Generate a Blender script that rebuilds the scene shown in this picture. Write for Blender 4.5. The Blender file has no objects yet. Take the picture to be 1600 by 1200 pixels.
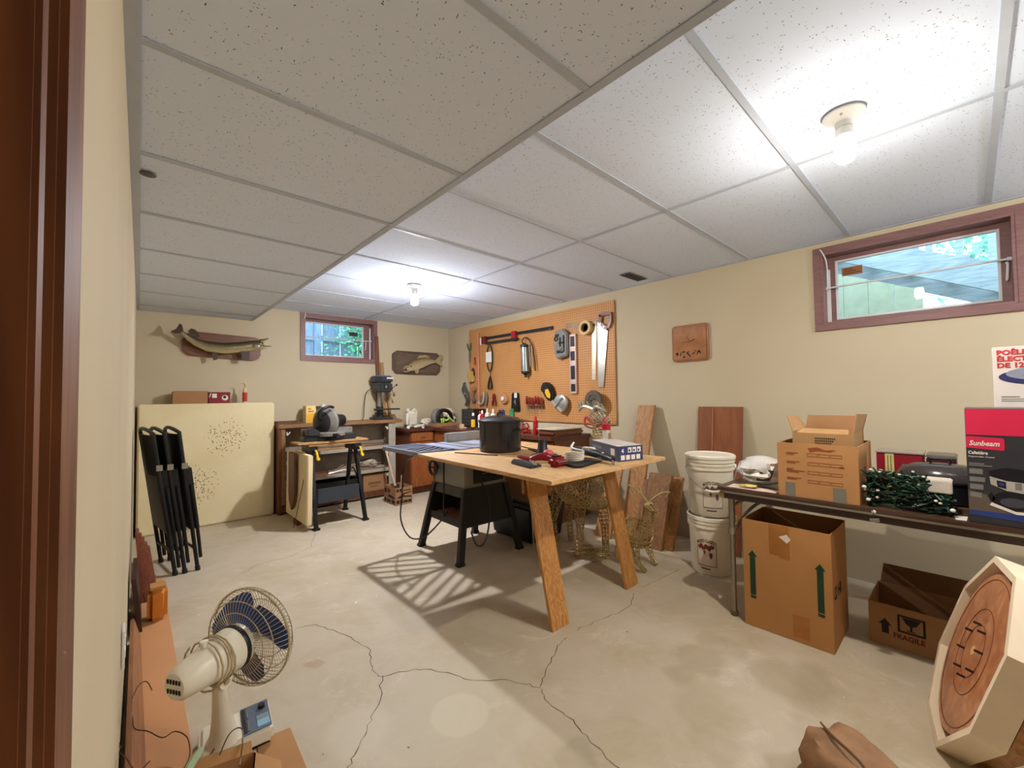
import bpy, bmesh, math, random
from mathutils import Matrix, Vector

# ------------------------------------------------------------------ camera
scene = bpy.context.scene
COL = scene.collection
YAW, PIT, ROL, FPX = 0.7395, 0.0313, -0.0130, 652.4
CAM = Vector((0.035, 0.0, 1.2195))
def make_camera():
    f0 = Vector((math.sin(YAW), math.cos(YAW), 0)); r0 = Vector((math.cos(YAW), -math.sin(YAW), 0))
    fw = f0 * math.cos(PIT) + Vector((0, 0, math.sin(PIT))); u0 = -f0 * math.sin(PIT) + Vector((0, 0, math.cos(PIT)))
    r = r0 * math.cos(ROL) + u0 * math.sin(ROL); u = -r0 * math.sin(ROL) + u0 * math.cos(ROL)
    m = Matrix.Identity(4)
    for i in range(3):
        m[i][0], m[i][1], m[i][2], m[i][3] = r[i], u[i], -fw[i], CAM[i]
    cd = bpy.data.cameras.new('camera'); cd.sensor_width = 36.0; cd.lens = FPX / 1600.0 * 36.0; cd.clip_start = 0.02
    co = bpy.data.objects.new('camera', cd); co.matrix_world = m; COL.objects.link(co); scene.camera = co
make_camera()

# ------------------------------------------------------------------ sky, exposure, lamp strengths
world = bpy.data.worlds.new('world'); scene.world = world; world.use_nodes = True
bg = world.node_tree.nodes['Background']; bg.inputs[0].default_value = (0.52, 0.80, 1.0, 1); bg.inputs[1].default_value = 3.0
vs = scene.view_settings; vs.view_transform = 'Standard'; vs.look = 'None'; vs.gamma = 1.0; vs.use_curve_mapping = False
vs.exposure = 0.7
BULB_WARM = ((1.0, 0.93, 0.81), 1500.0)     # lamp over the near end of the room
BULB_COOL = ((0.95, 0.96, 1.0), 3300.0)     # lamp over the far end

def add_rear_fill():      # unseen fill light added behind the camera to brighten the room
    ld = bpy.data.lights.new('rear_fill', 'POINT'); ld.energy = 38; ld.color = (0.92, 0.96, 1.0); ld.shadow_soft_size = 0.05
    lo = bpy.data.objects.new('rear_fill', ld); lo.location = (2.75, -1.45, 2.06); COL.objects.link(lo)
add_rear_fill()

# ------------------------------------------------------------------ helpers
def lin(c):
    c = c / 255.0
    return c / 12.92 if c <= 0.04045 else ((c + 0.055) / 1.055) ** 2.4
def rgb(t): return (lin(t[0]), lin(t[1]), lin(t[2]), 1.0)
MATS = {}
class NT:
    def __init__(s, name):
        s.m = bpy.data.materials.new(name); s.m.use_nodes = True
        s.n = s.m.node_tree.nodes; s.l = s.m.node_tree.links
        s.b = s.n['Principled BSDF']; MATS[name] = s.m
    def node(s, t, **k):
        n = s.n.new(t)
        for a, v in k.items():
            if a.startswith('i_'):
                key = a[2:]
                n.inputs[int(key) if key.isdigit() else key.replace('_', ' ')].default_value = v
            else: setattr(n, a, v)
        return n
    def link(s, a, b): s.l.new(a, b)
    def coords(s, scale=(1, 1, 1), rot=(0, 0, 0), gen=False):
        tc = s.node('ShaderNodeTexCoord'); mp = s.node('ShaderNodeMapping')
        mp.inputs['Scale'].default_value = scale; mp.inputs['Rotation'].default_value = rot
        s.link(tc.outputs['Generated' if gen else 'Object'], mp.inputs['Vector']); return mp.outputs['Vector']
    def ramp(s, fac, stops):
        r = s.node('ShaderNodeValToRGB'); e = r.color_ramp.elements
        e[0].position, e[0].color = stops[0][0], stops[0][1]; e[1].position, e[1].color = stops[-1][0], stops[-1][1]
        for p, c in stops[1:-1]:
            x = e.new(p); x.color = c
        s.link(fac, r.inputs['Fac']); return r.outputs['Color']
    def mix(s, fac, a, b, mode='MIX'):
        m = s.node('ShaderNodeMix', data_type='RGBA', blend_type=mode)
        for sock, v in ((m.inputs[0], fac), (m.inputs[6], a), (m.inputs[7], b)):
            if hasattr(v, 'links'): s.link(v, sock)
            else: sock.default_value = v
        return m.outputs[2]
    def math(s, op, a, b=None):
        m = s.node('ShaderNodeMath', operation=op)
        for i, v in enumerate((a, b)):
            if v is None: continue
            if hasattr(v, 'links'): s.link(v, m.inputs[i])
            else: m.inputs[i].default_value = v
        return m.outputs[0]
    def noise(s, vec, scale, detail=4, rough=0.55, dist=0.0):
        n = s.node('ShaderNodeTexNoise'); n.inputs['Scale'].default_value = scale; n.inputs['Detail'].default_value = detail
        n.inputs['Roughness'].default_value = rough; n.inputs['Distortion'].default_value = dist
        s.link(vec, n.inputs['Vector']); return n.outputs['Fac']
    def bump(s, h, strength=0.2, dist=0.01):
        b = s.node('ShaderNodeBump'); b.inputs['Strength'].default_value = strength; b.inputs['Distance'].default_value = dist
        s.link(h, b.inputs['Height']); s.link(b.outputs['Normal'], s.b.inputs['Normal'])
    def color(s, c):
        if hasattr(c, 'links'): s.link(c, s.b.inputs['Base Color'])
        else: s.b.inputs['Base Color'].default_value = c
    def set(s, rough=0.6, metal=0.0, spec=0.4):
        s.b.inputs['Roughness'].default_value = rough; s.b.inputs['Metallic'].default_value = metal
        s.b.inputs['Specular IOR Level'].default_value = spec
        return s.m
def mat(name, c, rough=0.6, metal=0.0, var=0.12, scale=12.0, bump=0.0, bscale=60.0, spec=0.4):
    if name in MATS: return MATS[name]
    t = NT(name); v = t.coords(); a = rgb(c); d = tuple(x * (1 - var) for x in a[:3]) + (1,); h = tuple(min(1, x * (1 + var)) for x in a[:3]) + (1,)
    n = t.noise(v, scale); t.color(t.ramp(n, [(0.3, d), (0.7, h)]))
    if bump: t.bump(t.noise(v, bscale, 3), bump, 0.004)
    return t.set(rough, metal, spec)
def wood(name, c1, c2, axis='X', scale=9.0, rings=1.0, rough=0.5, dist=3.0, spec=0.4, fine=60.0):
    if name in MATS: return MATS[name]
    t = NT(name); k = 0.09; sc = {'X': (k, 1, 1), 'Y': (1, k, 1), 'Z': (1, 1, k)}[axis]
    v = t.coords(tuple(x * rings for x in sc)); n1 = t.noise(v, scale, 3, 0.5, dist); fr = t.math('FRACT', t.math('MULTIPLY', n1, 6.0))
    tri = t.math('ABSOLUTE', t.math('SUBTRACT', t.math('MULTIPLY', fr, 2.0), 1.0))
    v2 = t.coords(sc); n2 = t.noise(v2, fine, 4, 0.6)
    col = t.mix(tri, rgb(c1), rgb(c2)); col = t.mix(t.math('MULTIPLY', n2, 0.55), col, rgb(tuple(x * 0.6 for x in c2)))
    t.color(col); t.bump(n2, 0.12, 0.002); return t.set(rough, 0, spec)
def emit(name, c, strength):
    t = NT(name); t.color((c[0], c[1], c[2], 1)); t.b.inputs['Emission Color'].default_value = (c[0], c[1], c[2], 1)
    t.b.inputs['Emission Strength'].default_value = strength; return t.set(0.5)

OFF = {}
class MB:
    def __init__(s, M=None): s.v = []; s.f = []; s.M = M
    def add(s, vs_, fs):
        o = len(s.v)
        for p in vs_:
            p = Vector(p); s.v.append(s.M @ p if s.M is not None else p)
        s.f += [tuple(i + o for i in f) for f in fs]; return s
    def box(s, x0, x1, y0, y1, z0, z1):
        return s.add([(x, y, z) for z in (z0, z1) for y in (y0, y1) for x in (x0, x1)],
                     [(0, 2, 3, 1), (4, 5, 7, 6), (0, 1, 5, 4), (1, 3, 7, 5), (3, 2, 6, 7), (2, 0, 4, 6)])
    def hexa(s, b, t):            # bottom quad, top quad (counter-clockwise from above)
        return s.add(list(b) + list(t), [(3, 2, 1, 0), (4, 5, 6, 7), (0, 1, 5, 4), (1, 2, 6, 5), (2, 3, 7, 6), (3, 0, 4, 7)])
    def bar(s, p0, p1, w, h, up=(0, 0, 1)):   # rectangular bar from p0 to p1
        p0, p1 = Vector(p0), Vector(p1); d = (p1 - p0).normalized(); a = d.cross(Vector(up))
        if a.length < 1e-4: a = d.cross(Vector((0, 1, 0)))
        a.normalize(); b = a.cross(d).normalized(); a *= w / 2; b *= h / 2
        q = lambda p: [p - a - b, p + a - b, p + a + b, p - a + b]
        return s.add(q(p0) + q(p1), [(3, 2, 1, 0), (4, 5, 6, 7), (0, 1, 5, 4), (1, 2, 6, 5), (2, 3, 7, 6), (3, 0, 4, 7)])
    def loft(s, rings, cap=True, closed=False):
        n = len(rings[0]); o = []
        for r in rings: o += list(r)
        fs = []; m = len(rings)
        for i in range(m if closed else m - 1):
            j = (i + 1) % m
            for k in range(n):
                fs.append((i * n + k, i * n + (k + 1) % n, j * n + (k + 1) % n, j * n + k))
        if cap and not closed: fs += [tuple(range(n - 1, -1, -1)), tuple(range((m - 1) * n, m * n))]
        return s.add(o, fs)
    def tube(s, pts, r, n=6, closed=False, sm=True):
        pts = [Vector(p) for p in pts]; rr = list(r) if isinstance(r, (list, tuple)) else [r] * len(pts); rings = []; pa = None
        if sm and not closed and 3 <= len(pts) <= 13:      # round the bends
            P, Q = [], []; m = len(pts)
            for i in range(m - 1):
                a, b, c, d = pts[max(i - 1, 0)], pts[i], pts[i + 1], pts[min(i + 2, m - 1)]
                for k in range(4):
                    f = k / 4; P.append(0.5 * ((2 * b) + (c - a) * f + (2 * a - 5 * b + 4 * c - d) * f * f + (3 * b - a - 3 * c + d) * f ** 3)); Q.append(rr[i] + (rr[i + 1] - rr[i]) * f)
            pts, rr = P + [pts[-1]], Q + [rr[-1]]
        for i, p in enumerate(pts):
            if closed: d = pts[(i + 1) % len(pts)] - pts[i - 1]
            else: d = pts[min(i + 1, len(pts) - 1)] - pts[max(i - 1, 0)]
            d.normalize()
            if pa is None:
                a = d.cross(Vector((0, 0, 1)));
                if a.length < 0.1: a = d.cross(Vector((0, 1, 0)))
            else: a = pa - d * pa.dot(d)
            a.normalize(); pa = a; b = d.cross(a)
            rings.append([p + rr[i] * (math.cos(2 * math.pi * k / n) * a + math.sin(2 * math.pi * k / n) * b) for k in range(n)])
        return s.loft(rings, True, closed)
    def cyl(s, p0, p1, r0, r1=None, n=16): return s.tube([p0, p1], [r0, r0 if r1 is None else r1], n)
    def lathe(s, prof, c, n=24, axis=(0, 0, 1)):
        ax = Vector(axis).normalized(); a = ax.cross(Vector((0, 0, 1)))
        if a.length < 0.1: a = Vector((1, 0, 0))
        a.normalize(); b = ax.cross(a); c = Vector(c)
        return s.loft([[c + ax * h + max(r, 1e-4) * (math.cos(2 * math.pi * k / n) * a + math.sin(2 * math.pi * k / n) * b) for k in range(n)] for r, h in prof])
    def prism(s, poly, O, u, v, t):   # 2-d outline in plane (u,v) at O, thickness vector t
        O, u, v, t = Vector(O), Vector(u), Vector(v), Vector(t); n = len(poly)
        b = [O + u * a + v * c for a, c in poly]; q = [p + t for p in b]
        return s.add(b + q, [tuple(range(n - 1, -1, -1)), tuple(range(n, 2 * n))] + [(i, (i + 1) % n, n + (i + 1) % n, n + i) for i in range(n)])
    def yz(s, poly, x0, x1): return s.prism(poly, (x0, 0, 0), (0, 1, 0), (0, 0, 1), (x1 - x0, 0, 0))
    def xz(s, poly, y0, y1): return s.prism(poly, (0, y0, 0), (1, 0, 0), (0, 0, 1), (0, y1 - y0, 0))
    def xy(s, poly, z0, z1): return s.prism(poly, (0, 0, z0), (1, 0, 0), (0, 1, 0), (0, 0, z1 - z0))
    def ell(s, c, r, n=14, m=8, R=None):
        c = Vector(c); rings = []
        for i in range(m + 1):
            t = math.pi * i / m
            ring = [Vector((r[0] * max(math.sin(t), 0.01) * math.cos(2 * math.pi * k / n), r[1] * max(math.sin(t), 0.01) * math.sin(2 * math.pi * k / n), -r[2] * math.cos(t))) for k in range(n)]
            rings.append([c + (R @ p if R else p) for p in ring])
        return s.loft(rings)
    def build(s, name, m, parent=None, origin=None, bevel=0.0, smooth=True, seg=2, **tags):
        me = bpy.data.meshes.new(name); off = Vector(origin) if origin is not None else OFF.get(parent.name, Vector()) if parent else Vector()
        me.from_pydata([tuple(p - off) for p in s.v], [], s.f)
        bm = bmesh.new(); bm.from_mesh(me); bmesh.ops.recalc_face_normals(bm, faces=bm.faces)
        if bevel:
            es = [e for e in bm.edges if len(e.link_faces) == 2 and e.calc_face_angle(0) > 0.5]
            bmesh.ops.bevel(bm, geom=es, offset=bevel, segments=seg, affect='EDGES', clamp_overlap=True)
        bm.to_mesh(me); bm.free()
        if smooth:
            for p in me.polygons: p.use_smooth = True
            me.set_sharp_from_angle(angle=math.radians(38))
        me.materials.append(m); o = bpy.data.objects.new(name, me); COL.objects.link(o)
        if parent: o.parent = parent
        elif origin is not None: o.location = off
        OFF[o.name] = off
        for k, v_ in tags.items(): o[k] = v_
        return o
def tag(o, label, cat, group=None):
    o['label'] = label; o['category'] = cat
    if group: o['group'] = group
    return o
def thing(name, label, cat, loc, group=None):
    o = bpy.data.objects.new(name, None); o.empty_display_size = 0.05; COL.objects.link(o); o.location = loc; OFF[o.name] = Vector(loc)
    return tag(o, label, cat, group)
def struct(mb, name, m, **k): return mb.build(name, m, kind='structure', **k)
def frame(O, u, v):
    O, u, v = Vector(O), Vector(u).normalized(), Vector(v).normalized(); n = u.cross(v); m = Matrix.Identity(4)
    for i in range(3): m[i][0], m[i][1], m[i][2], m[i][3] = u[i], v[i], n[i], O[i]
    return m
def text(name, body, M, size, m, parent, align='LEFT', bold=0.0, sx=1.0, shear=0.0):
    cu = bpy.data.curves.new(name, 'FONT'); cu.body = body; cu.size = size; cu.align_x = align; cu.extrude = 0.0003; cu.offset = bold; cu.shear = shear
    cu.resolution_u = 2
    ob = bpy.data.objects.new(name, cu); me = bpy.data.meshes.new_from_object(ob); bpy.data.objects.remove(ob)
    off = OFF.get(parent.name, Vector())
    for v in me.vertices:
        p = M @ Vector((v.co.x * sx, v.co.y, v.co.z + 0.0012)); v.co = p - off
    me.materials.clear(); me.materials.append(m); o = bpy.data.objects.new(name, me); COL.objects.link(o); o.parent = parent; OFF[o.name] = off
    return o
def decal(name, polys, M, m, parent, h=0.0008):   # flat print on a face
    b = MB(M)
    for p in polys: b.prism(p, (0, 0, 0.0002), (1, 0, 0), (0, 1, 0), (0, 0, h))
    return b.build(name, m, parent, smooth=False)
def rect(x, y, w, h): return [(x, y), (x + w, y), (x + w, y + h), (x, y + h)]
def disc(x, y, r, n=20, r2=None): return [(x + r * math.cos(2 * math.pi * k / n), y + (r2 or r) * math.sin(2 * math.pi * k / n)) for k in range(n)]
def rotz(a): return Matrix.Rotation(a, 4, 'Z')
def T(x, y, z): return Matrix.Translation((x, y, z))
rnd = random.Random(7)

# ------------------------------------------------------------------ setting: dimensions (metres)
W, D, YN = 3.556, 5.2675, -2.2            # right wall, far wall, near wall
HC, HB, XB = 2.2562, 2.0887, 1.0103       # ceiling, lowered ceiling and its edge
WL0, WLF = 0.0, 0.0626                    # left wall is a little out of square

def wall_mat():
    t = NT('cream_wall'); v = t.coords(); n = t.noise(v, 1.3, 3); t.color(t.ramp(n, [(0.3, rgb((192, 177, 148))), (0.7, rgb((199, 185, 157)))]))
    return t.set(0.75, 0, 0.25)
def tile_mat():
    t = NT('ceiling_tile_fissured'); tc = t.node('ShaderNodeTexCoord'); w = t.node('ShaderNodeTexNoise'); w.inputs['Scale'].default_value = 9
    t.link(tc.outputs['Object'], w.inputs['Vector']); base = rgb((220, 231, 250)); col = base
    for i, (sc, th, rot) in enumerate((((150, 48, 48), 0.17, 0.5), ((50, 140, 50), 0.16, 1.0), ((95, 95, 95), 0.14, 0.0))):
        mp = t.node('ShaderNodeMapping'); mp.inputs['Scale'].default_value = sc; mp.inputs['Rotation'].default_value = (0, 0, rot)
        wv = t.node('ShaderNodeVectorMath', operation='ADD'); sv = t.node('ShaderNodeVectorMath', operation='SCALE'); sv.inputs['Scale'].default_value = 0.06
        t.link(w.outputs['Color'], sv.inputs[0]); t.link(tc.outputs['Object'], wv.inputs[0]); t.link(sv.outputs[0], wv.inputs[1]); t.link(wv.outputs[0], mp.inputs['Vector'])
        vo = t.node('ShaderNodeTexVoronoi'); vo.inputs['Scale'].default_value = 1.0; t.link(mp.outputs['Vector'], vo.inputs['Vector'])
        se = t.node('ShaderNodeSeparateColor'); t.link(vo.outputs['Color'], se.inputs[0])
        k = t.math('MULTIPLY', t.math('LESS_THAN', vo.outputs['Distance'], th), t.math('GREATER_THAN', se.outputs[0], 0.80 if i < 2 else 0.72))
        col = t.mix(k, col, rgb((92, 92, 96)) if i < 2 else rgb((150, 151, 155)))
    t.color(col); return t.set(0.9, 0, 0.1)
def floor_mat():
    t = NT('concrete_floor'); v = t.coords(); n1 = t.noise(v, 0.9, 4, 0.5); n2 = t.noise(v, 6, 5, 0.6)
    col = t.ramp(n1, [(0.3, rgb((190, 177, 156))), (0.7, rgb((206, 193, 171)))])
    col = t.mix(t.math('MULTIPLY', n2, 0.7), col, rgb((172, 156, 132)))
    n4 = t.noise(v, 2.6, 6, 0.65, 0.6); col = t.mix(t.ramp(n4, [(0.46, (0, 0, 0, 1)), (0.66, (0.55, 0.55, 0.55, 1))]), col, rgb((168, 152, 120)))
    n5 = t.noise(v, 4.3, 6, 0.7, 1.0); col = t.mix(t.ramp(n5, [(0.56, (0, 0, 0, 1)), (0.70, (0.5, 0.5, 0.5, 1))]), col, rgb((212, 200, 180)))
    wob = t.node('ShaderNodeVectorMath', operation='SCALE'); wn = t.node('ShaderNodeTexNoise'); wn.inputs['Scale'].default_value = 5; wn.inputs['Detail'].default_value = 3
    t.link(v, wn.inputs['Vector']); t.link(wn.outputs['Color'], wob.inputs[0]); wob.inputs['Scale'].default_value = 0.16
    wv = t.node('ShaderNodeVectorMath', operation='ADD'); t.link(v, wv.inputs[0]); t.link(wob.outputs[0], wv.inputs[1])
    def spot(x, y, r, soft, c, amt, src=v):
        nonlocal col
        d = t.node('ShaderNodeVectorMath', operation='DISTANCE'); t.link(src, d.inputs[0]); d.inputs[1].default_value = (x, y, 0.08 if src is not v else 0)
        mr = t.node('ShaderNodeMapRange'); mr.inputs[1].default_value = r; mr.inputs[2].default_value = r - soft; mr.inputs[3].default_value = 0; mr.inputs[4].default_value = amt
        t.link(d.outputs['Value'], mr.inputs[0]); col = t.mix(mr.outputs[0], col, rgb(c))
    wsrc = wv.outputs[0]
    spot(0.99, 1.42, 0.30, 0.03, (182, 172, 146), 0.4); spot(0.986, 1.368, 0.118, 0.015, (200, 190, 164), 0.6)
    for x, y, r, c, a in ((2.06, 0.96, 0.13, (158, 142, 116), .5), (2.25, 0.92, 0.12, (160, 144, 118), .45), (1.89, 0.97, 0.10, (160, 144, 118), .5), (1.77, 0.80, 0.15, (164, 148, 122), .45),
                       (0.75, 1.64, 0.15, (200, 190, 168), .6), (1.25, 1.02, 0.09, (160, 146, 122), .5), (0.75, 2.17, 0.05, (164, 142, 112), .6), (1.62, 0.72, .10, (164, 148, 122), .4), (2.2, 0.62, .2, (150, 134, 110), .4)):
        spot(x, y, r, r * 0.35, c, a, wsrc)
    fl = t.node('ShaderNodeTexVoronoi'); fl.inputs['Scale'].default_value = 13; t.link(wsrc, fl.inputs['Vector']); se = t.node('ShaderNodeSeparateColor'); t.link(fl.outputs['Color'], se.inputs[0])
    col = t.mix(t.math('MULTIPLY', t.math('LESS_THAN', fl.outputs['Distance'], 0.07), t.math('GREATER_THAN', se.outputs[1], 0.86)), col, rgb((228, 220, 204)))
    col = t.mix(t.math('MULTIPLY', t.math('LESS_THAN', fl.outputs['Distance'], 0.05), t.math('LESS_THAN', se.outputs[0], 0.06)), col, rgb((70, 58, 46)))
    t.color(col); return t.set(0.55, 0, 0.3)
M_WALL, M_TILE, M_FLOOR = wall_mat(), tile_mat(), floor_mat()
M_GRID = mat('grid_paint', (184, 192, 206), 0.55, 0, 0.04)
M_GRIDD = mat('hook_dark_grey', (92, 92, 96), 0.7, 0, 0.05)  # plain dark grey of the ceiling hook
M_TRIM = wood('window_trim_wood', (150, 108, 104), (134, 94, 92), 'Y', 14, 1, 0.45)
M_DOOR = wood('door_wood', (134, 80, 44), (100, 56, 30), 'Z', 10, 1, 0.5, 1.5, 0.25)
M_WHITE = mat('white_plastic', (226, 224, 216), 0.4, 0, 0.03)
M_BLACK = mat('black_plastic', (24, 24, 25), 0.45, 0, 0.1)
M_METAL = mat('bare_metal', (168, 166, 160), 0.32, 0.85, 0.06)
M_GLASS = None
def glass():
    t = NT('window_glass'); t.b.inputs['Transmission Weight'].default_value = 1; t.color((0.93, 0.98, 1.0, 1)); t.b.inputs['IOR'].default_value = 1.45; return t.set(0.0)
M_GLASS = glass()

# floor with cracks
floor = struct(MB().box(-1.0, W + 0.3, YN - 0.2, D + 0.3, -0.12, 0.0), 'floor', M_FLOOR, smooth=False)
M_CRACK = mat('crack_dark', (84, 70, 54), 0.9, 0, 0.2)
for pts in ([(.70, 2.47), (.795, 2.434), (.836, 2.308), (.888, 2.138), (.908, 2.008), (.861, 1.886), (.848, 1.824), (.862, 1.782)],
            [(.862, 1.782), (.946, 1.744), (1.032, 1.698), (1.087, 1.598), (1.136, 1.477), (1.25, 1.397), (1.287, 1.317), (1.317, 1.251)],
            [(1.317, 1.251), (1.385, 1.297), (1.493, 1.349), (1.589, 1.395), (1.673, 1.413)],
            [(1.762, 1.423), (1.9, 1.403), (2.066, 1.372), (2.2, 1.374), (2.34, 1.438)],
            [(1.317, 1.251), (1.281, 1.199), (1.272, 1.122), (1.276, 1.03), (1.249, .937), (1.23, .832), (1.2, .72)],
            [(.862, 1.782), (.81, 1.678), (.73, 1.588), (.684, 1.527), (.635, 1.477), (.581, 1.424), (.5, 1.33)],
            [(2.452, 1.438), (2.636, 1.428), (2.874, 1.412)], [(0.62, 3.5), (0.78, 3.62), (0.95, 3.6), (1.15, 3.72), (1.3, 4.1)]):
    p = []
    for (x0, y0), (x1, y1) in zip(pts, pts[1:]):
        for k in range(4):
            f = k / 4; j = 0.008
            p.append((x0 + (x1 - x0) * f + rnd.uniform(-j, j), y0 + (y1 - y0) * f + rnd.uniform(-j, j)))
    p.append(pts[-1]); b = MB()
    L, R_ = [], []
    for i, (x, y) in enumerate(p):
        q0, q1 = p[max(0, i - 1)], p[min(len(p) - 1, i + 1)]; d = Vector((q1[0] - q0[0], q1[1] - q0[1])).normalized(); w = rnd.uniform(0.0008, 0.0022)
        L.append((x - d.y * w, y + d.x * w, 0.0006)); R_.append((x + d.y * w, y - d.x * w, 0.0006))
    n = len(p); b.add(L + R_, [(i, i + 1, n + i + 1, n + i) for i in range(n - 1)])
    b.build('crack', M_CRACK, floor, smooth=False)

# walls
T_ = 0.20
wl = MB()
def lwall(y): return WL0 + (WLF - WL0) * (y - 0.3) / (D - 0.3)
wl.hexa([(lwall(.26), .26, 0), (lwall(.26) - .14, .26, 0), (WLF - .14, D, 0), (WLF, D, 0)][::-1], [(lwall(.26), .26, HC), (lwall(.26) - .14, .26, HC), (WLF - .14, D, HC), (WLF, D, HC)][::-1])
wl.box(-0.14, 0, YN, -0.58, 0, HC); wl.box(-0.14, 0, -0.58, 0.26, 2.06, HC)
struct(wl, 'wall_left', M_WALL, smooth=False)
WX0, WX1, WZ0, WZ1 = 1.533, 2.388, 1.722, 2.205     # far window opening
wb = MB(); wb.box(-0.14, WX0, D, D + T_, 0, HC); wb.box(WX1, W + T_, D, D + T_, 0, HC); wb.box(WX0, WX1, D, D + T_, 0, WZ0); wb.box(WX0, WX1, D, D + T_, WZ1, HC)
struct(wb, 'wall_back', M_WALL, smooth=False)
VY0, VY1, VZ0, VZ1 = -0.19, 0.668, 1.69, 2.178      # right window opening
wr = MB(); wr.box(W, W + T_, YN, VY0, 0, HC); wr.box(W, W + T_, VY1, D + T_, 0, HC); wr.box(W, W + T_, VY0, VY1, 0, VZ0); wr.box(W, W + T_, VY0, VY1, VZ1, HC)
struct(wr, 'wall_right', M_WALL, smooth=False)
struct(MB().box(-0.14, W + T_, YN - 0.15, YN, 0, HC), 'wall_front', M_WALL, smooth=False)

# doorway the photograph is taken from
door = struct(MB().box(-0.135, -0.10, -0.56, 0.24, 0.005, 2.03), 'door_slab_added', M_DOOR, smooth=False)  # unseen slab added to keep light from leaking through the opening
MB().lathe([(.012, 0), (.012, .03), (.027, .04), (.027, .065), (.012, .075)], (-0.10, -0.48, 0.98), 16, (1, 0, 0)).build('slab_handle', M_METAL, door)
dj = MB().box(-0.145, 0.0075, 0.240, 0.258, 0, 2.07); dj.box(-0.145, 0.0075, -0.578, -0.56, 0, 2.07); dj.box(-0.145, 0.0075, -0.578, 0.258, 2.04, 2.058)
jamb = struct(dj, 'trim_1', M_DOOR, bevel=0.002)
for y0, y1, z0, z1 in ((.266, .35, 0, 2.12), (-.66, -.575, 0, 2.12), (-.66, .35, 2.055, 2.13)):
    MB().box(0.0, 0.0125, y0, y1, z0, z1).build('casing', M_DOOR, jamb, bevel=0.003)

# ceilings: slab, tiles, grid
def grid_ceiling(name, x0, x1, z, ylines, runners, wallx=None):
    c = struct(MB().box(x0, x1, YN, D, z + 0.03, z + 0.06), name, M_GRID, smooth=False)
    xs = [x0] + runners + [x1]; ys = [YN] + sorted(ylines) + [D]
    for xa, xb in zip(xs, xs[1:]):
        for ya, yb in zip(ys, ys[1:]):
            e = 0.001; j = rnd.uniform(0, 0.0015)
            MB().box(xa + e, xb - e, ya + e, yb - e, z + 0.004 + j, z + 0.018 + j).build('ceiling_tile', M_TILE, c, smooth=False)
    for y in ylines: MB().box(x0, x1, y - 0.012, y + 0.012, z, z + 0.0035).build('grid_runner', M_GRID, c, smooth=False)
    for x in runners: MB().box(x - 0.012, x + 0.012, YN, D, z - 0.0004, z + 0.0031).build('grid_runner', M_GRID, c, smooth=False)
    return c
ceil = grid_ceiling('ceiling', XB, W, HC, [3.559 - .61 * k for k in range(-2, 10)], [2.2524])
MB().box(W - 0.024, W, YN, D, HC - 0.0006, HC + 0.003).build('wall_angle', M_GRID, ceil, smooth=False)
MB().box(XB, W, D - 0.024, D, HC - 0.0005, HC + 0.003).build('wall_angle', M_GRID, ceil, smooth=False)
low = grid_ceiling('ceiling_lowered', -0.02, XB - 0.0025, HB, [1.3175 + .61 * k for k in range(-5, 7)], [])
MB().box(XB - 0.028, XB, YN, D, HB - 0.0006, HB + 0.003).build('edge_angle', M_GRID, low, smooth=False)
MB().box(XB - 0.0025, XB, YN, D, HB + 0.003, HC + 0.01).build('drop_face', M_GRID, low, smooth=False)
MB().hexa([(lwall(.3) - .02, .3, HB - .001), (lwall(.3) + .032, .3, HB - .001), (WLF + .022, D, HB - .001), (WLF - .02, D, HB - .001)], [(lwall(.3) - .02, .3, HB + .003), (lwall(.3) + .032, .3, HB + .003), (WLF + .022, D, HB + .003), (WLF - .02, D, HB + .003)]).build('wall_angle', M_GRID, low, smooth=False)
MB().ell((0.072, 2.085, HB - 0.004), (0.026, 0.022, 0.005), 12, 6).build('ceiling_hook', M_GRIDD, low)
# vent grille
vt = thing('ceiling_vent', 'dark metal vent grille in the ceiling near the pegboard wall', 'vent', (3.26, 1.95, HC))
MB().box(3.12, 3.42, 1.90, 2.00, HC - 0.003, HC - 0.0007).build('frame', mat('vent_grey', (105, 105, 108), 0.5), vt, bevel=0.001)
for k in range(6): MB().bar((3.135, 1.912 + k * .0152, HC - .0045), (3.405, 1.912 + k * .0152, HC - .0045), 0.007, 0.002, (0, .5, 1)).build('slat', mat('vent_dark', (52, 52, 55), 0.5), vt, smooth=False)

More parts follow.
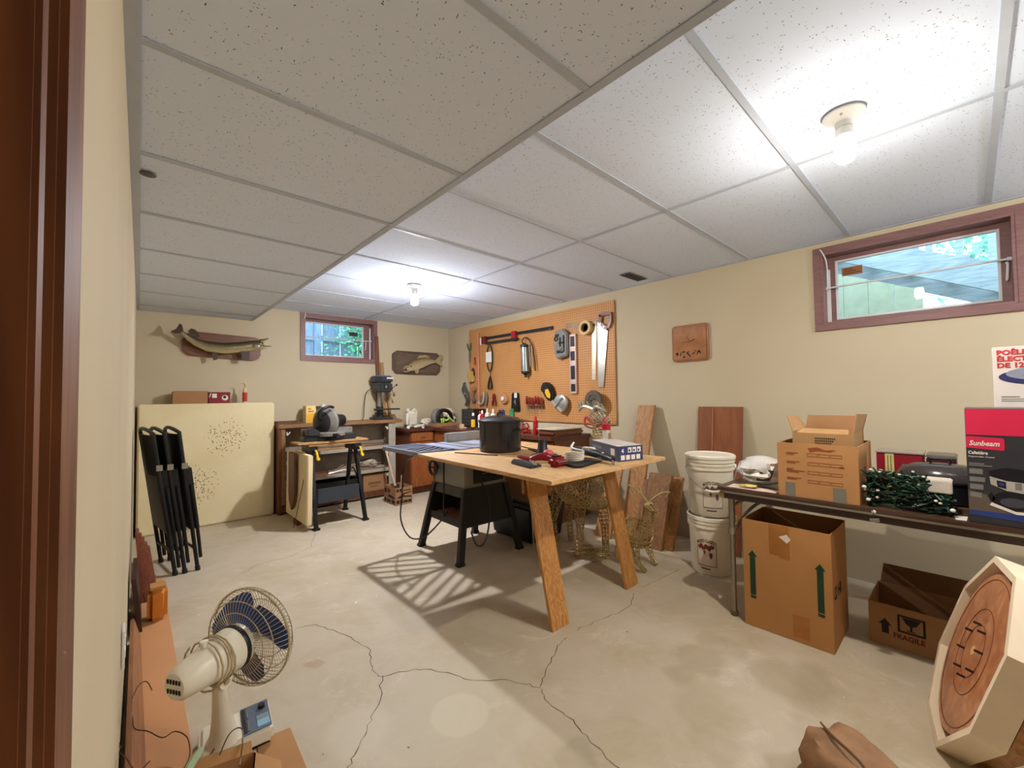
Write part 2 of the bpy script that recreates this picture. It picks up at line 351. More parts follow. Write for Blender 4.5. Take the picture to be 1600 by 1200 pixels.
# windows
M_SASH = mat('white_sash', (214, 212, 214), 0.4, 0, 0.03)
def window(name, U, V, N, O, w, h, depth, sash_l, sash_r, stick, flip, latch_right=True):
    """casement in a wall: O = lower-left corner of the opening, U along, V up, N outward"""
    U, V, N, O = Vector(U), Vector(V), Vector(N), Vector(O)
    Mx = Matrix.Identity(4)
    for i in range(3): Mx[i][0], Mx[i][1], Mx[i][2], Mx[i][3] = U[i], V[i], N[i], O[i]
    t = 0.044; root = struct(MB(Mx).box(-t, w + t, -t, 0, -.014, -.001), name, M_TRIM, bevel=0.003)
    MB(Mx).box(-t, w + t, h, h + t, -.014, -.001).build('casing', M_TRIM, root, bevel=0.003)
    for a, b in ((-t, 0), (w, w + t)): MB(Mx).box(a, b, 0, h, -.014, -.001).build('casing', M_TRIM, root, bevel=0.003)
    for q in ((0, w, -.001, .012), (0, w, h - .012, h + .001)): MB(Mx).box(q[0], q[1], q[2], q[3], -.012, depth + .04).build('reveal', M_TRIM, root, smooth=False)
    for q in ((0, .012), (w - .012, w)): MB(Mx).box(q[0], q[1], .012, h - .012, -.012, depth + .04).build('reveal', M_TRIM, root, smooth=False)
    s = MB(Mx); f = 0.030
    x0, x1, y0, y1 = sash_l, w - sash_r, .035, h - .04
    # wooden inner frame, white bead
    for q in ((.012, x0, .012, h - .012), (x1, w - .012, .012, h - .012), (x0, x1, .012, y0), (x0, x1, y1, h - .012)): MB(Mx).box(*q, depth, depth + .03).build('frame', M_TRIM, root, smooth=False)
    for q in ((x0, x0 + .012, y0, y1), (x1 - .012, x1, y0, y1), (x0 + .012, x1 - .012, y0, y0 + .012), (x0 + .012, x1 - .012, y1 - .012, y1)): MB(Mx).box(*q, depth - .004, depth + .026).build('sash', M_SASH, root, bevel=0.002)
    MB(Mx).box(x0 + .012, x1 - .012, y0 + .012, y1 - .012, depth + .014, depth + .019).build('pane', M_GLASS, root, smooth=False)
    MB(Mx).cyl((.012, h * .53, depth - .04), (w - .012, h * .53, depth - .04), .006, n=10).build('security_bar', M_SASH, root)
    for xx in (.012, w - .03): MB(Mx).cyl((xx, h * .53, depth - .04), (xx + .018, h * .53, depth - .04), .011, n=12).build('bar_end', M_SASH, root)
    lx = (x1 + .02) if latch_right else x0 - .02
    MB(Mx).tube([(lx, h * .30, depth - .004), (lx, h * .32, depth - .02), (lx + .004, h * .48, depth - .022), (lx, h * .5, depth - .012)], .006, 8).build('latch', M_SASH, root)
    cx = .02
    if name == 'window_2': MB(Mx).box(.013, .035, .013, h * .8, depth - .03, depth - .012).build('jamb_strip', M_SASH, root, bevel=.002)
    if name == 'window_2': MB(Mx).tube([(.0, h + .03, -.02), (.015, h - .0, -.022), (.03, h - .06, 0), (.03, h * .6, .02), (.02, h * .5, .03)], .004, 6).build('cable', M_SASH, root)
    if name == 'window_1': MB(Mx).box(w - .03, w - .013, .013, h * .9, depth - .03, depth - .012).build('jamb_strip', M_SASH, root, bevel=.002)
    if name == 'window_1': MB(Mx).tube([(.01, h + .04, -.018), (.005, h - .0, -.02), (.0, h - .03, -.018)], .004, 6).build('cable', M_SASH, root)
    MB(Mx).box(*stick[0], depth + .011, depth + .0135).build('sticker', mat('sticker_brown' + name, stick[1], 0.5), root, smooth=False)
    for k in range(3 if name == 'window_2' else 0): MB(Mx).box(stick[0][0] + .01, stick[0][1] - .02 * k - .01, stick[0][2] + .012 + k * .014, stick[0][2] + .017 + k * .014, depth + .0105, depth + .011).build('sticker_line', M_BLACK, root, smooth=False)
    return root
window('window_1', (1, 0, 0), (0, 0, 1), (0, 1, 0), (WX0, D, WZ0), WX1 - WX0, WZ1 - WZ0, .10, .03, .10, ((.575, .685, .315, .365), (52, 28, 24)), False)
window('window_2', (0, -1, 0), (0, 0, 1), (1, 0, 0), (W, VY1, VZ0), VY1 - VY0, VZ1 - VZ0, .10, .06, .05, ((.095, .205, .335, .392), (150, 92, 40)), True)
# ------------------------------------------------------------------ lamps
M_PORC = mat('porcelain', (232, 230, 224), 0.3, 0, 0.02)
M_BWARM = emit('bulb_glow_warm', *BULB_WARM), emit('bulb_side_warm', BULB_WARM[0], BULB_WARM[1] * .014); M_BCOOL = emit('bulb_glow_cool', *BULB_COOL), emit('bulb_side_cool', BULB_COOL[0], BULB_COOL[1] * .008)
def lamp(x, y, mb_, label):
    t = thing('ceiling_lamp', label, 'lamp', (x, y, HC), 'bare bulb ceiling lamps')
    MB().lathe([(.0, 0), (.064, 0), (.064, -.006), (.055, -.014), (.036, -.024), (.027, -.032), (.027, -.050), (.0, -.050)], (x, y, HC - .0008), 32).build('lamp_holder', M_PORC, t)
    for s in (-1, 1): MB().cyl((x + s * .046, y, HC - .0165), (x + s * .046, y, HC - .0215), .0045, n=10).build('screw', M_METAL, t)
    MB().lathe([(.0, -.05), (.022, -.05), (.025, -.058), (.027, -.075), (.027, -.084), (.0, -.084)], (x, y, HC - .0008), 24).build('bulb_base', mat('bulb_base', (236, 234, 226), 0.4), t)
    MB().lathe([(.0, -.0845), (.024, -.0845), (.031, -.095), (.034, -.112), (.034, -.145), (.031, -.163)], (x, y, HC - .0008), 20).build('bulb_body', mb_[1], t)      # frosted side, glows faintly
    MB().lathe([(.031, -.1632), (.024, -.175), (.013, -.182), (.0, -.184)], (x, y, HC - .0008), 16).build('bulb_tip', mb_[0], t)      # the tip sends the light down
lamp(1.985, 0.285, M_BWARM, 'bare glowing bulb in round white holder above the folding table, nearer lamp')
lamp(1.945, 3.405, M_BCOOL, 'bare glowing bulb in round white holder at the far end, farther lamp')

# ------------------------------------------------------------------ outdoors seen through the windows
def ext():
    M_FEN = wood('weathered_fence', (178, 192, 212), (146, 160, 184), 'Z', 6, 1, 0.8)
    M_DECK = wood('deck_timber', (196, 200, 200), (162, 168, 172), 'Y', 6, 1, 0.8)
    M_GROUND = mat('outside_gravel', (140, 138, 128), 0.9, 0, 0.3, 40)
    g = struct(MB().box(-2, 9, D + T_, 12, 1.35, 1.55), 'ground_back', M_GROUND, smooth=False); struct(MB().box(W + T_, 9.5, -5, D + T_, 1.35, 1.55), 'ground_side', M_GROUND, smooth=False)
    fn = thing('board_fence', 'weathered grey board fence outside the far window', 'fence', (2.5, 7.3, 1.55))
    for k in range(22): MB().box(1.2 + k * .15, 1.34 + k * .15, 7.3 + (k % 2) * .012, 7.32 + (k % 2) * .012, 1.56, 3.6).build('board', M_FEN, fn, smooth=False)
    for z in (1.85, 2.2, 3.3): MB().box(1.2, 4.5, 7.255, 7.297, z, z + .085).build('rail', M_FEN, fn, smooth=False)
    for x in (1.72, 2.25, 3.4): MB().box(x, x + .1, 7.21, 7.25, 1.56, 3.6).build('post', M_FEN, fn, smooth=False)
    def leaves(name, c, r, n, m, parent, seed, size=.05):
        q = random.Random(seed); b = MB()
        for _ in range(n):
            p = Vector((q.gauss(0, .45), q.gauss(0, .45), q.gauss(0, .45))); p = Vector((c[0] + p.x * r[0], c[1] + p.y * r[1], c[2] + p.z * r[2]))
            u = Vector((q.uniform(-1, 1), q.uniform(-1, 1), q.uniform(-1, 1))).normalized(); v = u.orthogonal().normalized(); s = size * q.uniform(.6, 1.3)
            b.add([p - u * s, p + v * s * .45, p + u * s, p - v * s * .45], [(0, 1, 2, 3)])
        return b.build(name, m, parent, smooth=False, kind='stuff')
    M_LEAF = mat('leaf_green', (120, 190, 140), 0.5, 0, 0.35, 6); M_LEAF2 = mat('leaf_bluegreen', (150, 205, 180), 0.5, 0, 0.35, 6); M_BARK = mat('bark', (84, 70, 58), 0.9, 0, 0.25)
    bs = thing('garden_bush', 'green leafy bush growing in front of the outside fence', 'bush', (2.95, 6.75, 1.55))
    leaves('foliage', (3.1, 6.75, 2.35), (.62, .25, .9), 7000, M_LEAF, bs, 3, .032)
    for k in range(4): MB().tube([(2.95 + .05 * k, 6.75, 1.55), (2.8 + .12 * k, 6.72, 2.0), (2.6 + .25 * k, 6.75, 2.5)], [.02, .014, .006], 6).build('stem', M_BARK, bs)
    # deck stairs outside the right window
    st = thing('deck_stairs', 'grey timber deck stairs seen through the right window', 'stairs', (5.4, 0.2, 1.55))
    def beam(n, p0, p1, w, h): MB().bar(p0, p1, w, h).build(n, M_DECK, st, smooth=False)
    for x in (4.85, 5.65): beam('stringer', (x, 1.3, 2.80), (x, -1.0, 1.66), .05, .20)
    for k in range(8): MB().box(4.83, 5.67, 1.16 - k * .28 - .07, 1.16 - k * .28 + .08, 2.80 - k * .1388, 2.84 - k * .1388).build('tread', M_DECK, st, smooth=False)
    for k in range(11): MB().box(5.70, 5.735, 1.2 - k * .2, 1.25 - k * .2, 2.72 - k * .099, 3.75 - k * .099).build('baluster', M_DECK, st, smooth=False)
    beam('handrail', (5.72, 1.3, 3.82), (5.72, -1.0, 2.68), .09, .05); beam('bottom_rail', (5.72, 1.3, 2.95), (5.72, -1.0, 1.81), .05, .08)
    MB().box(5.60, 5.69, -.98, -.89, 1.55, 2.85).build('post', M_DECK, st, smooth=False)
    dk = thing('deck', 'underside of a grey timber deck outside the right window', 'deck', (5.4, 2.6, 2.9))
    for k in range(6): MB().box(3.9 + k * .42, 3.95 + k * .42, 1.45, 3.9, 2.72, 2.9).build('joist', M_DECK, dk, smooth=False)
    for k in range(16): MB().box(3.8, 6.4, 1.45 + k * .15, 1.59 + k * .15, 2.905, 2.945).build('plank', M_DECK, dk, smooth=False)
    MB().box(4.3, 4.4, 1.5, 1.6, 1.55, 2.72).build('post', M_DECK, dk, smooth=False)
    lt = thing('lattice_skirt', 'pale olive board skirting beside the deck stairs outside', 'skirting', (4.5, .8, 1.55))
    for k in range(7): MB().hexa([(4.50, .22 + k * .16, 1.56), (4.52, .22 + k * .16, 1.56), (4.52, .378 + k * .16, 1.56), (4.50, .378 + k * .16, 1.56)], [(4.50, .22 + k * .16, 2.0 + k * .075), (4.52, .22 + k * .16, 2.0 + k * .075), (4.52, .378 + k * .16, 2.07 + k * .075), (4.50, .378 + k * .16, 2.07 + k * .075)]).build('board', mat('skirting', (178, 178, 150), 0.8), lt, smooth=False)
    for k, (x, y, z, r) in enumerate(((8.3, -.75, 3.3, 1.0), (9.3, 1.6, 3.6, .9))):
        tr = thing('garden_tree', ['leafy green tree outside the right window, right of the stairs', 'leafy green tree farther left behind the deck stairs outside'][k], 'tree', (x, y, 1.55), 'trees outside')
        MB().tube([(x, y, 1.55), (x + .05, y, z - .3), (x, y + .1, z + .6)], [.1, .07, .03], 8).build('trunk', M_BARK, tr); leaves('foliage', (x, y, z), (r, r, r * .9), 4500, M_LEAF2, tr, 20 + k, .06)
ext()
# ------------------------------------------------------------------ far wall and left side
M_KRAFT = mat('kraft_card', (176, 130, 84), 0.85, 0, 0.08, 5, 0.05, 90)
M_KRAFT2 = mat('kraft_card_dull', (160, 118, 80), 0.85, 0, 0.10, 5)
M_KDARK = mat('kraft_inside', (120, 86, 56), 0.9, 0, 0.08)
M_BLKMET = mat('black_metal', (30, 31, 33), 0.38, 0.2, 0.1)
M_INK = mat('black_ink', (36, 30, 26), 0.8, 0, 0.05)
M_RED = mat('red_plastic', (168, 26, 30), 0.35, 0, 0.06)
M_PINE = wood('pine_board', (206, 164, 108), (178, 130, 78), 'X', 10, 1, 0.6)
M_PINEY = wood('pine_board_y', (206, 164, 108), (178, 130, 78), 'Y', 10, 1, 0.6)
M_PINEZ = wood('pine_board_z', (198, 150, 96), (170, 120, 70), 'Z', 10, 1, 0.6)
M_BROWNZ = wood('brown_stain_z', (132, 84, 52), (104, 62, 38), 'Z', 9, 1, 0.5)

def foam_mat():
    t = NT('foam_panel_yellowed'); v = t.coords(); n = t.noise(v, 2.2, 4); col = t.ramp(n, [(0.3, rgb((222, 204, 158))), (0.7, rgb((234, 220, 180)))])
    vo = t.node('ShaderNodeTexVoronoi'); vo.inputs['Scale'].default_value = 62; vo.inputs['Randomness'].default_value = 1; t.link(v, vo.inputs['Vector']); se = t.node('ShaderNodeSeparateColor'); t.link(vo.outputs['Color'], se.inputs[0])
    tot = None
    for c, r in (((0.11, -0.07, 0.86), 0.20), ((-0.13, -0.07, 0.39), 0.22)):
        d = t.node('ShaderNodeVectorMath', operation='DISTANCE'); d.inputs[1].default_value = c; t.link(v, d.inputs[0])
        mr = t.node('ShaderNodeMapRange'); mr.inputs[1].default_value = r; mr.inputs[2].default_value = 0.0; mr.inputs[3].default_value = 0; mr.inputs[4].default_value = 1.25; t.link(d.outputs['Value'], mr.inputs[0])
        tot = mr.outputs[0] if tot is None else t.math('ADD', tot, mr.outputs[0])
    k = t.math('MULTIPLY', t.math('LESS_THAN', vo.outputs['Distance'], 0.33), t.math('LESS_THAN', se.outputs[0], tot))
    col = t.mix(k, col, rgb((110, 84, 52))); t.color(col); h = t.math('SUBTRACT', t.noise(v, 40, 3), k); t.bump(h, 0.3, 0.006); return t.set(0.85, 0, 0.2)
fp = MB().box(0.078, 1.178, 5.06, 5.225, 0.002, 1.195).build('foam_target', foam_mat(), origin=(0.63, 5.14, 0.0), bevel=0.012)
tag(fp, 'big yellowed foam target block full of holes, standing against the far wall', 'foam panel')
# cartons and bottle on the foam
t = thing('long_carton', 'long plain brown carton lying on the foam block', 'box', (0.45, 5.14, 1.195))
MB().box(0.325, 0.60, 5.115, 5.20, 1.1955, 1.315).build('body', M_KRAFT2, t, bevel=0.002)
MB().box(0.335, 0.60, 5.118, 5.20, 1.3152, 1.3185).build('flap', M_KRAFT2, t, bevel=0.001)
t = thing('red_carton', 'dark red printed carton beside the plain carton on the foam block', 'box', (0.68, 5.15, 1.195))
MB().box(0.605, 0.785, 5.105, 5.20, 1.1955, 1.308).build('body', mat('carton_red', (128, 26, 34), 0.6), t, bevel=0.002)
F_ = frame((0.605, 5.105, 1.1955), (1, 0, 0), (0, 0, 1)); M_PRINTW = mat('print_white', (222, 214, 204), 0.7, 0, 0.03)
decal('print', [rect(.028, .055, .038, .042)], F_, M_PRINTW, t); decal('print', [disc(.135, .055, .027)], F_, M_PRINTW, t)
decal('print', [[(.0, .06), (.008, .06), (.022, .1), (.014, .1)]], F_, M_PRINTW, t); decal('print', [disc(.132, .062, .014, 12)], F_, M_INK, t, .0012)
t = thing('spray_bottle', 'slim red labelled bottle with brass spout on the foam block', 'bottle', (0.918, 5.14, 1.195))
MB().lathe([(.0, 0), (.021, 0), (.022, .01), (.022, .12), (.016, .145), (.009, .155), (.009, .165), (0, .165)], (0.918, 5.14, 1.1955), 18).build('body', mat('bottle_cream', (206, 186, 146), 0.4), t)
MB().lathe([(.0225, 0), (.0225, .095)], (0.918, 5.14, 1.21), 18).build('label', mat('label_red', (176, 50, 40), 0.5), t)
MB().tube([(0.918, 5.14, 1.36), (0.918, 5.14, 1.385), (0.905, 5.14, 1.405), (0.88, 5.135, 1.40)], .006, 8).build('spout', mat('brass', (178, 146, 84), 0.35, 0.8), t)

# mounted pike
def fish_mat(name, back, side, belly):
    t = NT(name); tc = t.node('ShaderNodeTexCoord'); se = t.node('ShaderNodeSeparateXYZ'); t.link(tc.outputs['Normal'], se.inputs[0]); n = t.noise(tc.outputs['Object'], 40, 3)
    f = t.math('ADD', t.math('MULTIPLY', se.outputs[2], 0.45), t.math('ADD', 0.42, t.math('MULTIPLY', n, 0.16)))
    t.color(t.ramp(f, [(0.12, rgb(belly)), (0.5, rgb(side)), (0.75, rgb(back))])); return t.set(0.25, 0, 0.6)
M_PLAQ = wood('plaque_wood', (138, 88, 60), (112, 66, 44), 'X', 9, 1, 0.4); M_FIN = mat('fin_brown', (62, 44, 30), 0.5, 0, 0.2, 30)
t = thing('mounted_pike', 'long olive mounted pike with open jaws on a brown wooden plaque', 'fish mount', (0.75, D, 1.63))
MB().xz([(0.4, 1.827), (0.44, 1.90), (0.53, 1.922), (1.028, 1.905), (1.082, 1.883), (1.079, 1.707), (1.052, 1.666), (1.007, 1.65), (0.449, 1.679), (0.404, 1.732)], 5.235, 5.265).build('plaque', M_PLAQ, t, bevel=0.004)
mid = [(0.388, 1.888), (0.44, 1.842), (0.503, 1.804), (0.6, 1.768), (0.734, 1.760), (0.873, 1.780), (0.982, 1.806), (1.05, 1.822), (1.09, 1.835)]
hh = [.014, .024, .038, .052, .056, .055, .054, .045, .028]; rings = []
for i, ((x, z), h) in enumerate(zip(mid, hh)):
    yc = 5.16 - 0.05 * (1 - i / 4) ** 2 if i < 4 else 5.16
    dx = mid[min(i + 1, 8)][0] - mid[max(i - 1, 0)][0]; dz = mid[min(i + 1, 8)][1] - mid[max(i - 1, 0)][1]; l = math.hypot(dx, dz); nx, nz = -dz / l, dx / l
    rings.append([(x + nx * h * math.sin(a), yc + h * .72 * math.cos(a), z + nz * h * math.sin(a)) for a in [2 * math.pi * k / 18 for k in range(18)]])
MB().loft(rings).build('body', fish_mat('pike_skin', (54, 46, 32), (110, 96, 58), (190, 176, 130)), t)
MB().xz([(0.3, 1.882), (0.347, 1.918), (0.371, 1.971), (0.390, 1.957), (0.400, 1.906), (0.396, 1.876), (0.342, 1.870)], 5.105, 5.111).build('tail_fin', M_FIN, t, bevel=0.001)
MB().xz([(0.436, 1.905), (0.461, 1.934), (0.489, 1.928), (0.521, 1.899), (0.531, 1.858), (0.49, 1.835)], 5.128, 5.134).build('dorsal_fin', M_FIN, t, bevel=0.001)
MB().prism([(0.627, 1.722), (0.684, 1.717), (0.677, 1.64), (0.647, 1.63)], (0, 5.15, 0), (1, 0, 0), (0, 0, 1), (0, .004, 0)).build('belly_fin', M_FIN, t)
MB().prism([(0.874, 1.736), (0.96, 1.74), (0.953, 1.65), (0.9, 1.646)], (0, 5.128, 0), (1, 0, 0), (0, 0, 1), (0, .004, 0)).build('belly_fin', M_FIN, t)
MB().loft([[(1.06 + (.0), 5.16 + .033 * math.cos(a), 1.862 + .02 * math.sin(a)) for a in [k * math.pi / 5 for k in range(10)]], [(1.10, 5.16 + .024 * math.cos(a), 1.874 + .014 * math.sin(a)) for a in [k * math.pi / 5 for k in range(10)]], [(1.14, 5.16 + .008 * math.cos(a), 1.897 + .006 * math.sin(a)) for a in [k * math.pi / 5 for k in range(10)]]]).build('upper_jaw', MATS['pike_skin'], t)
MB().loft([[(1.05, 5.16 + .032 * math.cos(a), 1.805 + .018 * math.sin(a)) for a in [k * math.pi / 5 for k in range(10)]], [(1.11, 5.16 + .022 * math.cos(a), 1.805 + .01 * math.sin(a)) for a in [k * math.pi / 5 for k in range(10)]], [(1.165, 5.16 + .007 * math.cos(a), 1.811 + .005 * math.sin(a)) for a in [k * math.pi / 5 for k in range(10)]]]).build('lower_jaw', MATS['pike_skin'], t)
MB().ell((1.055, 5.122, 1.868), (.009, .006, .009), 10, 6).build('eye', M_BLACK, t)
MB().ell((1.02, 5.118, 1.80), (.04, .006, .03), 12, 6).build('gill_cover', MATS['pike_skin'], t)
# mounted bass
t = thing('mounted_bass', 'pale mounted fish on an eight-sided grey-brown plaque above the drill press', 'fish mount', (3.03, D, 1.55))
MB().xz([(2.638, 1.829), (2.70, 1.875), (3.34, 1.875), (3.40, 1.83), (3.393, 1.612), (3.33, 1.551), (2.691, 1.556), (2.637, 1.613)], 5.24, 5.265).build('plaque', wood('plaque_grey', (118, 98, 82), (94, 76, 64), 'X', 9, 1, 0.35), t, bevel=0.006)
MB().xz([(2.69, 1.80), (2.74, 1.835), (3.30, 1.835), (3.345, 1.80), (3.34, 1.64), (3.30, 1.595), (2.735, 1.60), (2.69, 1.64)], 5.236, 5.24).build('plaque_face', wood('plaque_face', (104, 84, 72), (128, 108, 92), 'X', 9, 1, 0.3), t, bevel=0.001)
mid = [(2.82, 1.615), (2.86, 1.640), (2.93, 1.672), (3.03, 1.71), (3.12, 1.738), (3.2, 1.748), (3.28, 1.752)]; hh = [.03, .05, .072, .078, .062, .04, .022]; rings = []
for i, ((x, z), h) in enumerate(zip(mid, hh)):
    dx = mid[min(i + 1, 6)][0] - mid[max(i - 1, 0)][0]; dz = mid[min(i + 1, 6)][1] - mid[max(i - 1, 0)][1]; l = math.hypot(dx, dz)
    rings.append([(x - dz / l * h * math.sin(a), 5.19 + h * .5 * math.cos(a), z + dx / l * h * math.sin(a)) for a in [2 * math.pi * k / 18 for k in range(18)]])
M_BASS = fish_mat('bass_skin', (112, 94, 64), (170, 150, 112), (206, 190, 158)); MB().loft(rings).build('body', M_BASS, t)
MB().xz([(3.27, 1.765), (3.385, 1.86), (3.405, 1.83), (3.37, 1.755), (3.41, 1.69), (3.385, 1.68), (3.27, 1.735)], 5.19, 5.195).build('tail_fin', M_BASS, t)
MB().xz([(2.96, 1.75), (3.02, 1.82), (3.12, 1.835), (3.2, 1.79)], 5.195, 5.2).build('dorsal_fin', M_BASS, t)
MB().xz([(2.92, 1.62), (3.0, 1.64), (2.99, 1.57), (2.95, 1.565)], 5.17, 5.174).build('belly_fin', M_BASS, t)
MB().tube([(2.85, 5.16, 1.66), (2.80, 5.165, 1.66), (2.775, 5.18, 1.632), (2.79, 5.185, 1.615)], [.014, .011, .008, .008], 8).build('upper_jaw', M_BASS, t)
MB().tube([(2.85, 5.17, 1.60), (2.80, 5.175, 1.585), (2.762, 5.18, 1.592)], [.014, .011, .007], 8).build('lower_jaw', M_BASS, t)
MB().ell((2.875, 5.163, 1.66), (.011, .006, .011), 10, 6).build('eye', M_BLACK, t)

# shelf unit
M_SHELF = wood('shelf_pine', (168, 126, 84), (140, 100, 66), 'X', 10, 1, 0.6); M_SHB = mat('shelf_back_grey', (150, 138, 124), 0.8); M_SHG = mat('shelf_grey_paint', (164, 156, 142), 0.7)
t = thing('shelf_unit', 'low open wooden shelf unit along the far wall under the window', 'shelf', (1.85, 5.1, 0))
MB().box(1.19, 2.62, 4.93, 5.255, .915, .955).build('top_board', M_SHELF, t, bevel=0.004)
MB().box(1.195, 1.225, 4.95, 5.25, 0, .915).build('side_panel', M_BROWNZ, t, bevel=0.002); MB().box(2.44, 2.53, 4.95, 4.975, .1, .915).build('front_post', M_SHG, t, bevel=0.002)
MB().box(2.50, 2.53, 4.98, 5.25, 0, .915).build('side_panel', M_SHG, t, bevel=0.002); MB().box(1.225, 2.50, 5.235, 5.25, 0.02, .915).build('back_panel', M_SHB, t, smooth=False)
MB().box(1.225, 1.26, 4.95, 4.975, .1, .915).build('front_post', M_SHELF, t, bevel=0.002)
for z in (.615, .335): MB().box(1.225, 2.50, 4.98, 5.234, z, z + .022).build('shelf_board', M_SHELF, t, bevel=0.002)
for z in (.60, .318): MB().box(1.262, 2.438, 4.955, 4.977, z, z + .04).build('shelf_lip', M_SHG, t, bevel=0.002)
MB().box(1.225, 2.50, 4.96, 5.234, .02, .085).build('plinth', M_BROWNZ, t, bevel=0.002)
for x in (1.275, 2.42):
    for z in (.84, .53, .26): MB().tube([(x + .0, 4.947, z + .035), (x, 4.945, z), (x + .03 * (1 if x < 2 else -1), 4.945, z + .035)], .006, 6).build('bracket', M_WHITE, t)
for k, (x0, x1, y, z, c) in enumerate(((1.28, 2.15, 5.02, .6375, 'a'), (1.6, 2.40, 5.10, .6375, 'b'), (1.75, 2.42, 5.04, .3575, 'c'), (1.5, 2.2, 5.12, .3575, 'd'))):
    lb = ['thin pale board on the upper shelf beneath the foam-side end', 'wide brown board on the upper shelf behind the miter saw', 'narrow grey board on the middle shelf at the right', 'long reddish board at the back of the middle shelf'][k]
    tag(MB().box(x0, x1, y, y + .09, z, z + .02).build('offcut_board', [M_PINE, M_SHELF, M_SHG, M_PLAQ][k], origin=((x0 + x1) / 2, y, z), bevel=.002), lb, 'board', 'boards on the shelf unit')
for k in range(5):
    q = rnd.uniform(0, .02)
    tag(MB().tube([(1.72 + .02 * k, 5.0 + .03 * k, .366 + (k % 2) * .012), (2.0, 5.0 + .035 * k, .40 + .012 * k), (2.36 - .03 * k, 5.01 + .03 * k, .42 + .018 * k)], .006, 6).build('loose_rod', [M_METAL, M_PINE, M_SHG, M_BLKMET, M_PINE][k], origin=(2.0, 5.03, .36)),
        ['grey metal rod in the heap on the middle shelf', 'pale wooden rod in the heap, lower of two', 'grey painted rod in the heap on the middle shelf', 'black rod in the heap on the middle shelf', 'pale wooden rod at the top of the heap on the middle shelf'][k], 'rod', 'loose rods on the middle shelf')
b = MB()
for k in range(9):
    a = k * .7; b.ell((2.24 + .05 * math.cos(a), 5.06 + .02 * math.sin(2 * a), .418 + .025 * math.sin(a)), (.05, .035, .028), 8, 5)
tag(b.build('cloth_rag', mat('rag_grey', (176, 164, 144), 0.9, 0, 0.15, 20, .3, 40), origin=(2.24, 5.06, .358)), 'crumpled grey-beige rag on the middle shelf', 'rag')
bn = thing('parts_bin', 'long black open bin on the bottom shelf behind the saw stand', 'bin', (1.78, 5.08, .085))
MB().box(1.52, 2.05, 4.99, 5.2, .0855, .10).build('bottom', M_BLACK, bn, bevel=.003)
for q in ((1.52, 2.05, 4.985, 4.995, .0855, .27), (1.52, 2.05, 5.195, 5.205, .0855, .27), (1.515, 1.525, 4.985, 5.205, .0855, .27), (2.045, 2.055, 4.985, 5.205, .0855, .27)): MB().box(*q).build('side', M_BLACK, bn, bevel=.003)
cb = thing('shelf_carton', 'brown carton on the bottom shelf next to the grey post', 'box', (2.28, 5.08, .085))
MB().box(2.13, 2.435, 4.995, 5.2, .0855, .285).build('body', M_KRAFT2, cb, bevel=.003); decal('print', [rect(.06, .08, .16, .03), rect(.08, .05, .12, .016)], frame((2.13, 4.995, .0855), (1, 0, 0), (0, 0, 1)), M_KDARK, cb)
MB().box(2.13, 2.28, 4.99, 5.2, .2855, .289).build('flap', M_KRAFT, cb); MB().box(2.285, 2.435, 4.99, 5.2, .2855, .288).build('flap', M_KRAFT, cb)

# on the shelf top
t = thing('shallow_tray', 'flat dark brown tray at the left end of the shelf top', 'tray', (1.31, 5.09, .955))
MB().box(1.2, 1.42, 5.0, 5.2, .9555, .962).build('bottom', M_BROWNZ, t)
for q in ((1.2, 1.42, 5.0, 5.008), (1.2, 1.42, 5.192, 5.2), (1.2, 1.208, 5.008, 5.192), (1.412, 1.42, 5.008, 5.192)): MB().box(*q, .962, .985).build('side', M_BROWNZ, t)
t = thing('yellow_carton', 'small yellow and white box picturing a dark tool on the shelf top', 'box', (1.62, 5.09, .955))
MB().box(1.50, 1.745, 5.07, 5.19, .9555, 1.15).build('body', mat('carton_cream', (228, 208, 142), 0.6), t, bevel=.002)
F_ = frame((1.5, 5.07, .9555), (1, 0, 0), (0, 0, 1)); decal('panel', [rect(.008, .005, .13, .105)], F_, mat('print_yellow', (232, 172, 34), 0.6), t); decal('print', [[(.1, .19), (.205, .19), (.2, .125), (.175, .09), (.13, .09), (.11, .13)]], F_, mat('print_brown', (72, 48, 38), 0.6), t)
decal('lettering', [rect(.02, .12, .06, .02), rect(.02, .15, .035, .018)], F_, mat('print_orange', (206, 116, 40), 0.6), t); decal('panel', [rect(.155, .02, .08, .04)], F_, mat('print_yellow', (0, 0, 0)), t, .0006)
# drill press
t = thing('drill_press', 'black and grey bench drill press standing on the shelf top', 'drill press', (2.41, 5.09, .955))
M_DP = mat('drill_charcoal', (50, 52, 56), 0.4, 0.1); M_DPB = mat('drill_blue_top', (86, 118, 158), 0.35, 0.2)
MB().box(2.29, 2.53, 5.0, 5.2, .9555, .985).build('base', M_DP, t, bevel=.008); MB().cyl((2.41, 5.15, .985), (2.41, 5.15, 1.40), .026, n=18).build('column', M_METAL, t)
MB().lathe([(.045, 0), (.045, .05), (.03, .06)], (2.41, 5.15, .985), 18).build('column_flange', M_DP, t)
MB().box(2.32, 2.62, 4.99, 5.13, 1.075, 1.095).build('work_table', M_DP, t, bevel=.005); MB().lathe([(.045, 0), (.045, .07)], (2.41, 5.15, 1.05), 18).build('table_clamp', M_DP, t)
MB().tube([(2.36, 5.1, 1.07), (2.33, 5.06, 1.07), (2.31, 5.05, 1.05)], .007, 8).build('crank', M_METAL, t)
MB().box(2.325, 2.515, 4.98, 5.2, 1.30, 1.43).build('head', M_DP, t, bevel=.02); MB().xy([(2.30, 5.02), (2.35, 4.96), (2.49, 4.96), (2.535, 5.02), (2.535, 5.2), (2.30, 5.2)], 1.432, 1.50).build('pulley_cover', M_DP, t, bevel=.01)
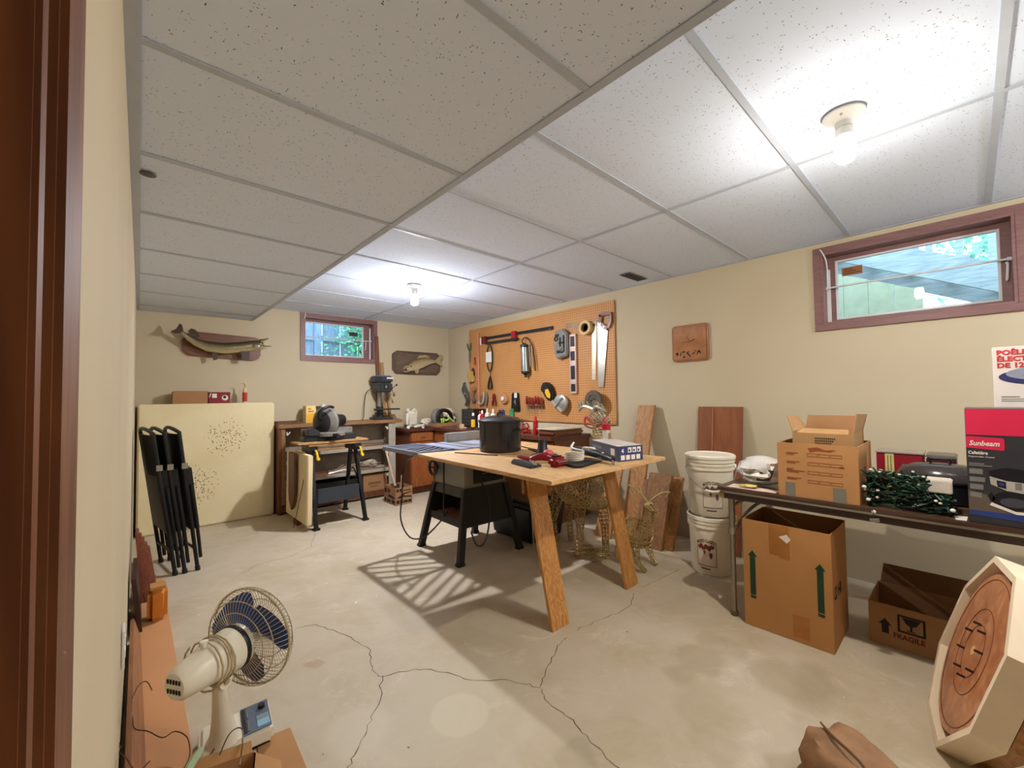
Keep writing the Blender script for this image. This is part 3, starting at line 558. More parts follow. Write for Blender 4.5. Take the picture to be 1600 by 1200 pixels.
MB().xy([(2.315, 5.03), (2.355, 4.975), (2.485, 4.975), (2.52, 5.03), (2.52, 5.19), (2.315, 5.19)], 1.5005, 1.515).build('cover_lid', M_DPB, t, bevel=.005)
MB().lathe([(.022, 0), (.022, -.06), (.016, -.075), (.016, -.12), (.011, -.14), (.003, -.145), (.003, -.18)], (2.41, 5.05, 1.30), 16).build('chuck', M_METAL, t)
for a in (0.5, 2.6, 4.7):
    p = Vector((2.54 + .01, 5.09, 1.35)); q = p + Vector((.03, .09 * math.cos(a), .09 * math.sin(a))); MB().cyl(p, q, .005, n=8).build('feed_handle', M_METAL, t); MB().ell(q, (.013, .013, .013), 10, 6).build('knob', M_BLACK, t)
MB().cyl((2.515, 5.09, 1.35), (2.555, 5.09, 1.35), .018, n=14).build('feed_hub', M_METAL, t)
decal('badge', [rect(.07, .03, .09, .02)], frame((2.35, 4.96, 1.44), (1, 0, 0), (0, 0, 1)), M_PRINTW, t); decal('switch_plate', [rect(.06, .03, .07, .06)], frame((2.325, 4.98, 1.31), (1, 0, 0), (0, 0, 1)), M_BLACK, t); decal('switch', [rect(.085, .045, .02, .03)], frame((2.325, 4.979, 1.31), (1, 0, 0), (0, 0, 1)), M_METAL, t, .003)
MB().tube([(2.33, 5.19, 1.36), (2.26, 5.21, 1.30), (2.23, 5.2, 1.15), (2.2, 5.15, 1.0), (2.16, 5.1, .962)], .005, 6).build('power_cord', M_BLACK, t)
tag(MB().bar((2.45, 5.235, .957), (2.415, 5.255, 2.045), .05, .018, (0, 1, 0)).build('wood_strip', M_BROWNZ, origin=(2.45, 5.235, .956)), 'tall thin brown strip of wood leaning behind the drill press', 'wood strip', 'strips behind the drill press')
tag(MB().bar((2.52, 5.225, .957), (2.49, 5.255, 1.70), .045, .018, (0, 1, 0)).build('wood_strip', M_PINEZ, origin=(2.52, 5.225, .956)), 'shorter pale strip of wood leaning behind the drill press', 'wood strip', 'strips behind the drill press')
tag(MB().bar((2.585, 5.215, .957), (2.57, 5.25, 1.36), .03, .015, (0, 1, 0)).build('wood_strip', M_PINEZ, origin=(2.585, 5.215, .956)), 'shortest pinkish strip of wood leaning right of the drill press column', 'wood strip', 'strips behind the drill press')

# folding work stand with miter saw
t = thing('work_stand', 'black folding work stand with yellow cranks carrying the miter saw', 'work stand', (1.56, 4.42, 0))
for x, sx in ((1.345, -1), (1.775, 1)):
    for yt, yb in ((4.36, 4.15), (4.48, 4.69)):
        MB().bar((x, yt, .715), (x + sx * .02, yb, .012), .045, .03, (1, 0, 0)).build('leg', M_BLKMET, t, bevel=.003); MB().box(x + sx * .02 - .03, x + sx * .02 + .03, yb - .025, yb + .025, 0, .02).build('foot', M_BLACK, t, bevel=.003)
    MB().box(x - .035, x + .035, 4.28, 4.56, .70, .765).build('jaw_bracket', M_BLKMET, t, bevel=.005)
    MB().tube([(x, 4.28, .73), (x, 4.235, .73)], .01, 8).build('screw', M_METAL, t); c = MB().tube([(x, 4.235, .735), (x + .01, 4.228, .70), (x + .015, 4.226, .66)], .011, 8).build('crank', mat('crank_yellow', (226, 186, 48), 0.4), t); MB().lathe([(.016, 0), (.018, .01), (.014, .03)], (x + .018, 4.232, .652), 12, (0, -1, 0)).build('crank_knob', MATS['crank_yellow'], c)
    MB().tube([(x, 4.22, .30), (x, 4.42, .50), (x, 4.62, .30)], .007, 6).build('brace', M_BLKMET, t)
MB().box(1.36, 1.76, 4.215, 4.25, .22, .36).build('step_panel', mat('stand_slate', (52, 58, 66), 0.5), t, bevel=.004); MB().box(1.36, 1.76, 4.25, 4.56, .222, .232).build('step_tray', M_BLKMET, t)
MB().box(1.30, 1.80, 4.28, 4.41, .766, .79).build('jaw_board', M_PINE, t, bevel=.003); MB().box(1.30, 1.82, 4.45, 4.56, .766, .79).build('jaw_board', M_SHELF, t, bevel=.003)
tag(MB().box(1.2, 1.88, 4.27, 4.53, .7905, .808).build('plywood_board', M_PINE, origin=(1.54, 4.4, .79), bevel=.002), 'pale plywood board on the work stand under the miter saw', 'board')
t = thing('miter_saw', 'black and grey miter saw clamped on the folding work stand', 'miter saw', (1.53, 4.4, .808))
M_MSG = mat('saw_grey', (132, 128, 122), 0.35, 0.3); M_MSD = mat('saw_dark', (40, 40, 42), 0.4)
MB().box(1.27, 1.79, 4.34, 4.50, .8085, .865).build('base', M_MSD, t, bevel=.012); MB().lathe([(.14, 0), (.14, .03), (.13, .04)], (1.53, 4.38, .855), 28).build('turntable', M_MSG, t)
MB().xy([(1.495, 4.40), (1.565, 4.40), (1.55, 4.2), (1.51, 4.2)], .84, .885).build('miter_arm', M_MSD, t, bevel=.006); MB().lathe([(.018, 0), (.022, .02), (.018, .05)], (1.53, 4.2, .86), 14, (0, -1, 0)).build('miter_knob', M_BLACK, t)
for x0, x1 in ((1.28, 1.49), (1.57, 1.78)): MB().box(x0, x1, 4.44, 4.465, .866, .93).build('fence', M_MSG, t, bevel=.004)
MB().xz([(1.3, .865), (1.42, .865), (1.40, .915), (1.34, .945), (1.29, .93)], 4.31, 4.40).build('clamp_block', M_MSD, t, bevel=.006)
ax = Vector((1, .5, 0)).normalized()
MB().lathe([(0, -.06), (.09, -.055), (.13, -.035), (.155, -.012), (.158, .02), (.13, .035), (0, .035)], (1.49, 4.41, .99), 30, ax).build('blade_guard', M_MSG, t)
MB().lathe([(0, -.075), (.06, -.072), (.10, -.058), (.115, -.046)], (1.49, 4.41, .985), 24, ax).build('guard_disc', M_MSD, t)
MB().lathe([(0, .036), (.12, .036), (.11, .09), (.085, .10), (0, .10)], (1.49, 4.41, .99), 24, ax).build('gear_case', M_MSD, t)
MB().lathe([(.0, .10), (.062, .10), (.065, .13), (.06, .23), (.04, .245), (0, .245)], (1.49, 4.41, 1.0), 20, ax).build('motor', M_BLACK, t)
MB().tube([(1.42, 4.33, 1.02), (1.38, 4.27, 1.07), (1.40, 4.24, 1.12), (1.47, 4.25, 1.15), (1.53, 4.3, 1.14)], .014, 10).build('handle', M_BLACK, t)
MB().lathe([(0, -.003), (.127, -.003), (.127, .0), (0, .0)], (1.49, 4.41, .985), 36, ax).build('blade', M_METAL, t); MB().box(1.49, 1.57, 4.47, 4.53, .865, 1.02).build('hinge_post', M_MSD, t, bevel=.01)
MB().lathe([(0, 0), (.022, 0), (.03, .07), (0, .075)], (1.50, 4.44, 1.10), 14, (-.2, .4, .6)).build('dust_port', mat('clear_grey', (150, 148, 142), 0.3), t)
# foam sheet, arrow-shaped board and stick by the stand
fs = MB().hexa([(1.238, 4.15, .05), (1.288, 4.15, .05), (1.288, 4.84, .05), (1.238, 4.84, .05)], [(1.248, 4.15, .70), (1.298, 4.15, .70), (1.298, 4.84, .70), (1.248, 4.84, .70)]).build('foam_sheet', mat('foam_cream', (226, 208, 168), 0.85, 0, 0.05, 4, .1, 50), origin=(1.287, 4.5, .05), bevel=.008)
tag(fs, 'cream foam sheet standing on edge against the left side of the work stand', 'foam sheet')
tag(MB().box(1.235, 1.29, 4.44, 4.56, 0.0, .0495).build('wood_block', mat('block_red', (110, 44, 30), 0.7), origin=(1.28, 4.5, 0), bevel=.002), 'small red-brown block under the cream foam sheet', 'block')
tag(MB().yz([(4.42, .70), (4.62, .70), (4.62, .30), (4.60, .22), (4.53, .14), (4.46, .22), (4.42, .30)], 1.205, 1.230).build('pointed_board', M_BROWNZ, origin=(1.25, 4.52, .14), bevel=.002), 'brown board with a pointed lower end leaning on the cream foam sheet', 'board')
tag(MB().tube([(1.20, 4.40, .0), (1.225, 4.19, .48)], .004, 6).build('thin_stick', M_BROWNZ, origin=(1.20, 4.40, 0)), 'thin brown stick leaning across the cream foam sheet', 'stick')
tag(MB().hexa([(1.45, 4.30, .0), (1.455, 4.275, .0), (1.68, 4.24, .0), (1.68, 4.262, .0)], [(1.45, 4.30, .008), (1.455, 4.275, .008), (1.68, 4.24, .008), (1.68, 4.262, .008)]).build('white_strip', mat('strip_white', (216, 204, 176), 0.7), origin=(1.56, 4.27, 0)), 'short white wooden strip lying on the floor under the work stand', 'wood strip')
# printed carton with broom handles
t = thing('fruit_carton', 'small brown carton with bold black print beside the corner cabinet', 'box', (2.37, 4.57, 0))
cx0, cx1, cy0, cy1, ch = 2.265, 2.475, 4.43, 4.72, .20
for q in ((cx0, cx1, cy0, cy0 + .005), (cx0, cx1, cy1 - .005, cy1), (cx0, cx0 + .005, cy0 + .005, cy1 - .005), (cx1 - .005, cx1, cy0 + .005, cy1 - .005)): MB().box(*q, .001, ch).build('side', M_KRAFT2, t)
MB().box(cx0, cx1, cy0, cy1, .0005, .004).build('bottom', M_KDARK, t)
F_ = frame((cx0, cy0, 0), (1, 0, 0), (0, 0, 1)); decal('print', [rect(.01, .15, .03, .035), rect(.05, .15, .03, .035), rect(.1, .155, .09, .012), rect(.012, .02, .035, .04), rect(.055, .02, .035, .04), rect(.1, .02, .05, .03), rect(.155, .02, .045, .03), [(.01, .08), (.06, .075), (.12, .12), (.2, .13), (.2, .14), (.11, .135)], [(.07, .09), (.2, .075), (.2, .09), (.09, .105)]], F_, M_INK, t)
F_ = frame((cx0, cy1, 0), (0, -1, 0), (0, 0, 1)); decal('print', [rect(.01, .02, .05, .04), rect(.08, .02, .08, .03), rect(.2, .02, .07, .035), rect(.02, .12, .05, .05), rect(.1, .13, .05, .04), [(.1, .08), (.25, .07), (.27, .09), (.12, .11)]], F_, M_INK, t)
M_BROOM = mat('broom_handle', (196, 164, 136), 0.6)
for k, (p, q) in enumerate((((2.37, 4.55, .01), (2.33, 4.80, .58)), ((2.43, 4.62, .006), (2.455, 4.64, .30)))):
    tag(MB().tube([p, q], .012, 10).build('broom_stick', M_BROOM, origin=p), ['pale wooden stick standing in the black-printed carton, leaning to the shelf post', 'short pale stick in the black-printed carton by the cabinet'][k], 'stick', 'sticks in the printed carton')
for k in range(3): tag(MB().tube([(2.29 + .05 * k, 4.47, .006), (2.30 + .045 * k, 4.50 + .03 * (k % 2), .215 + .012 * (k % 2))], .014, 8).build('dark_offcut', M_BLKMET, origin=(2.29 + .05 * k, 4.47, .006)), ['leftmost dark rod end sticking out of the black-printed carton', 'middle and tallest dark rod end in the black-printed carton', 'rightmost dark rod end in the black-printed carton'][k], 'rod', 'dark rods in the printed carton')

# folded chairs against the left wall
for k in range(3):
    o = (0, .060, .142)[k]; lb = ['black folding chair folded flat, nearest the left wall', 'black folding chair folded flat, middle of the three', 'black folding chair folded flat, outermost of the three'][k]
    t = thing('folding_chair', lb, 'chair', (.23 + o, 4.0, 0), 'folded chairs by the left wall')
    y0, y1 = 3.80, 4.18; SH = Matrix(((1, -.16, 0, .16 * 4.18), (0, 1, 0, 0), (0, 0, 1, 0), (0, 0, 0, 1)))   # each chair stands slightly turned from the wall
    def X(z): return .085 + o + (1.02 - z) * .13 * (1 - o * .8)
    def P(z, y, dx=0): return (X(z) + dx, y, z)
    for y in (y0, y1):
        MB(SH).tube([P(.84, y), P(.6, y), P(.3, y), P(.012, y)], .0125, 8).build('front_leg', M_BLKMET, t)
        MB(SH).tube([P(.62, y, .03), P(.3, y, .03), P(.05 + .02 * k, y, .026)], .011, 8).build('rear_leg', M_BLKMET, t)
        MB(SH).cyl(P(.0, y), P(.03, y), .0155, n=10).build('rubber_foot', M_BLACK, t)
    n = 12; MB(SH).tube([P(.84, y0), P(.95, y0)] + [(X(1.0) - .02 * math.sin(math.pi * i / n), y0 + (y1 - y0) * i / n, 1.0 + .03 * math.sin(math.pi * i / n)) for i in range(n + 1)] + [P(.95, y1), P(.84, y1)], .0125, 8).build('back_frame', M_BLKMET, t)
    def slab(z0, z1, d0, d1, nm, bow=0.0, e=.012, bv=.006):
        n = 8; ring = lambda z: [(X(z) + d0 - bow * math.sin(math.pi * i / n), y0 + e + (y1 - y0 - 2 * e) * i / n, z) for i in range(n + 1)] + [(X(z) + d1 - bow * math.sin(math.pi * i / n), y0 + e + (y1 - y0 - 2 * e) * i / n, z) for i in range(n, -1, -1)]
        MB(SH).loft([ring(z0), ring((z0 + z1) / 2), ring(z1)]).build(nm, M_BLACK, t)
    slab(.70, .985, -.008, .012, 'backrest', .02); slab(.30, .74, -.012, .046, 'seat', 0)
    MB(SH).cyl(P(.16, y0), P(.16, y1), .009, n=8).build('stretcher', M_BLKMET, t)
    MB(SH).box(X(.76) - .014, X(.76) + .02, y0 - .016, y0 - .008, .74, .78).build('hinge', M_METAL, t)

# boards and odds and ends along the left wall
M_MDF = mat('pink_board', (198, 144, 98), 0.55, 0, 0.05, 3)
tag(MB().box(.062, .205, 1.25, 3.76, .0, .02).build('floor_board', M_MDF, origin=(.13, 2.5, 0), bevel=.002), 'long pinkish-tan board lying flat on the floor along the left wall', 'board')
tag(MB().hexa([(.062, 1.30, .0205), (.085, 1.30, .0205), (.085, 2.9, .0205), (.062, 2.9, .0205)], [(.028, 1.30, .115), (.045, 1.30, .12), (.058, 2.9, .12), (.045, 2.9, .115)]).build('leaning_board', wood('board_tan', (178, 122, 82), (158, 104, 68), 'Y', 6, 1, 0.6), origin=(.07, 2.3, .02)), 'darker tan board leaning between the left wall and the floor board', 'board')
tag(MB().hexa([(.072, 2.95, .0205), (.092, 2.95, .0205), (.092, 3.34, .0205), (.072, 3.34, .0205)], [(.045, 2.95, .30), (.065, 2.95, .30), (.075, 3.35, .30), (.055, 3.35, .30)]).build('dark_sheet', mat('panel_dark', (58, 34, 24), 0.6), origin=(.09, 3.15, .02)), 'dark brown panel leaning on the left wall behind the orange jug', 'panel')
for k in range(5):
    o = k * .017; zt = .42 - .035 * k
    tag(MB().hexa([(.092 + o, 3.36, .021), (.106 + o, 3.36, .021), (.106 + o, 3.5, .021), (.092 + o, 3.5, .021)], [(.062 + o * .8, 3.44 + .02 * k, zt), (.076 + o * .8, 3.44 + .02 * k, zt), (.080 + o * .8, 3.58 + .02 * k, zt), (.066 + o * .8, 3.58 + .02 * k, zt)]).build('trim_piece', wood('trim_red', (150, 78, 48), (112, 52, 32), 'Z', 14, 1, 0.45), origin=(.09 + o, 3.43, .021), bevel=.001),
        ['tallest red-brown wood strip of the bundle by the folding chairs', 'second red-brown wood strip from the left wall', 'middle red-brown wood strip of the bundle by the folding chairs', 'fourth red-brown wood strip from the left wall', 'shortest red-brown wood strip, outermost of the bundle'][k], 'wood strip', 'red-brown strips by the left wall')
t = thing('orange_jug', 'small orange plastic jug standing on the floor board by the left wall', 'jug', (.155, 3.08, .02))
MB().box(.112, .198, 3.02, 3.14, .0205, .19).build('body', mat('jug_orange', (206, 122, 40), 0.4, 0, 0.08), t, bevel=.022, seg=3); MB().box(.118, .192, 3.03, 3.13, .188, .203).build('lid', mat('jug_lid', (178, 128, 70), 0.6), t, bevel=.006)
t = thing('wall_outlet', 'white outlet plate on the left wall seen edge-on above the boards', 'outlet', (lwall(1.9), 1.9, .42))
MB().box(lwall(1.9) + .0005, lwall(1.9) + .009, 1.86, 1.94, .36, .48).build('plate', M_WHITE, t, bevel=.002)
for z in (.40, .44): MB().box(lwall(1.9) + .009, lwall(1.9) + .011, 1.885, 1.915, z - .012, z + .012).build('socket', mat('socket_white', (240, 238, 230), .4), t)

# desk fan
def fan():
    t = thing('desk_fan', 'white desk fan with blue blades and wire cage standing on the floor', 'fan', (.32, 1.80, 0))
    M_F = mat('fan_white', (226, 218, 198), 0.35, 0, 0.03); M_W = mat('cage_wire', (178, 162, 128), 0.35, 0.3); M_B = mat('fan_blue', (44, 76, 142), 0.3, 0, 0.06)
    c = Vector((.357, 1.744, .387)); n = Vector((.838, .546, .02)).normalized(); u = Vector((-n.y, n.x, 0)).normalized(); v = n.cross(u)
    # base
    A = math.radians(-6); Mb = T(.325, 1.805, 0) @ rotz(A)
    MB(Mb).hexa([(-.11, -.088, .012), (.11, -.088, .012), (.11, .088, .012), (-.11, .088, .012)], [(-.105, -.082, .05), (.108, -.085, .062), (.108, .085, .062), (-.105, .082, .05)]).build('base', M_F, t, bevel=.010)
    MB(Mb).box(-.095, .098, -.075, .075, .001, .013).build('base_bottom', M_BLACK, t)
    Mp = Mb @ T(.062, 0, .0605) @ Matrix.Rotation(math.radians(-3.2), 4, 'Y')
    MB(Mp).box(-.045, .042, -.078, .078, 0, .003).build('control_panel', mat('panel_blue_grey', (92, 104, 122), 0.4), t, bevel=.001)
    for q, m in (((-.043, -.032, -.07, .07), mat('panel_navy', (28, 34, 50), .4)), ((0, .038, -.065, .0), mat('panel_sky', (132, 176, 196), .4)), ((.0, .038, -.03, .0), M_WHITE)): MB(Mp).box(*q, .003, .0045).build('button', m, t, bevel=.0005)
    MB(Mp).lathe([(.012, 0), (.011, .012), (0, .012)], (.02, .04, .003), 14).build('timer_knob', M_BLACK, t)
    for y in (-.035, .035): MB(Mp).box(-.028, -.024, y - .03, y + .03, .003, .006).build('slider', M_METAL, t)
    # column
    p = Vector((.285, 1.775, .05)); q = c - n * .118 + Vector((0, 0, -.075))
    rings = [[p.lerp(q, f) + Vector((a * math.cos(k * math.pi / 8), b * math.sin(k * math.pi / 8), 0)) for k in range(16)] for f, a, b in ((0, .055, .055), (.12, .04, .042), (.4, .03, .034), (1, .019, .022))]
    MB().loft(rings).build('column', M_F, t); MB().cyl(q - u * .028, q + u * .028, .022, n=18).build('tilt_pivot', M_F, t); MB().cyl(q - u * .034, q + u * .034, .009, n=12).build('pivot_bolt', M_W, t)
    # motor housing
    hp = [(.0, -.262), (.038, -.262), (.048, -.250), (.055, -.20), (.067, -.12), (.072, -.065), (.068, -.045), (0, -.045)]
    MB().lathe(hp, c, 28, n).build('motor_housing', M_F, t); MB().lathe([(.0722, -.078), (.074, -.07), (.0722, -.062)], c, 28, n).build('housing_band', M_BLACK, t)
    for a in range(-2, 3):
        for s in (1, -1): MB().cyl(c - n * .2625 + u * a * .011 + v * s * .014 - v * .006, c - n * .2635 + u * a * .011 + v * s * .014 + v * .006, .003, n=6).build('air_slot', M_INK, t)
    MB().lathe([(.009, 0), (.011, .012), (.011, .02), (0, .022)], c - n * .17 + v * .060, 12, v).build('oscillation_knob', M_F, t)
    MB().box(0, 0, 0, 0, 0, 0)
    cd = [c - n * .13 + (u * math.cos(a * .42) + v * math.sin(a * .42)) * (.0735 + .001 * (a % 3)) + n * (.012 * math.sin(a * .11) - .0008 * a) for a in range(48)]; MB().tube(cd, .0032, 5).build('power_cord', mat('cord_beige', (178, 160, 124), .5), t)
    # cage: ring, rear and front grilles
    R = .165; ringp = [c + R * (math.cos(2 * math.pi * k / 48) * u + math.sin(2 * math.pi * k / 48) * v) for k in range(48)]
    MB().tube(ringp, .0038, 6, True).build('cage_ring', M_W, t)
    for nm, s in (('rear_grille', -1), ('front_grille', 1)):
        b = MB()
        for k in range(64):
            d = math.cos(2 * math.pi * k / 64) * u + math.sin(2 * math.pi * k / 64) * v
            prof = [(.166, 0), (.163, .018 * s), (.14, .040 * s), (.10, .050 * s), (.058 if s < 0 else .03, .052 * s)]
            b.tube([c + d * r + n * h for r, h in prof], .0011, 4)
        for r, h in ((.14, .041), (.105, .051), (.06 if s < 0 else .03, .053)): b.tube([c + r * (math.cos(2 * math.pi * k / 32) * u + math.sin(2 * math.pi * k / 32) * v) + n * h * s for k in range(32)], .0018, 5, True)
        b.build(nm, M_W, t)
    MB().lathe([(0, .046), (.03, .046), (.03, .054), (0, .056)], c, 18, n).build('cage_badge', M_METAL, t)
    MB().lathe([(0, -.028), (.028, -.028), (.03, .01), (.024, .03), (0, .034)], c, 18, n).build('blade_hub', M_F, t)
    for k in range(3):
        b = MB(); a0 = k * 2 * math.pi / 3 + .45; top, bot = [], []
        for r_ in (0.026, .07, .11, .138, .147):
            wid = {.026: .5, .07: .80, .11: .84, .138: .74, .147: .5}[r_]
            row = []
            for j in range(7):
                f = j / 6 - .5; a = a0 + f * 2 * wid + r_ * 1.5; row.append(c + r_ * (math.cos(a) * u + math.sin(a) * v) + n * (f * .045))
            top.append(row)
        vs_ = [p_ for r_ in top for p_ in r_] + [p_ + n * .003 for r_ in top for p_ in r_]; fs_ = []; N = len(top) * 7
        for i in range(len(top) - 1):
            for j in range(6):
                q4 = (i * 7 + j, i * 7 + j + 1, i * 7 + j + 8, i * 7 + j + 7); fs_ += [q4, tuple(x + N for x in q4[::-1])]
        b.add(vs_, fs_).build('blade', M_B, t)
fan()
# card box and wire hangers at the near left
t = thing('open_carton', 'open brown carton with spread flaps on the floor in front of the fan', 'box', (.215, 1.475, 0))
Mb = T(.215, 1.475, 0) @ rotz(math.radians(-14))
for q in ((-.10, .10, -.13, -.126), (-.10, .10, .126, .13), (-.10, -.096, -.126, .126), (.096, .10, -.126, .126)): MB(Mb).box(*q, .001, .10).build('side', M_KRAFT, t)
MB(Mb).box(-.096, .096, -.126, .126, .0005, .004).build('bottom', M_KDARK, t)
MB(Mb).hexa([(-.09, .126, .10), (.09, .126, .10), (.09, .130, .10), (-.09, .130, .10)], [(-.08, .155, .118), (.085, .155, .118), (.085, .158, .116), (-.08, .158, .116)]).build('flap', M_KRAFT, t)
MB(Mb).hexa([(.096, -.12, .10), (.10, -.12, .10), (.10, .12, .10), (.096, .12, .10)], [(.17, -.11, .05), (.172, -.11, .053), (.172, .11, .053), (.17, .11, .05)]).build('flap', M_KRAFT, t)
tag(MB().xy([(.335, 1.30), (.47, 1.30), (.485, 1.74), (.38, 1.76)], .0005, .004).build('card_sheet', M_KRAFT, origin=(.42, 1.55, 0)), 'flat sheet of brown card on the floor right of the open carton', 'card sheet')
M_WIRE = mat('hanger_wire', (84, 58, 30), 0.4, 0.5)
for k, (pts, lb) in enumerate((([(.105, 2.10, .14), (.09, 2.16, .15), (.065, 2.16, .14), (.05, 2.1, .115), (.052, 1.98, .12), (.058, 1.93, .118), (.09, 1.92, .10), (.125, 1.85, .10), (.16, 1.88, .085), (.19, 1.84, .07), (.19, 1.76, .06), (.165, 1.68, .075)], 'bent brown wire hanger lying over the boards, hook toward the fan'),
        ([(.17, 1.66, .08), (.20, 1.74, .06), (.235, 1.77, .055), (.255, 1.74, .06), (.20, 1.62, .10), (.17, 1.55, .115)], 'wire hanger loop hooked over the open carton edge'),
        ([(.25, 1.60, .125), (.28, 1.66, .13), (.305, 1.68, .13), (.32, 1.66, .13), (.31, 1.60, .125), (.29, 1.52, .12)], 'wire hanger lying across the open carton flap'),
        ([(.005 + .02, 1.82, .14), (.012, 1.88, .14), (.015, 1.84, .13), (.035, 1.78, .13), (.06, 1.70, .125), (.09, 1.72, .125)], 'curled wire end sticking up at the left wall'))):
    tag(MB().tube(pts, .0019, 5).build('wire_hanger', M_WIRE, origin=pts[0]), lb, 'hanger', 'wire hangers')
tag(MB().tube([(.15, 1.55, .125), (.175, 1.60, .13), (.20, 1.64, .132), (.215, 1.66, .13)], [.008, .012, .012, .005], 8).build('green_grip', mat('grip_green', (176, 200, 164), 0.5), origin=(.18, 1.6, .12)), 'pale green padded hanger end resting on the open carton', 'hanger end')
# ------------------------------------------------------------------ corner workbench
M_CAB = wood('cabinet_oak', (176, 104, 54), (146, 80, 38), 'Z', 8, 1, 0.45); M_CTOP = wood('counter_redbrown', (106, 58, 42), (82, 44, 34), 'Y', 8, 1, 0.35)
M_CABD = wood('cabinet_side', (128, 74, 44), (104, 58, 36), 'Z', 8, 1, 0.5)
t = thing('corner_cabinet', 'orange-brown wooden cabinet in the far right corner beside the shelf unit', 'cabinet', (2.83, 5.0, 0))
MB().box(2.635, 3.53, 4.77, 5.24, .08, .795).build('body', M_CABD, t); MB().box(2.66, 3.5, 4.82, 5.2, .0, .08).build('plinth', M_BROWNZ, t)
MB().box(2.645, 2.965, 4.75, 4.769, .10, .66).build('door', M_CAB, t, bevel=.004); d = MB().box(2.645, 2.965, 4.75, 4.769, .67, .785).build('drawer', M_CAB, t, bevel=.004)
MB().box(2.78, 2.84, 4.738, 4.75, .72, .73).build('drawer_pull', M_METAL, d)
for k, (y0, y1) in enumerate(((3.75, 4.74), (2.66, 3.74))):
    t = thing('bench_cabinet', ['brown base cabinet under the workbench behind the table saw', 'brown base cabinet under the near end of the workbench'][k], 'cabinet', (3.25, (y0 + y1) / 2, 0), 'base cabinets')
    MB().box(2.99, 3.53, y0, y1, .08, .795).build('body', M_CABD, t); MB().box(3.04, 3.5, y0 + .02, y1 - .02, 0, .08).build('plinth', M_BROWNZ, t)
    ym = (y0 + y1) / 2
    for a, b in ((y0 + .01, ym - .005), (ym + .005, y1 - .01)):
        MB().box(2.97, 2.989, a, b, .10, .64).build('door', M_CAB, t, bevel=.004); dr = MB().box(2.97, 2.989, a, b, .65, .785).build('drawer', M_CAB, t, bevel=.004); MB().box(2.958, 2.97, (a + b) / 2 - .04, (a + b) / 2 + .04, .71, .72).build('drawer_pull', M_METAL, dr)
cp = MB().xy([(2.60, 4.725), (2.93, 4.725), (2.93, 2.64), (3.536, 2.64), (3.536, 5.255), (2.60, 5.255)], .796, .836).build('workbench_top', M_CTOP, origin=(3.2, 4.2, .796), bevel=.006)
tag(cp, 'dark red-brown L-shaped worktop in the corner under the pegboard', 'worktop')
# things on the worktop
ZC = .8365
t = thing('rounded_case', 'brown wooden case with rounded corners at the near end of the worktop', 'case', (3.2, 2.75, ZC))
MB().box(3.0, 3.45, 2.66, 2.90, ZC, ZC + .06).build('body', wood('case_brown', (128, 78, 50), (104, 60, 38), 'X', 9, 1, .4), t, bevel=.02); MB().box(3.0, 3.45, 2.655, 2.905, ZC + .0605, ZC + .07).build('lid', mat('case_lid', (206, 190, 168), .5), t, bevel=.004)
t = thing('white_jug', 'white plastic jug with handle on the worktop in the far corner', 'jug', (2.86, 5.16, ZC))
MB().box(2.78, 2.94, 5.10, 5.22, ZC, ZC + .21).build('body', mat('jug_white', (226, 218, 198), .4), t, bevel=.03, seg=3); MB().lathe([(.025, 0), (.025, .04), (0, .04)], (2.82, 5.16, ZC + .205), 16).build('cap', M_WHITE, t); MB().tube([(2.88, 5.16, ZC + .2), (2.92, 5.16, ZC + .235), (2.95, 5.16, ZC + .19), (2.945, 5.16, ZC + .12)], .011, 8).build('handle', MATS['jug_white'], t)
M_PAPER = mat('crumpled_paper', (226, 214, 192), .7, 0, .1, 25, .5, 30)
def crumple(name, c, r, m, seed, label, cat, n=18, mm=12, amp=.28):
    q = random.Random(seed); b = MB(); rings = []
    for i in range(mm + 1):
        th = math.pi * i / mm; ring = []
        for k in range(n):
            f = 1 + q.uniform(-amp, amp) * (0.3 + math.sin(th)); ring.append((c[0] + r[0] * max(.02, math.sin(th)) * math.cos(2 * math.pi * k / n) * f, c[1] + r[1] * max(.02, math.sin(th)) * math.sin(2 * math.pi * k / n) * f, c[2] + r[2] * (1 - math.cos(th) * (1 if i > mm // 2 else .98)) * (1 if 0 < i < mm else 1)))
        rings.append(ring)
    b.loft(rings); return tag(b.build(name, m, origin=c, smooth=True), label, cat)
crumple('paper_wad', (3.03, 5.03, ZC), (.085, .055, .055), M_PAPER, 1, 'crumpled white wrapping in front of the white jug on the worktop', 'wrapping')
crumple('plastic_sack', (3.40, 5.08, ZC), (.12, .10, .12), M_PAPER, 2, 'crumpled white and beige plastic sack in the far corner of the worktop', 'sack')
for k, (p, q, r, m) in enumerate((((2.63, 4.80, ZC + .02), (2.75, 4.95, ZC + .02), .02, M_PAPER), ((2.72, 4.78, ZC + .022), (2.86, 4.86, ZC + .022), .022, M_PAPER), ((2.9, 4.80, ZC + .014), (2.96, 4.82, ZC + .014), .014, M_METAL))):
    d = (Vector(q) - Vector(p)).normalized(); tag(MB().lathe([(r * .55, 0), (r, 0), (r, (Vector(q) - Vector(p)).length), (r * .55, (Vector(q) - Vector(p)).length)], p, 14, d).build('paper_tube', m, origin=p), ['white paper tube at the left edge of the worktop', 'white paper tube lying behind the front edge of the worktop', 'short metal tube on the worktop corner'][k], 'tube', 'tubes on the worktop')
t = thing('clip_plate', 'small white plate with a dark hole standing at the worktop edge', 'plate', (2.80, 4.735, ZC - .02))
MB().box(2.785, 2.815, 4.728, 4.735, ZC, ZC + .05).build('plate', M_WHITE, t); MB().lathe([(.008, 0), (.008, .003)], (2.80, 4.728, ZC + .03), 10, (0, -1, 0)).build('hole', M_BLACK, t)
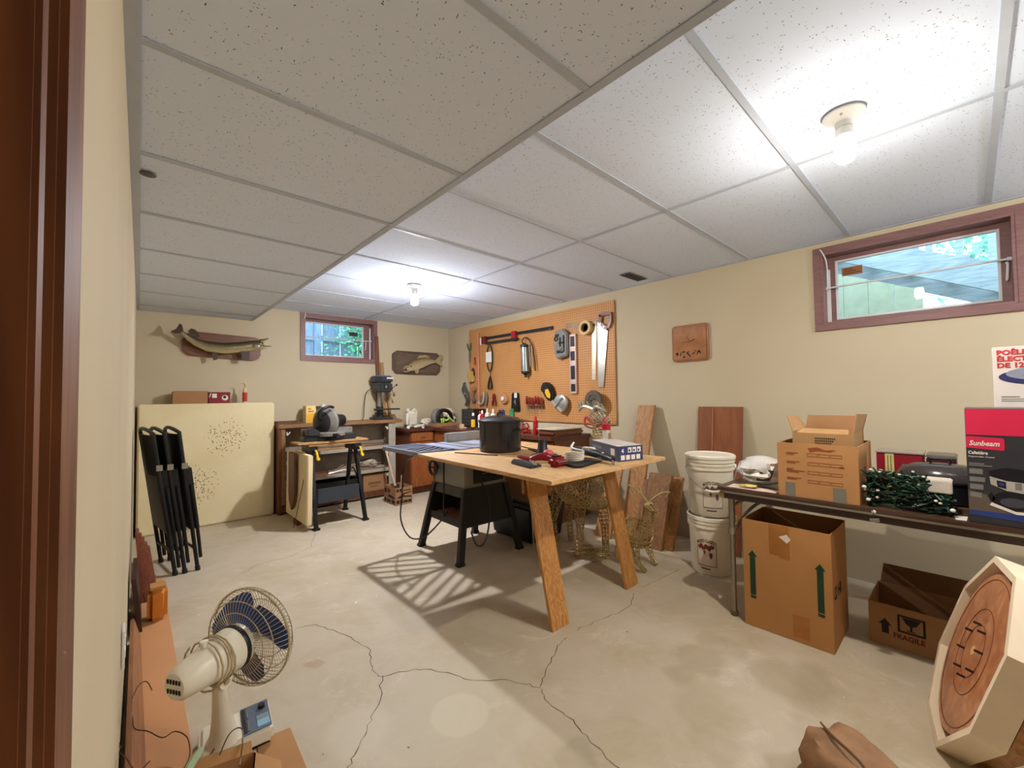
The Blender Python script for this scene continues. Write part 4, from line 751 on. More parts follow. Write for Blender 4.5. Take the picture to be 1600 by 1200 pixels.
tag(MB().xy([(2.66, 4.75), (2.9, 4.78), (2.93, 4.92), (2.72, 4.97)], ZC, ZC + .012).build('dark_mat', mat('mat_dark', (58, 40, 34), .7), origin=(2.8, 4.85, ZC)), 'dark flat mat on the worktop beneath the paper tubes', 'mat')
# circular saw in tray
t = thing('saw_tray', 'shallow brown card tray holding the black and lime saw', 'tray', (3.2, 4.83, ZC))
MB().box(3.0, 3.36, 4.73, 4.93, ZC, ZC + .006).build('bottom', M_KDARK, t)
for q in ((3.0, 3.36, 4.73, 4.736), (3.0, 3.36, 4.924, 4.93), (3.0, 3.006, 4.736, 4.924), (3.354, 3.36, 4.736, 4.924)): MB().box(*q, ZC + .006, ZC + .05).build('side', M_KRAFT2, t)
t = thing('black_saw', 'black portable saw with lime green clips in the card tray', 'power saw', (3.16, 4.83, ZC + .008))
MB().lathe([(0, -.03), (.10, -.03), (.115, -.01), (.115, .02), (.09, .035), (0, .035)], (3.08, 4.84, ZC + .13), 26, (.35, -1, 0)).build('guard', mat('saw_silver', (150, 148, 142), .35, .5), t)
MB().tube([(3.05, 4.80, ZC + .08), (3.06, 4.79, ZC + .17), (3.12, 4.79, ZC + .215), (3.20, 4.79, ZC + .21), (3.26, 4.80, ZC + .17), (3.30, 4.82, ZC + .11), (3.33, 4.83, ZC + .10)], [.03, .028, .026, .026, .026, .022, .012], 10).build('handle', M_BLACK, t)
MB().box(3.08, 3.24, 4.79, 4.88, ZC + .04, ZC + .13).build('body', M_BLACK, t, bevel=.02)
M_LIME = mat('lime_plastic', (186, 222, 92), .5)
for p, q in (((3.08, 4.765, ZC + .10), (3.21, 4.765, ZC + .085)), ((3.10, 4.762, ZC + .115), (3.10, 4.762, ZC + .05)), ((3.135, 4.762, ZC + .12), (3.13, 4.762, ZC + .052)), ((3.16, 4.76, ZC + .075), (3.22, 4.76, ZC + .105)), ((3.215, 4.758, ZC + .125), (3.275, 4.758, ZC + .065))): MB().bar(p, q, .016, .016).build('lime_clip', M_LIME, t, bevel=.003)
# parts case, cans and bottles
t = thing('drawer_case', 'black case with many small drawers standing below the pegboard corner', 'case', (3.42, 4.50, ZC))
MB().box(3.34, 3.53, 4.36, 4.64, ZC, ZC + .23).build('body', M_BLACK, t, bevel=.004)
for k in range(5): MB().box(3.33, 3.34, 4.37, 4.63, ZC + .012 + k * .044, ZC + .05 + k * .044).build('drawer', mat('drawer_grey', (66, 64, 62), .4), t, bevel=.002)
def bottle(x, y, h, r, mb_, mc, label, neck=.4, lab=None, name='spray_can'):
    t = thing(name, label, 'bottle', (x, y, ZC), 'cans and bottles on the worktop')
    MB().lathe([(0, 0), (r, 0), (r, h * .72), (r * neck, h * .8), (r * neck, h * .82), (0, h * .82)], (x, y, ZC), 16).build('body', mb_, t)
    MB().lathe([(r * neck * 1.1, 0), (r * neck * 1.1, h * .12), (r * neck * .5, h * .18), (0, h * .18)], (x, y, ZC + h * .82), 14).build('cap', mc, t)
    if lab: MB().lathe([(r * 1.01, h * .15), (r * 1.01, h * .6)], (x, y, ZC), 16).build('label', lab, t)
Y_ = mat('can_yellow', (222, 172, 36), .4); BL_ = mat('can_blue', (42, 56, 120), .4); GR_ = mat('can_green', (44, 128, 74), .4); W_ = M_WHITE
bottle(3.08, 4.04, .20, .026, M_BLACK, W_, 'black spray can with yellow label at the worktop front edge', .5, Y_)
bottle(3.20, 4.06, .22, .028, W_, M_RED, 'white bottle with red cap behind the yellow-labelled can')
bottle(3.14, 3.94, .23, .028, M_RED, W_, 'red can with white nozzle left of the black pot')
bottle(3.29, 4.03, .25, .03, W_, W_, 'white glue bottle with tall tip behind the black pot', .25)
bottle(3.25, 3.87, .245, .03, W_, W_, 'white bottle with pointed tip above the pot lid', .35)
bottle(3.40, 3.92, .23, .032, M_BLACK, M_BLACK, 'black can with domed cap behind the pot lid')
bottle(3.33, 3.78, .235, .032, BL_, BL_, 'blue can behind the pot lid', .7)
bottle(3.34, 3.63, .25, .034, GR_, GR_, 'green can at the right behind the pot lid', .8)
bottle(3.12, 3.03, .185, .026, M_RED, M_RED, 'slim red bottle standing right of the black pot below the screwdrivers', .5, name='red_bottle')
t = thing('red_extension_coil', 'tangled red cord lying beside the black pot', 'cord', (3.0, 3.0, ZC))
b = MB(); pts = [(2.97 + .04 * math.sin(k * 1.1), 3.02 + .04 * math.cos(k * .9), ZC + .012 + .006 * (k % 12)) for k in range(30)]; b.tube(pts, .006, 6).build('loop', M_RED, t)
b = MB(); b.tube([(3.0, 3.0, ZC + .07), (2.99, 3.03, ZC + .12), (2.97, 3.07, ZC + .10), (2.96, 3.05, ZC + .04)], .008, 6).build('loop', M_RED, t)
tag(MB().box(3.02, 3.07, 4.20, 4.25, ZC, ZC + .06).build('small_tin', mat('tin_beige', (204, 172, 140), .5), origin=(3.04, 4.22, ZC), bevel=.008), 'small beige tin at the worktop front edge', 'tin')
for k in range(4):
    x, y = 2.97 + rnd.random() * .25, 4.25 + rnd.random() * .4; tag(MB().box(x, x + .03 + .02 * (k % 2), y, y + .02, ZC, ZC + .014).build('small_part', [M_METAL, M_KRAFT, M_PLAQ, M_WHITE][k % 4], origin=(x, y, ZC), bevel=.002), ['small steel piece on the worktop left of the cans', 'small kraft scrap on the worktop left of the cans', 'small brown wood piece on the worktop left of the cans', 'small white piece on the worktop left of the cans'][k % 4], 'hardware', 'loose hardware on the worktop')
t = thing('grey_clamp_tall', 'tall grey spring clamp hanging above the drawer case', 'clamp', (3.5, 4.72, 1.1)); t.name = 'spring_clamp'

# ------------------------------------------------------------------ pegboard and tools
def peg_mat():
    t = NT('pegboard_brown'); tc = t.node('ShaderNodeTexCoord'); se = t.node('ShaderNodeSeparateXYZ'); t.link(tc.outputs['Object'], se.inputs[0])
    fy = t.math('SUBTRACT', t.math('FRACT', t.math('MULTIPLY', se.outputs[1], 1 / .0254)), .5); fz = t.math('SUBTRACT', t.math('FRACT', t.math('MULTIPLY', se.outputs[2], 1 / .0254)), .5)
    d = t.math('SQRT', t.math('ADD', t.math('MULTIPLY', fy, fy), t.math('MULTIPLY', fz, fz))); k = t.math('LESS_THAN', d, .18); n = t.noise(tc.outputs['Object'], 3, 4)
    col = t.ramp(n, [(.3, rgb((190, 134, 80))), (.7, rgb((204, 148, 92)))]); t.color(t.mix(k, col, rgb((84, 48, 22)))); t.bump(t.math('SUBTRACT', 1.0, k), .2, .003); return t.set(.5, 0, .3)
pb = thing('pegboard', 'large brown pegboard full of hanging tools on the right wall', 'pegboard', (3.545, 3.53, .935))
MB().box(3.535, 3.543, 2.335, 4.72, .935, 2.165).build('board', peg_mat(), pb)
for q in ((2.335, 4.72, .935, .953), (2.335, 4.72, 2.147, 2.165), (2.335, 2.353, .953, 2.147), (4.702, 4.72, .953, 2.147)): MB().box(3.5431, 3.5555, *q).build('batten', M_PINEZ, pb)
for y, z in ((2.36, 2.15), (3.53, 2.15), (4.69, 2.15), (2.36, .96), (4.69, .96)): MB().lathe([(.006, 0), (.005, .003), (0, .003)], (3.535, y, z), 10, (-1, 0, 0)).build('screw', M_METAL, pb)
PX = 3.5345
def hook(y, z, t_): MB().tube([(PX, y, z), (PX - .03, y, z), (PX - .035, y, z + .012)], .003, 6).build('hook', M_METAL, t_)
def peg(name, label, cat, y, z): return thing(name, label, cat, (PX, y, z))
M_STEEL = mat('saw_steel', (176, 172, 164), .3, .8, .08); M_DRED = mat('dark_red_paint', (112, 26, 26), .4); M_GRAYT = mat('tool_grey', (120, 118, 114), .45, .2)
t = peg('bar_clamp', 'long black bar clamp with red jaws at the top of the pegboard', 'clamp', 3.75, 1.93)
MB().bar((3.515, 4.378, 2.004), (3.515, 3.126, 1.991), .012, .035, (0, 0, 1)).build('bar', M_BLKMET, t); MB().bar((3.50, 4.303, 1.935), (3.50, 3.676, 1.929), .012, .028).build('lower_bar', M_BLKMET, t)
MB().box(3.49, 3.53, 4.30, 4.39, 1.935, 2.03).build('jaw', M_DRED, t, bevel=.006); MB().box(3.49, 3.53, 3.72, 3.80, 1.945, 2.03).build('jaw', M_RED, t, bevel=.006); MB().cyl((3.51, 3.735, 1.945), (3.51, 3.735, 1.90), .012, n=10).build('handle', M_BLKMET, t)
hook(4.32, 1.915, t); hook(3.16, 1.97, t)
t = peg('drive_belt', 'black drive belt with white tag hanging below the bar clamp', 'belt', 4.24, 1.56)
MB().tube([(3.51, 4.24 + .055 * math.cos(a), 1.735 + .175 * math.sin(a)) for a in [2 * math.pi * k / 28 for k in range(28)]], .008, 6, True).build('belt', M_BLACK, t); MB().box(3.494, 3.498, 4.185, 4.30, 1.68, 1.815).build('tag', M_WHITE, t); hook(4.24, 1.89, t)
t = peg('black_snips', 'black-handled snips hanging under the drive belt', 'snips', 4.24, 1.33)
for s in (-1, 1): MB().tube([(3.51, 4.235, 1.50), (3.508, 4.235 + s * .025, 1.42), (3.508, 4.235 + s * .035, 1.35), (3.51, 4.235 + s * .02, 1.325)], [.006, .012, .013, .009], 8).build('handle', M_BLACK, t)
MB().yz([(4.235, 1.56), (4.248, 1.50), (4.222, 1.50)], 3.505, 3.512).build('blades', M_METAL, t); hook(4.235, 1.555, t)
t = peg('grease_gun', 'silver grease gun hanging in the middle of the pegboard', 'grease gun', 3.54, 1.5)
MB().cyl((3.475, 3.545, 1.81), (3.475, 3.535, 1.52), .048, n=22).build('barrel', mat('gun_chrome', (150, 154, 150), .25, .8), t); MB().lathe([(.05, 0), (.05, .03), (.02, .045), (.014, .05)], (3.475, 3.546, 1.805), 20).build('head', M_BLKMET, t); MB().lathe([(.05, 0), (.05, -.02), (.012, -.04), (.012, -.07)], (3.475, 3.535, 1.52), 20).build('end_cap', M_BLKMET, t)
MB().bar((3.48, 3.462, 1.835), (3.48, 3.447, 1.57), .018, .014).build('lever', M_METAL, t); MB().tube([(3.475, 3.56, 1.85), (3.48, 3.59, 1.89), (3.49, 3.55, 1.925), (3.49, 3.49, 1.90), (3.5, 3.43, 1.80), (3.5, 3.40, 1.65), (3.5, 3.392, 1.52)], .007, 8).build('hose', M_BLACK, t); hook(3.55, 1.905, t)
t = peg('tool_tray', 'grey moulded tray of small tools hanging on the pegboard beside the level', 'tool tray', 2.97, 1.63)
MB().yz([(3.07, 1.935), (2.95, 1.955), (2.885, 1.895), (2.885, 1.66), (3.04, 1.625), (3.075, 1.70)], 3.47, 3.53).build('tray', M_GRAYT, t, bevel=.012)
for q in ((3.0, 3.05, 1.87, 1.90), (2.92, 2.94, 1.70, 1.88), (2.97, 2.99, 1.76, 1.86), (2.94, 3.03, 1.69, 1.72), (2.92, 3.0, 1.79, 1.81)): MB().box(3.462, 3.47, *q).build('insert', M_BLKMET, t, bevel=.002)
MB().tube([(3.462, 3.035 + .022 * math.cos(a), 1.85 + .022 * math.sin(a)) for a in [2 * math.pi * k / 16 for k in range(16)]], .005, 6, True).build('ring', M_BLKMET, t); MB().tube([(3.462, 2.955 + .02 * math.cos(a), 1.725 + .02 * math.sin(a)) for a in [2 * math.pi * k / 16 for k in range(16)]], .004, 6, True).build('ring', M_METAL, t)
t = peg('spirit_level', 'black and pale pink spirit level hanging upright on the pegboard', 'level', 2.84, 1.25)
M_LV = mat('level_pink', (206, 178, 172), .4, .3)
for q in ((2.872, 2.882), (2.80, 2.81)): MB().box(3.505, 3.53, *q, 1.25, 1.88).build('rail', M_LV, t)
for z0, z1 in ((1.25, 1.27), (1.35, 1.40), (1.545, 1.60), (1.70, 1.75), (1.86, 1.88)): MB().box(3.507, 3.528, 2.81, 2.872, z0, z1).build('bridge', M_LV, t)
for z0, z1 in ((1.27, 1.35), (1.40, 1.545), (1.60, 1.70), (1.75, 1.86)): MB().box(3.515, 3.525, 2.81, 2.872, z0, z1).build('web', M_BLACK, t)
MB().cyl((3.512, 2.815, 1.725), (3.512, 2.867, 1.725), .009, n=10).build('vial', mat('vial', (200, 214, 130), .2), t)
t = peg('framing_square', 'rusty steel framing square hanging left of the hand saw', 'square', 2.6, 1.39)
MB().yz([(2.942, 2.01), (2.943, 1.962), (2.61, 1.935), (2.541, 1.93), (2.541, 1.985)], 3.529, 3.532).build('tongue', mat('rusty_steel', (132, 112, 88), .45, .5, .2, 30), t); MB().yz([(2.541, 1.93), (2.60, 1.935), (2.612, 1.388), (2.564, 1.386)], 3.529, 3.532).build('blade', mat('worn_steel', (186, 176, 154), .4, .5, .15, 30), t); hook(2.57, 1.955, t)
t = peg('tape_roll', 'roll of masking tape hanging over the framing square', 'tape', 2.66, 1.86)
MB().lathe([(.048, 0), (.075, 0), (.075, .045), (.048, .045), (.048, 0)], (3.526, 2.66, 1.927), 28, (-1, 0, 0)).build('roll', mat('masking_tape', (206, 178, 118), .6), t); MB().lathe([(.044, .001), (.0478, .001), (.0478, .044), (.044, .044), (.044, .001)], (3.526, 2.66, 1.927), 28, (-1, 0, 0)).build('core', M_KRAFT2, t); hook(2.66, 1.968, t)
t = peg('hand_saw', 'hand saw with wooden handle hanging at the right edge of the pegboard', 'saw', 2.45, 1.3)
MB().yz([(2.522, 1.965), (2.44, 1.90), (2.405, 1.868), (2.466, 1.304), (2.527, 1.306)], 3.521, 3.5235).build('blade', M_STEEL, t)
M_SH = wood('saw_handle', (140, 74, 44), (110, 54, 32), 'Z', 14, 1, .35)
for pl in ([(2.52, 1.97), (2.49, 2.00), (2.47, 1.96), (2.43, 1.93), (2.40, 1.90), (2.405, 1.865), (2.44, 1.88)], [(2.499, 2.046), (2.45, 2.052), (2.345, 2.045), (2.35, 2.02), (2.46, 2.02), (2.49, 2.0)], [(2.345, 2.045), (2.372, 2.03), (2.378, 1.96), (2.41, 1.90), (2.38, 1.885), (2.345, 1.95)], [(2.499, 2.046), (2.46, 2.03), (2.468, 1.955), (2.50, 1.975)]): MB().yz(pl, 3.508, 3.531).build('handle', M_SH, t, bevel=.004)
for y, z in ((2.44, 1.91), (2.48, 1.945)): MB().lathe([(.007, 0), (.006, .003), (0, .003)], (3.508, y, z), 10, (-1, 0, 0)).build('bolt', M_METAL, t)
t = peg('sanding_wheel', 'dark grey abrasive wheel hanging at the lower right of the pegboard', 'wheel', 2.54, 1.07)
MB().lathe([(0, 0), (.10, 0), (.105, .012), (.10, .03), (.06, .035), (.05, .025), (.03, .025), (.025, .05), (0, .05)], (3.47, 2.542, 1.173), 30, (-1, 0, 0)).build('wheel', mat('abrasive', (92, 84, 74), .9, 0, .15, 40), t); MB().lathe([(.012, .0), (.012, .056)], (3.47, 2.542, 1.173), 12, (-1, 0, 0)).build('hub', M_BLKMET, t); MB().cyl((PX, 2.542, 1.173), (3.47, 2.542, 1.173), .006, n=8).build('peg', M_METAL, t)
t = peg('trim_saw', 'black and yellow power saw with round silver guard hanging on the pegboard', 'power saw', 3.1, 1.08)
MB().yz([(3.285, 1.291), (3.26, 1.36), (3.225, 1.386), (3.17, 1.372), (3.13, 1.33), (3.10, 1.25), (3.10, 1.17), (3.15, 1.165), (3.20, 1.20), (3.25, 1.27)], 3.45, 3.53).build('body', M_BLACK, t, bevel=.015); MB().yz([(3.19, 1.30), (3.15, 1.305), (3.115, 1.245), (3.12, 1.20), (3.16, 1.21), (3.195, 1.26)], 3.444, 3.45).build('yellow_label', Y_, t)
MB().lathe([(0, 0), (.095, 0), (.098, .01), (.09, .03), (.04, .045), (0, .045)], (3.50, 3.0, 1.148), 28, (-1, 0, 0)).build('blade_guard', mat('guard_silver', (184, 184, 180), .3, .7), t); MB().bar((3.452, 3.055, 1.10), (3.452, 2.95, 1.205), .012, .014, (1, 0, 0)).build('guard_rib', M_METAL, t); MB().bar((3.47, 3.11, 1.17), (3.47, 2.965, 1.06), .03, .03, (1, 0, 0)).build('shoe', mat('shoe_grey', (190, 184, 176), .4, .4), t); hook(3.22, 1.35, t)
t = peg('screwdriver_rack', 'metal rack strip for screwdrivers low on the pegboard', 'rack', 3.43, 1.12); MB().box(3.47, 3.533, 3.28, 3.56, 1.118, 1.123).build('shelf', M_METAL, t)
for k in range(6):
    y = 3.545 - k * .048; zt = 1.225 - .01 * (k % 3); t = thing('screwdriver', ['leftmost', 'second', 'third', 'fourth', 'fifth', 'rightmost'][k] + ' red-handled screwdriver in the row on the pegboard', 'screwdriver', (3.50, y, 1.0), 'red screwdrivers on the pegboard')
    MB().lathe([(0, 0), (.010, 0), (.014, .012), (.0135, .07), (.009, .085), (.011, .095), (0, .096)], (3.50, y, zt - .095 + .005), 12).build('handle', mat('screw_red', (136, 28, 26), .3), t); MB().cyl((3.50, y, zt - .09), (3.50, y - .004, 1.01 + .02 * (k % 2)), .0035, n=8).build('shaft', M_METAL, t)
t = peg('tool_pouch', 'black tool pouch with white corner hanging on the pegboard', 'pouch', 3.75, 1.05)
MB().yz([(3.80, 1.272), (3.70, 1.272), (3.68, 1.055), (3.82, 1.058)], 3.49, 3.53).build('pouch', M_BLACK, t, bevel=.008); MB().box(3.484, 3.49, 3.70, 3.745, 1.21, 1.27).build('tab', M_WHITE, t); MB().yz([(3.76, 1.16), (3.73, 1.20), (3.72, 1.12)], 3.486, 3.49).build('strap', M_METAL, t)
t = peg('red_pliers', 'closed dark red pliers hanging left of the blister pack', 'pliers', 4.16, 1.1)
for s in (-1, 1): MB().tube([(3.51, 4.16 + s * .008, 1.20), (3.51, 4.16 + s * .028, 1.16), (3.51, 4.16 + s * .03, 1.11)], [.008, .013, .010], 8).build('handle', M_DRED, t)
MB().yz([(4.19, 1.20), (4.175, 1.265), (4.145, 1.265), (4.13, 1.20)], 3.50, 3.515).build('jaws', M_DRED, t); hook(4.16, 1.24, t)
t = peg('blister_pack', 'round clear blister pack hanging on the pegboard', 'blister pack', 3.97, 1.12)
MB().lathe([(0, 0), (.075, 0), (.075, .008), (.06, .03), (0, .035)], (3.53, 3.966, 1.199), 22, (-1, 0, 0)).build('shell', mat('blister', (186, 134, 92), .15, 0, .1), t); MB().ell((3.49, 3.97, 1.2), (.012, .03, .03), 10, 6).build('contents', M_WHITE, t)
t = peg('wooden_rod', 'pinkish wooden rod hanging upright at the left of the pegboard', 'rod', 4.49, 1.06); MB().cyl((3.52, 4.495, 2.095), (3.52, 4.486, 1.056), .012, n=10).build('rod', mat('rod_pink', (196, 132, 98), .5), t); hook(4.47, 2.09, t)
tag(MB().cyl((3.52, 4.44, 2.02), (3.52, 4.438, 1.93), .012, n=10).build('chalk_stub', M_WHITE, origin=(3.52, 4.44, 1.93)), 'short white stub hanging beside the wooden rod', 'stub')
t = peg('green_pliers', 'green-handled pliers hanging at the far left edge of the pegboard', 'pliers', 4.69, 1.7)
for s in (-1, 1): MB().tube([(3.52, 4.688, 1.86), (3.515, 4.688 + s * .03, 1.92), (3.51, 4.688 + s * .045, 1.975)], [.008, .011, .009], 8).build('handle', mat('plier_green', (70, 84, 72), .5), t)
MB().yz([(4.705, 1.85), (4.67, 1.85), (4.685, 1.71), (4.70, 1.71)], 3.512, 3.524).build('jaws', M_GRAYT, t)
t = peg('red_marker', 'small red marker hanging below the green pliers', 'marker', 4.57, 1.66); MB().cyl((3.52, 4.573, 1.745), (3.52, 4.565, 1.665), .012, n=10).build('body', M_RED, t); MB().cyl((3.52, 4.575, 1.77), (3.52, 4.573, 1.746), .009, n=10).build('cap', M_BLACK, t)
t = peg('leather_holster', 'tan leather holster hanging at the left of the pegboard', 'holster', 4.64, 1.43); MB().yz([(4.723, 1.573), (4.60, 1.583), (4.575, 1.433), (4.697, 1.429)], 3.48, 3.53).build('pocket', mat('tan_leather', (196, 160, 92), .6), t, bevel=.01); MB().tube([(3.51, 4.64, 1.57), (3.505, 4.60, 1.62), (3.505, 4.58, 1.59), (3.505, 4.575, 1.52)], .008, 6).build('strap', M_BLKMET, t); MB().lathe([(.01, 0), (.01, .003)], (3.48, 4.65, 1.50), 10, (-1, 0, 0)).build('snap', M_METAL, t)
t = bpy.data.objects['spring_clamp']; t.location = (3.5, 4.70, 1.09); OFF[t.name] = Vector((3.5, 4.70, 1.09))
MB().tube([(3.48, 4.745, 1.43), (3.475, 4.80, 1.33), (3.475, 4.72, 1.22), (3.475, 4.68, 1.10)], [.012, .018, .02, .02], 8).build('arm', mat('clamp_grey', (86, 88, 86), .4, .3), t); MB().tube([(3.46, 4.76, 1.42), (3.455, 4.70, 1.33), (3.455, 4.66, 1.22), (3.455, 4.70, 1.11)], [.012, .018, .02, .02], 8).build('arm', MATS['clamp_grey'], t); MB().cyl((3.44, 4.70, 1.28), (3.49, 4.70, 1.28), .025, n=14).build('spring', M_METAL, t); hook(4.70, 1.30, t)
t = peg('wood_clamp', 'small clamp with pale wooden jaw beside the grey spring clamp', 'clamp', 4.58, 1.12); MB().box(3.47, 3.51, 4.53, 4.61, 1.31, 1.355).build('jaw', M_PINEZ, t, bevel=.004); MB().bar((3.49, 4.57, 1.36), (3.49, 4.58, 1.14), .02, .01).build('bar', M_GRAYT, t); MB().box(3.47, 3.51, 4.54, 4.61, 1.17, 1.21).build('jaw', M_GRAYT, t, bevel=.004); hook(4.575, 1.36, t)
t = peg('c_clamp', 'white and grey C-clamp hanging right of the wooden rod', 'clamp', 4.40, 1.12)
MB().tube([(3.50, 4.36, 1.285), (3.50, 4.36, 1.20), (3.50, 4.39, 1.14), (3.50, 4.45, 1.135), (3.50, 4.47, 1.17)], .014, 8).build('frame', mat('clamp_white', (188, 178, 164), .4, .2), t); MB().cyl((3.50, 4.465, 1.17), (3.50, 4.40, 1.255), .006, n=8).build('screw', M_METAL, t); MB().tube([(3.50, 4.31, 1.29), (3.50, 4.30, 1.2), (3.50, 4.32, 1.12)], .016, 8).build('handle', M_GRAYT, t); hook(4.36, 1.27, t)

# ------------------------------------------------------------------ table saw
def table_saw():
    t = thing('table_saw', 'grey table saw with slotted extension wing on a black stand', 'table saw', (2.09, 2.77, 0))
    M_G = mat('saw_cabinet_grey', (132, 128, 118), .5, 0, .06); M_TOP = mat('saw_table_steel', (158, 166, 190), .3, .3, .06); M_ST = mat('stand_black', (34, 32, 32), .45, .1)
    top = {(-1, 1): (1.90, 2.99), (-1, -1): (1.90, 2.58), (1, -1): (2.29, 2.58), (1, 1): (2.29, 2.99)}; bot = {(-1, 1): (1.825, 3.10), (-1, -1): (1.808, 2.525), (1, -1): (2.36, 2.485), (1, 1): (2.345, 2.995 + .06)}
    for k in top:
        a, b = top[k], bot[k]; MB().bar((a[0], a[1], .53), (b[0], b[1], .008), .05, .042, (0, 1, 0)).build('leg', M_ST, t, bevel=.003); MB().box(b[0] - .03, b[0] + .03, b[1] - .025, b[1] + .025, 0, .02).build('foot', M_BLACK, t, bevel=.003)
    def lerp(k, z):
        f = 1 - z / .53; a, b = top[k], bot[k]; return (a[0] + (b[0] - a[0]) * f, a[1] + (b[1] - a[1]) * f)
    def panel(k1, k2, z0, z1, nm, m):
        p = [lerp(k1, z0) + (z0,), lerp(k2, z0) + (z0,), lerp(k2, z1) + (z1,), lerp(k1, z1) + (z1,)]; n = (Vector(p[1]) - Vector(p[0])).cross(Vector(p[3]) - Vector(p[0])).normalized() * .004
        MB().add([Vector(q) - n for q in p] + [Vector(q) + n for q in p], [(3, 2, 1, 0), (4, 5, 6, 7), (0, 1, 5, 4), (1, 2, 6, 5), (2, 3, 7, 6), (3, 0, 4, 7)]).build(nm, m, t, smooth=False)
    panel((-1, -1), (1, -1), .25, .53, 'side_panel', M_ST); panel((-1, 1), (1, 1), .25, .53, 'side_panel', M_ST); panel((1, -1), (1, 1), .25, .53, 'back_panel', M_ST)
    panel((-1, 1), (-1, -1), .25, .305, 'front_rail', M_ST); panel((-1, 1), (-1, -1), .46, .53, 'front_rail', mat('rail_grey', (72, 70, 68), .5))
    MB().box(1.88, 2.30, 2.58, 3.0, .255, .262).build('stand_floor', M_ST, t)
    MB().box(1.895, 2.295, 2.575, 2.995, .531, .775).build('cabinet', M_G, t, bevel=.008); MB().box(1.97, 2.27, 2.571, 2.5755, .56, .76).build('side_opening', M_BLACK, t); MB().box(2.05, 2.15, 2.566, 2.571, .625, .632).build('vent_glint', M_METAL, t)
    ZT = .838
    MB().box(1.84, 2.34, 2.56, 3.10, .776, ZT).build('table_top', M_TOP, t, bevel=.003)
    # slotted extension wing on the operator's left
    M_WG = mat('wing_steel', (128, 134, 156), .35, .3); x0, x1, y0, y1 = 1.525, 1.838, 2.635, 3.18; zt, zb = ZT, ZT - .03
    for q in ((x0, x0 + .022, y0, y1), (x1 - .022, x1, y0, y1), (x0 + .022, x1 - .022, y0, y0 + .022), (x0 + .022, x1 - .022, y1 - .022, y1)): MB().box(*q, zb, zt).build('wing_frame', M_WG, t, bevel=.002)
    ym = (y0 + y1) / 2
    def clip(p, q, a0, a1, b0, b1):
        return p, q
    for half, (ya, yb), sg in ((0, (y0 + .022, ym), 1), (1, (ym, y1 - .022), -1)):
        for k in range(-4, 7):
            o = k * .066; seg = []
            # diagonal rib  (x - x0)*0.55*sg + o
            for i in range(25):
                x = x0 + .022 + (x1 - x0 - .044) * i / 24; y = (ya if sg > 0 else yb) + sg * (o + (x - x0) * .62)
                if ya <= y <= yb: seg.append((x, y))
            if len(seg) > 2: MB().bar((*seg[0], zt - .011), (*seg[-1], zt - .011), .013, .014).build('wing_rib', M_WG, t, smooth=False)
    MB().bar((x0 + .022, ym, zt - .01), (x1 - .022, ym, zt - .01), .018, .02).build('wing_rib', M_WG, t, smooth=False)
    MB().box(1.95, 1.965, 2.56, 3.10, ZT + .0002, ZT + .0012).build('miter_slot', M_BLACK, t); MB().box(2.03, 2.12, 2.68, 3.02, ZT + .0002, ZT + .0015).build('throat_plate', M_METAL, t)
    MB().box(1.842, 1.87, 2.63, 3.09, .74, .774).build('front_rail', mat('rail_white', (206, 198, 182), .5), t)
    MB().box(2.05, 2.62, 3.04, 3.10, ZT + .001, ZT + .075).build('fence', mat('fence_alu', (150, 148, 142), .4, .4), t, bevel=.004)
    # hand wheel
    h = Vector((1.875, 2.95, .655)); MB().tube([h + Vector((-.025, .055 * math.cos(a), .055 * math.sin(a))) for a in [2 * math.pi * k / 24 for k in range(24)]], .012, 8, True).build('hand_wheel', M_BLACK, t); MB().lathe([(.018, 0), (.022, .03), (0, .034)], h + Vector((.02, 0, 0)), 14, (-1, 0, 0)).build('wheel_hub', M_METAL, t)
    for a in (0, 2.1, 4.2): MB().cyl(h + Vector((-.012, 0, 0)), h + Vector((-.022, .05 * math.cos(a), .05 * math.sin(a))), .007, n=8).build('spoke', M_BLACK, t)
    MB().cyl(h + Vector((-.025, .02, .05)), h + Vector((-.065, .02, .05)), .009, n=10).build('crank_grip', M_METAL, t)
    MB().tube([(1.6, 2.8, .80), (1.605, 2.98, .70), (1.63, 3.06, .45), (1.64, 3.10, .25), (1.68, 3.03, .12), (1.76, 2.95, .12), (1.85, 2.88, .22), (1.9, 2.82, .32)], .006, 6).build('power_cord', M_BLACK, t)
    MB().cyl((1.855, 2.80, .78), (1.85, 2.80, .29), .007, n=8).build('hanging_rod', M_BLACK, t); MB().tube([(2.0, 2.53, .60), (2.04, 2.48, .45), (2.02, 2.45, .28), (1.95, 2.42, .16), (1.88, 2.42, .16), (1.86, 2.46, .25)], .007, 6).build('motor_cord', M_BLACK, t)
    MB().box(1.89, 2.05, 2.62, 2.98, .263, .30).build('stored_board', mat('stored_red', (134, 84, 66), .6), t, bevel=.003)
    MB().lathe([(.0, 0), (.055, 0), (.06, .02), (.06, .15), (.05, .17), (0, .17)], (2.10, 2.52, .67), 20, (1, -.15, 0)).build('motor', M_BLKMET, t)
table_saw()

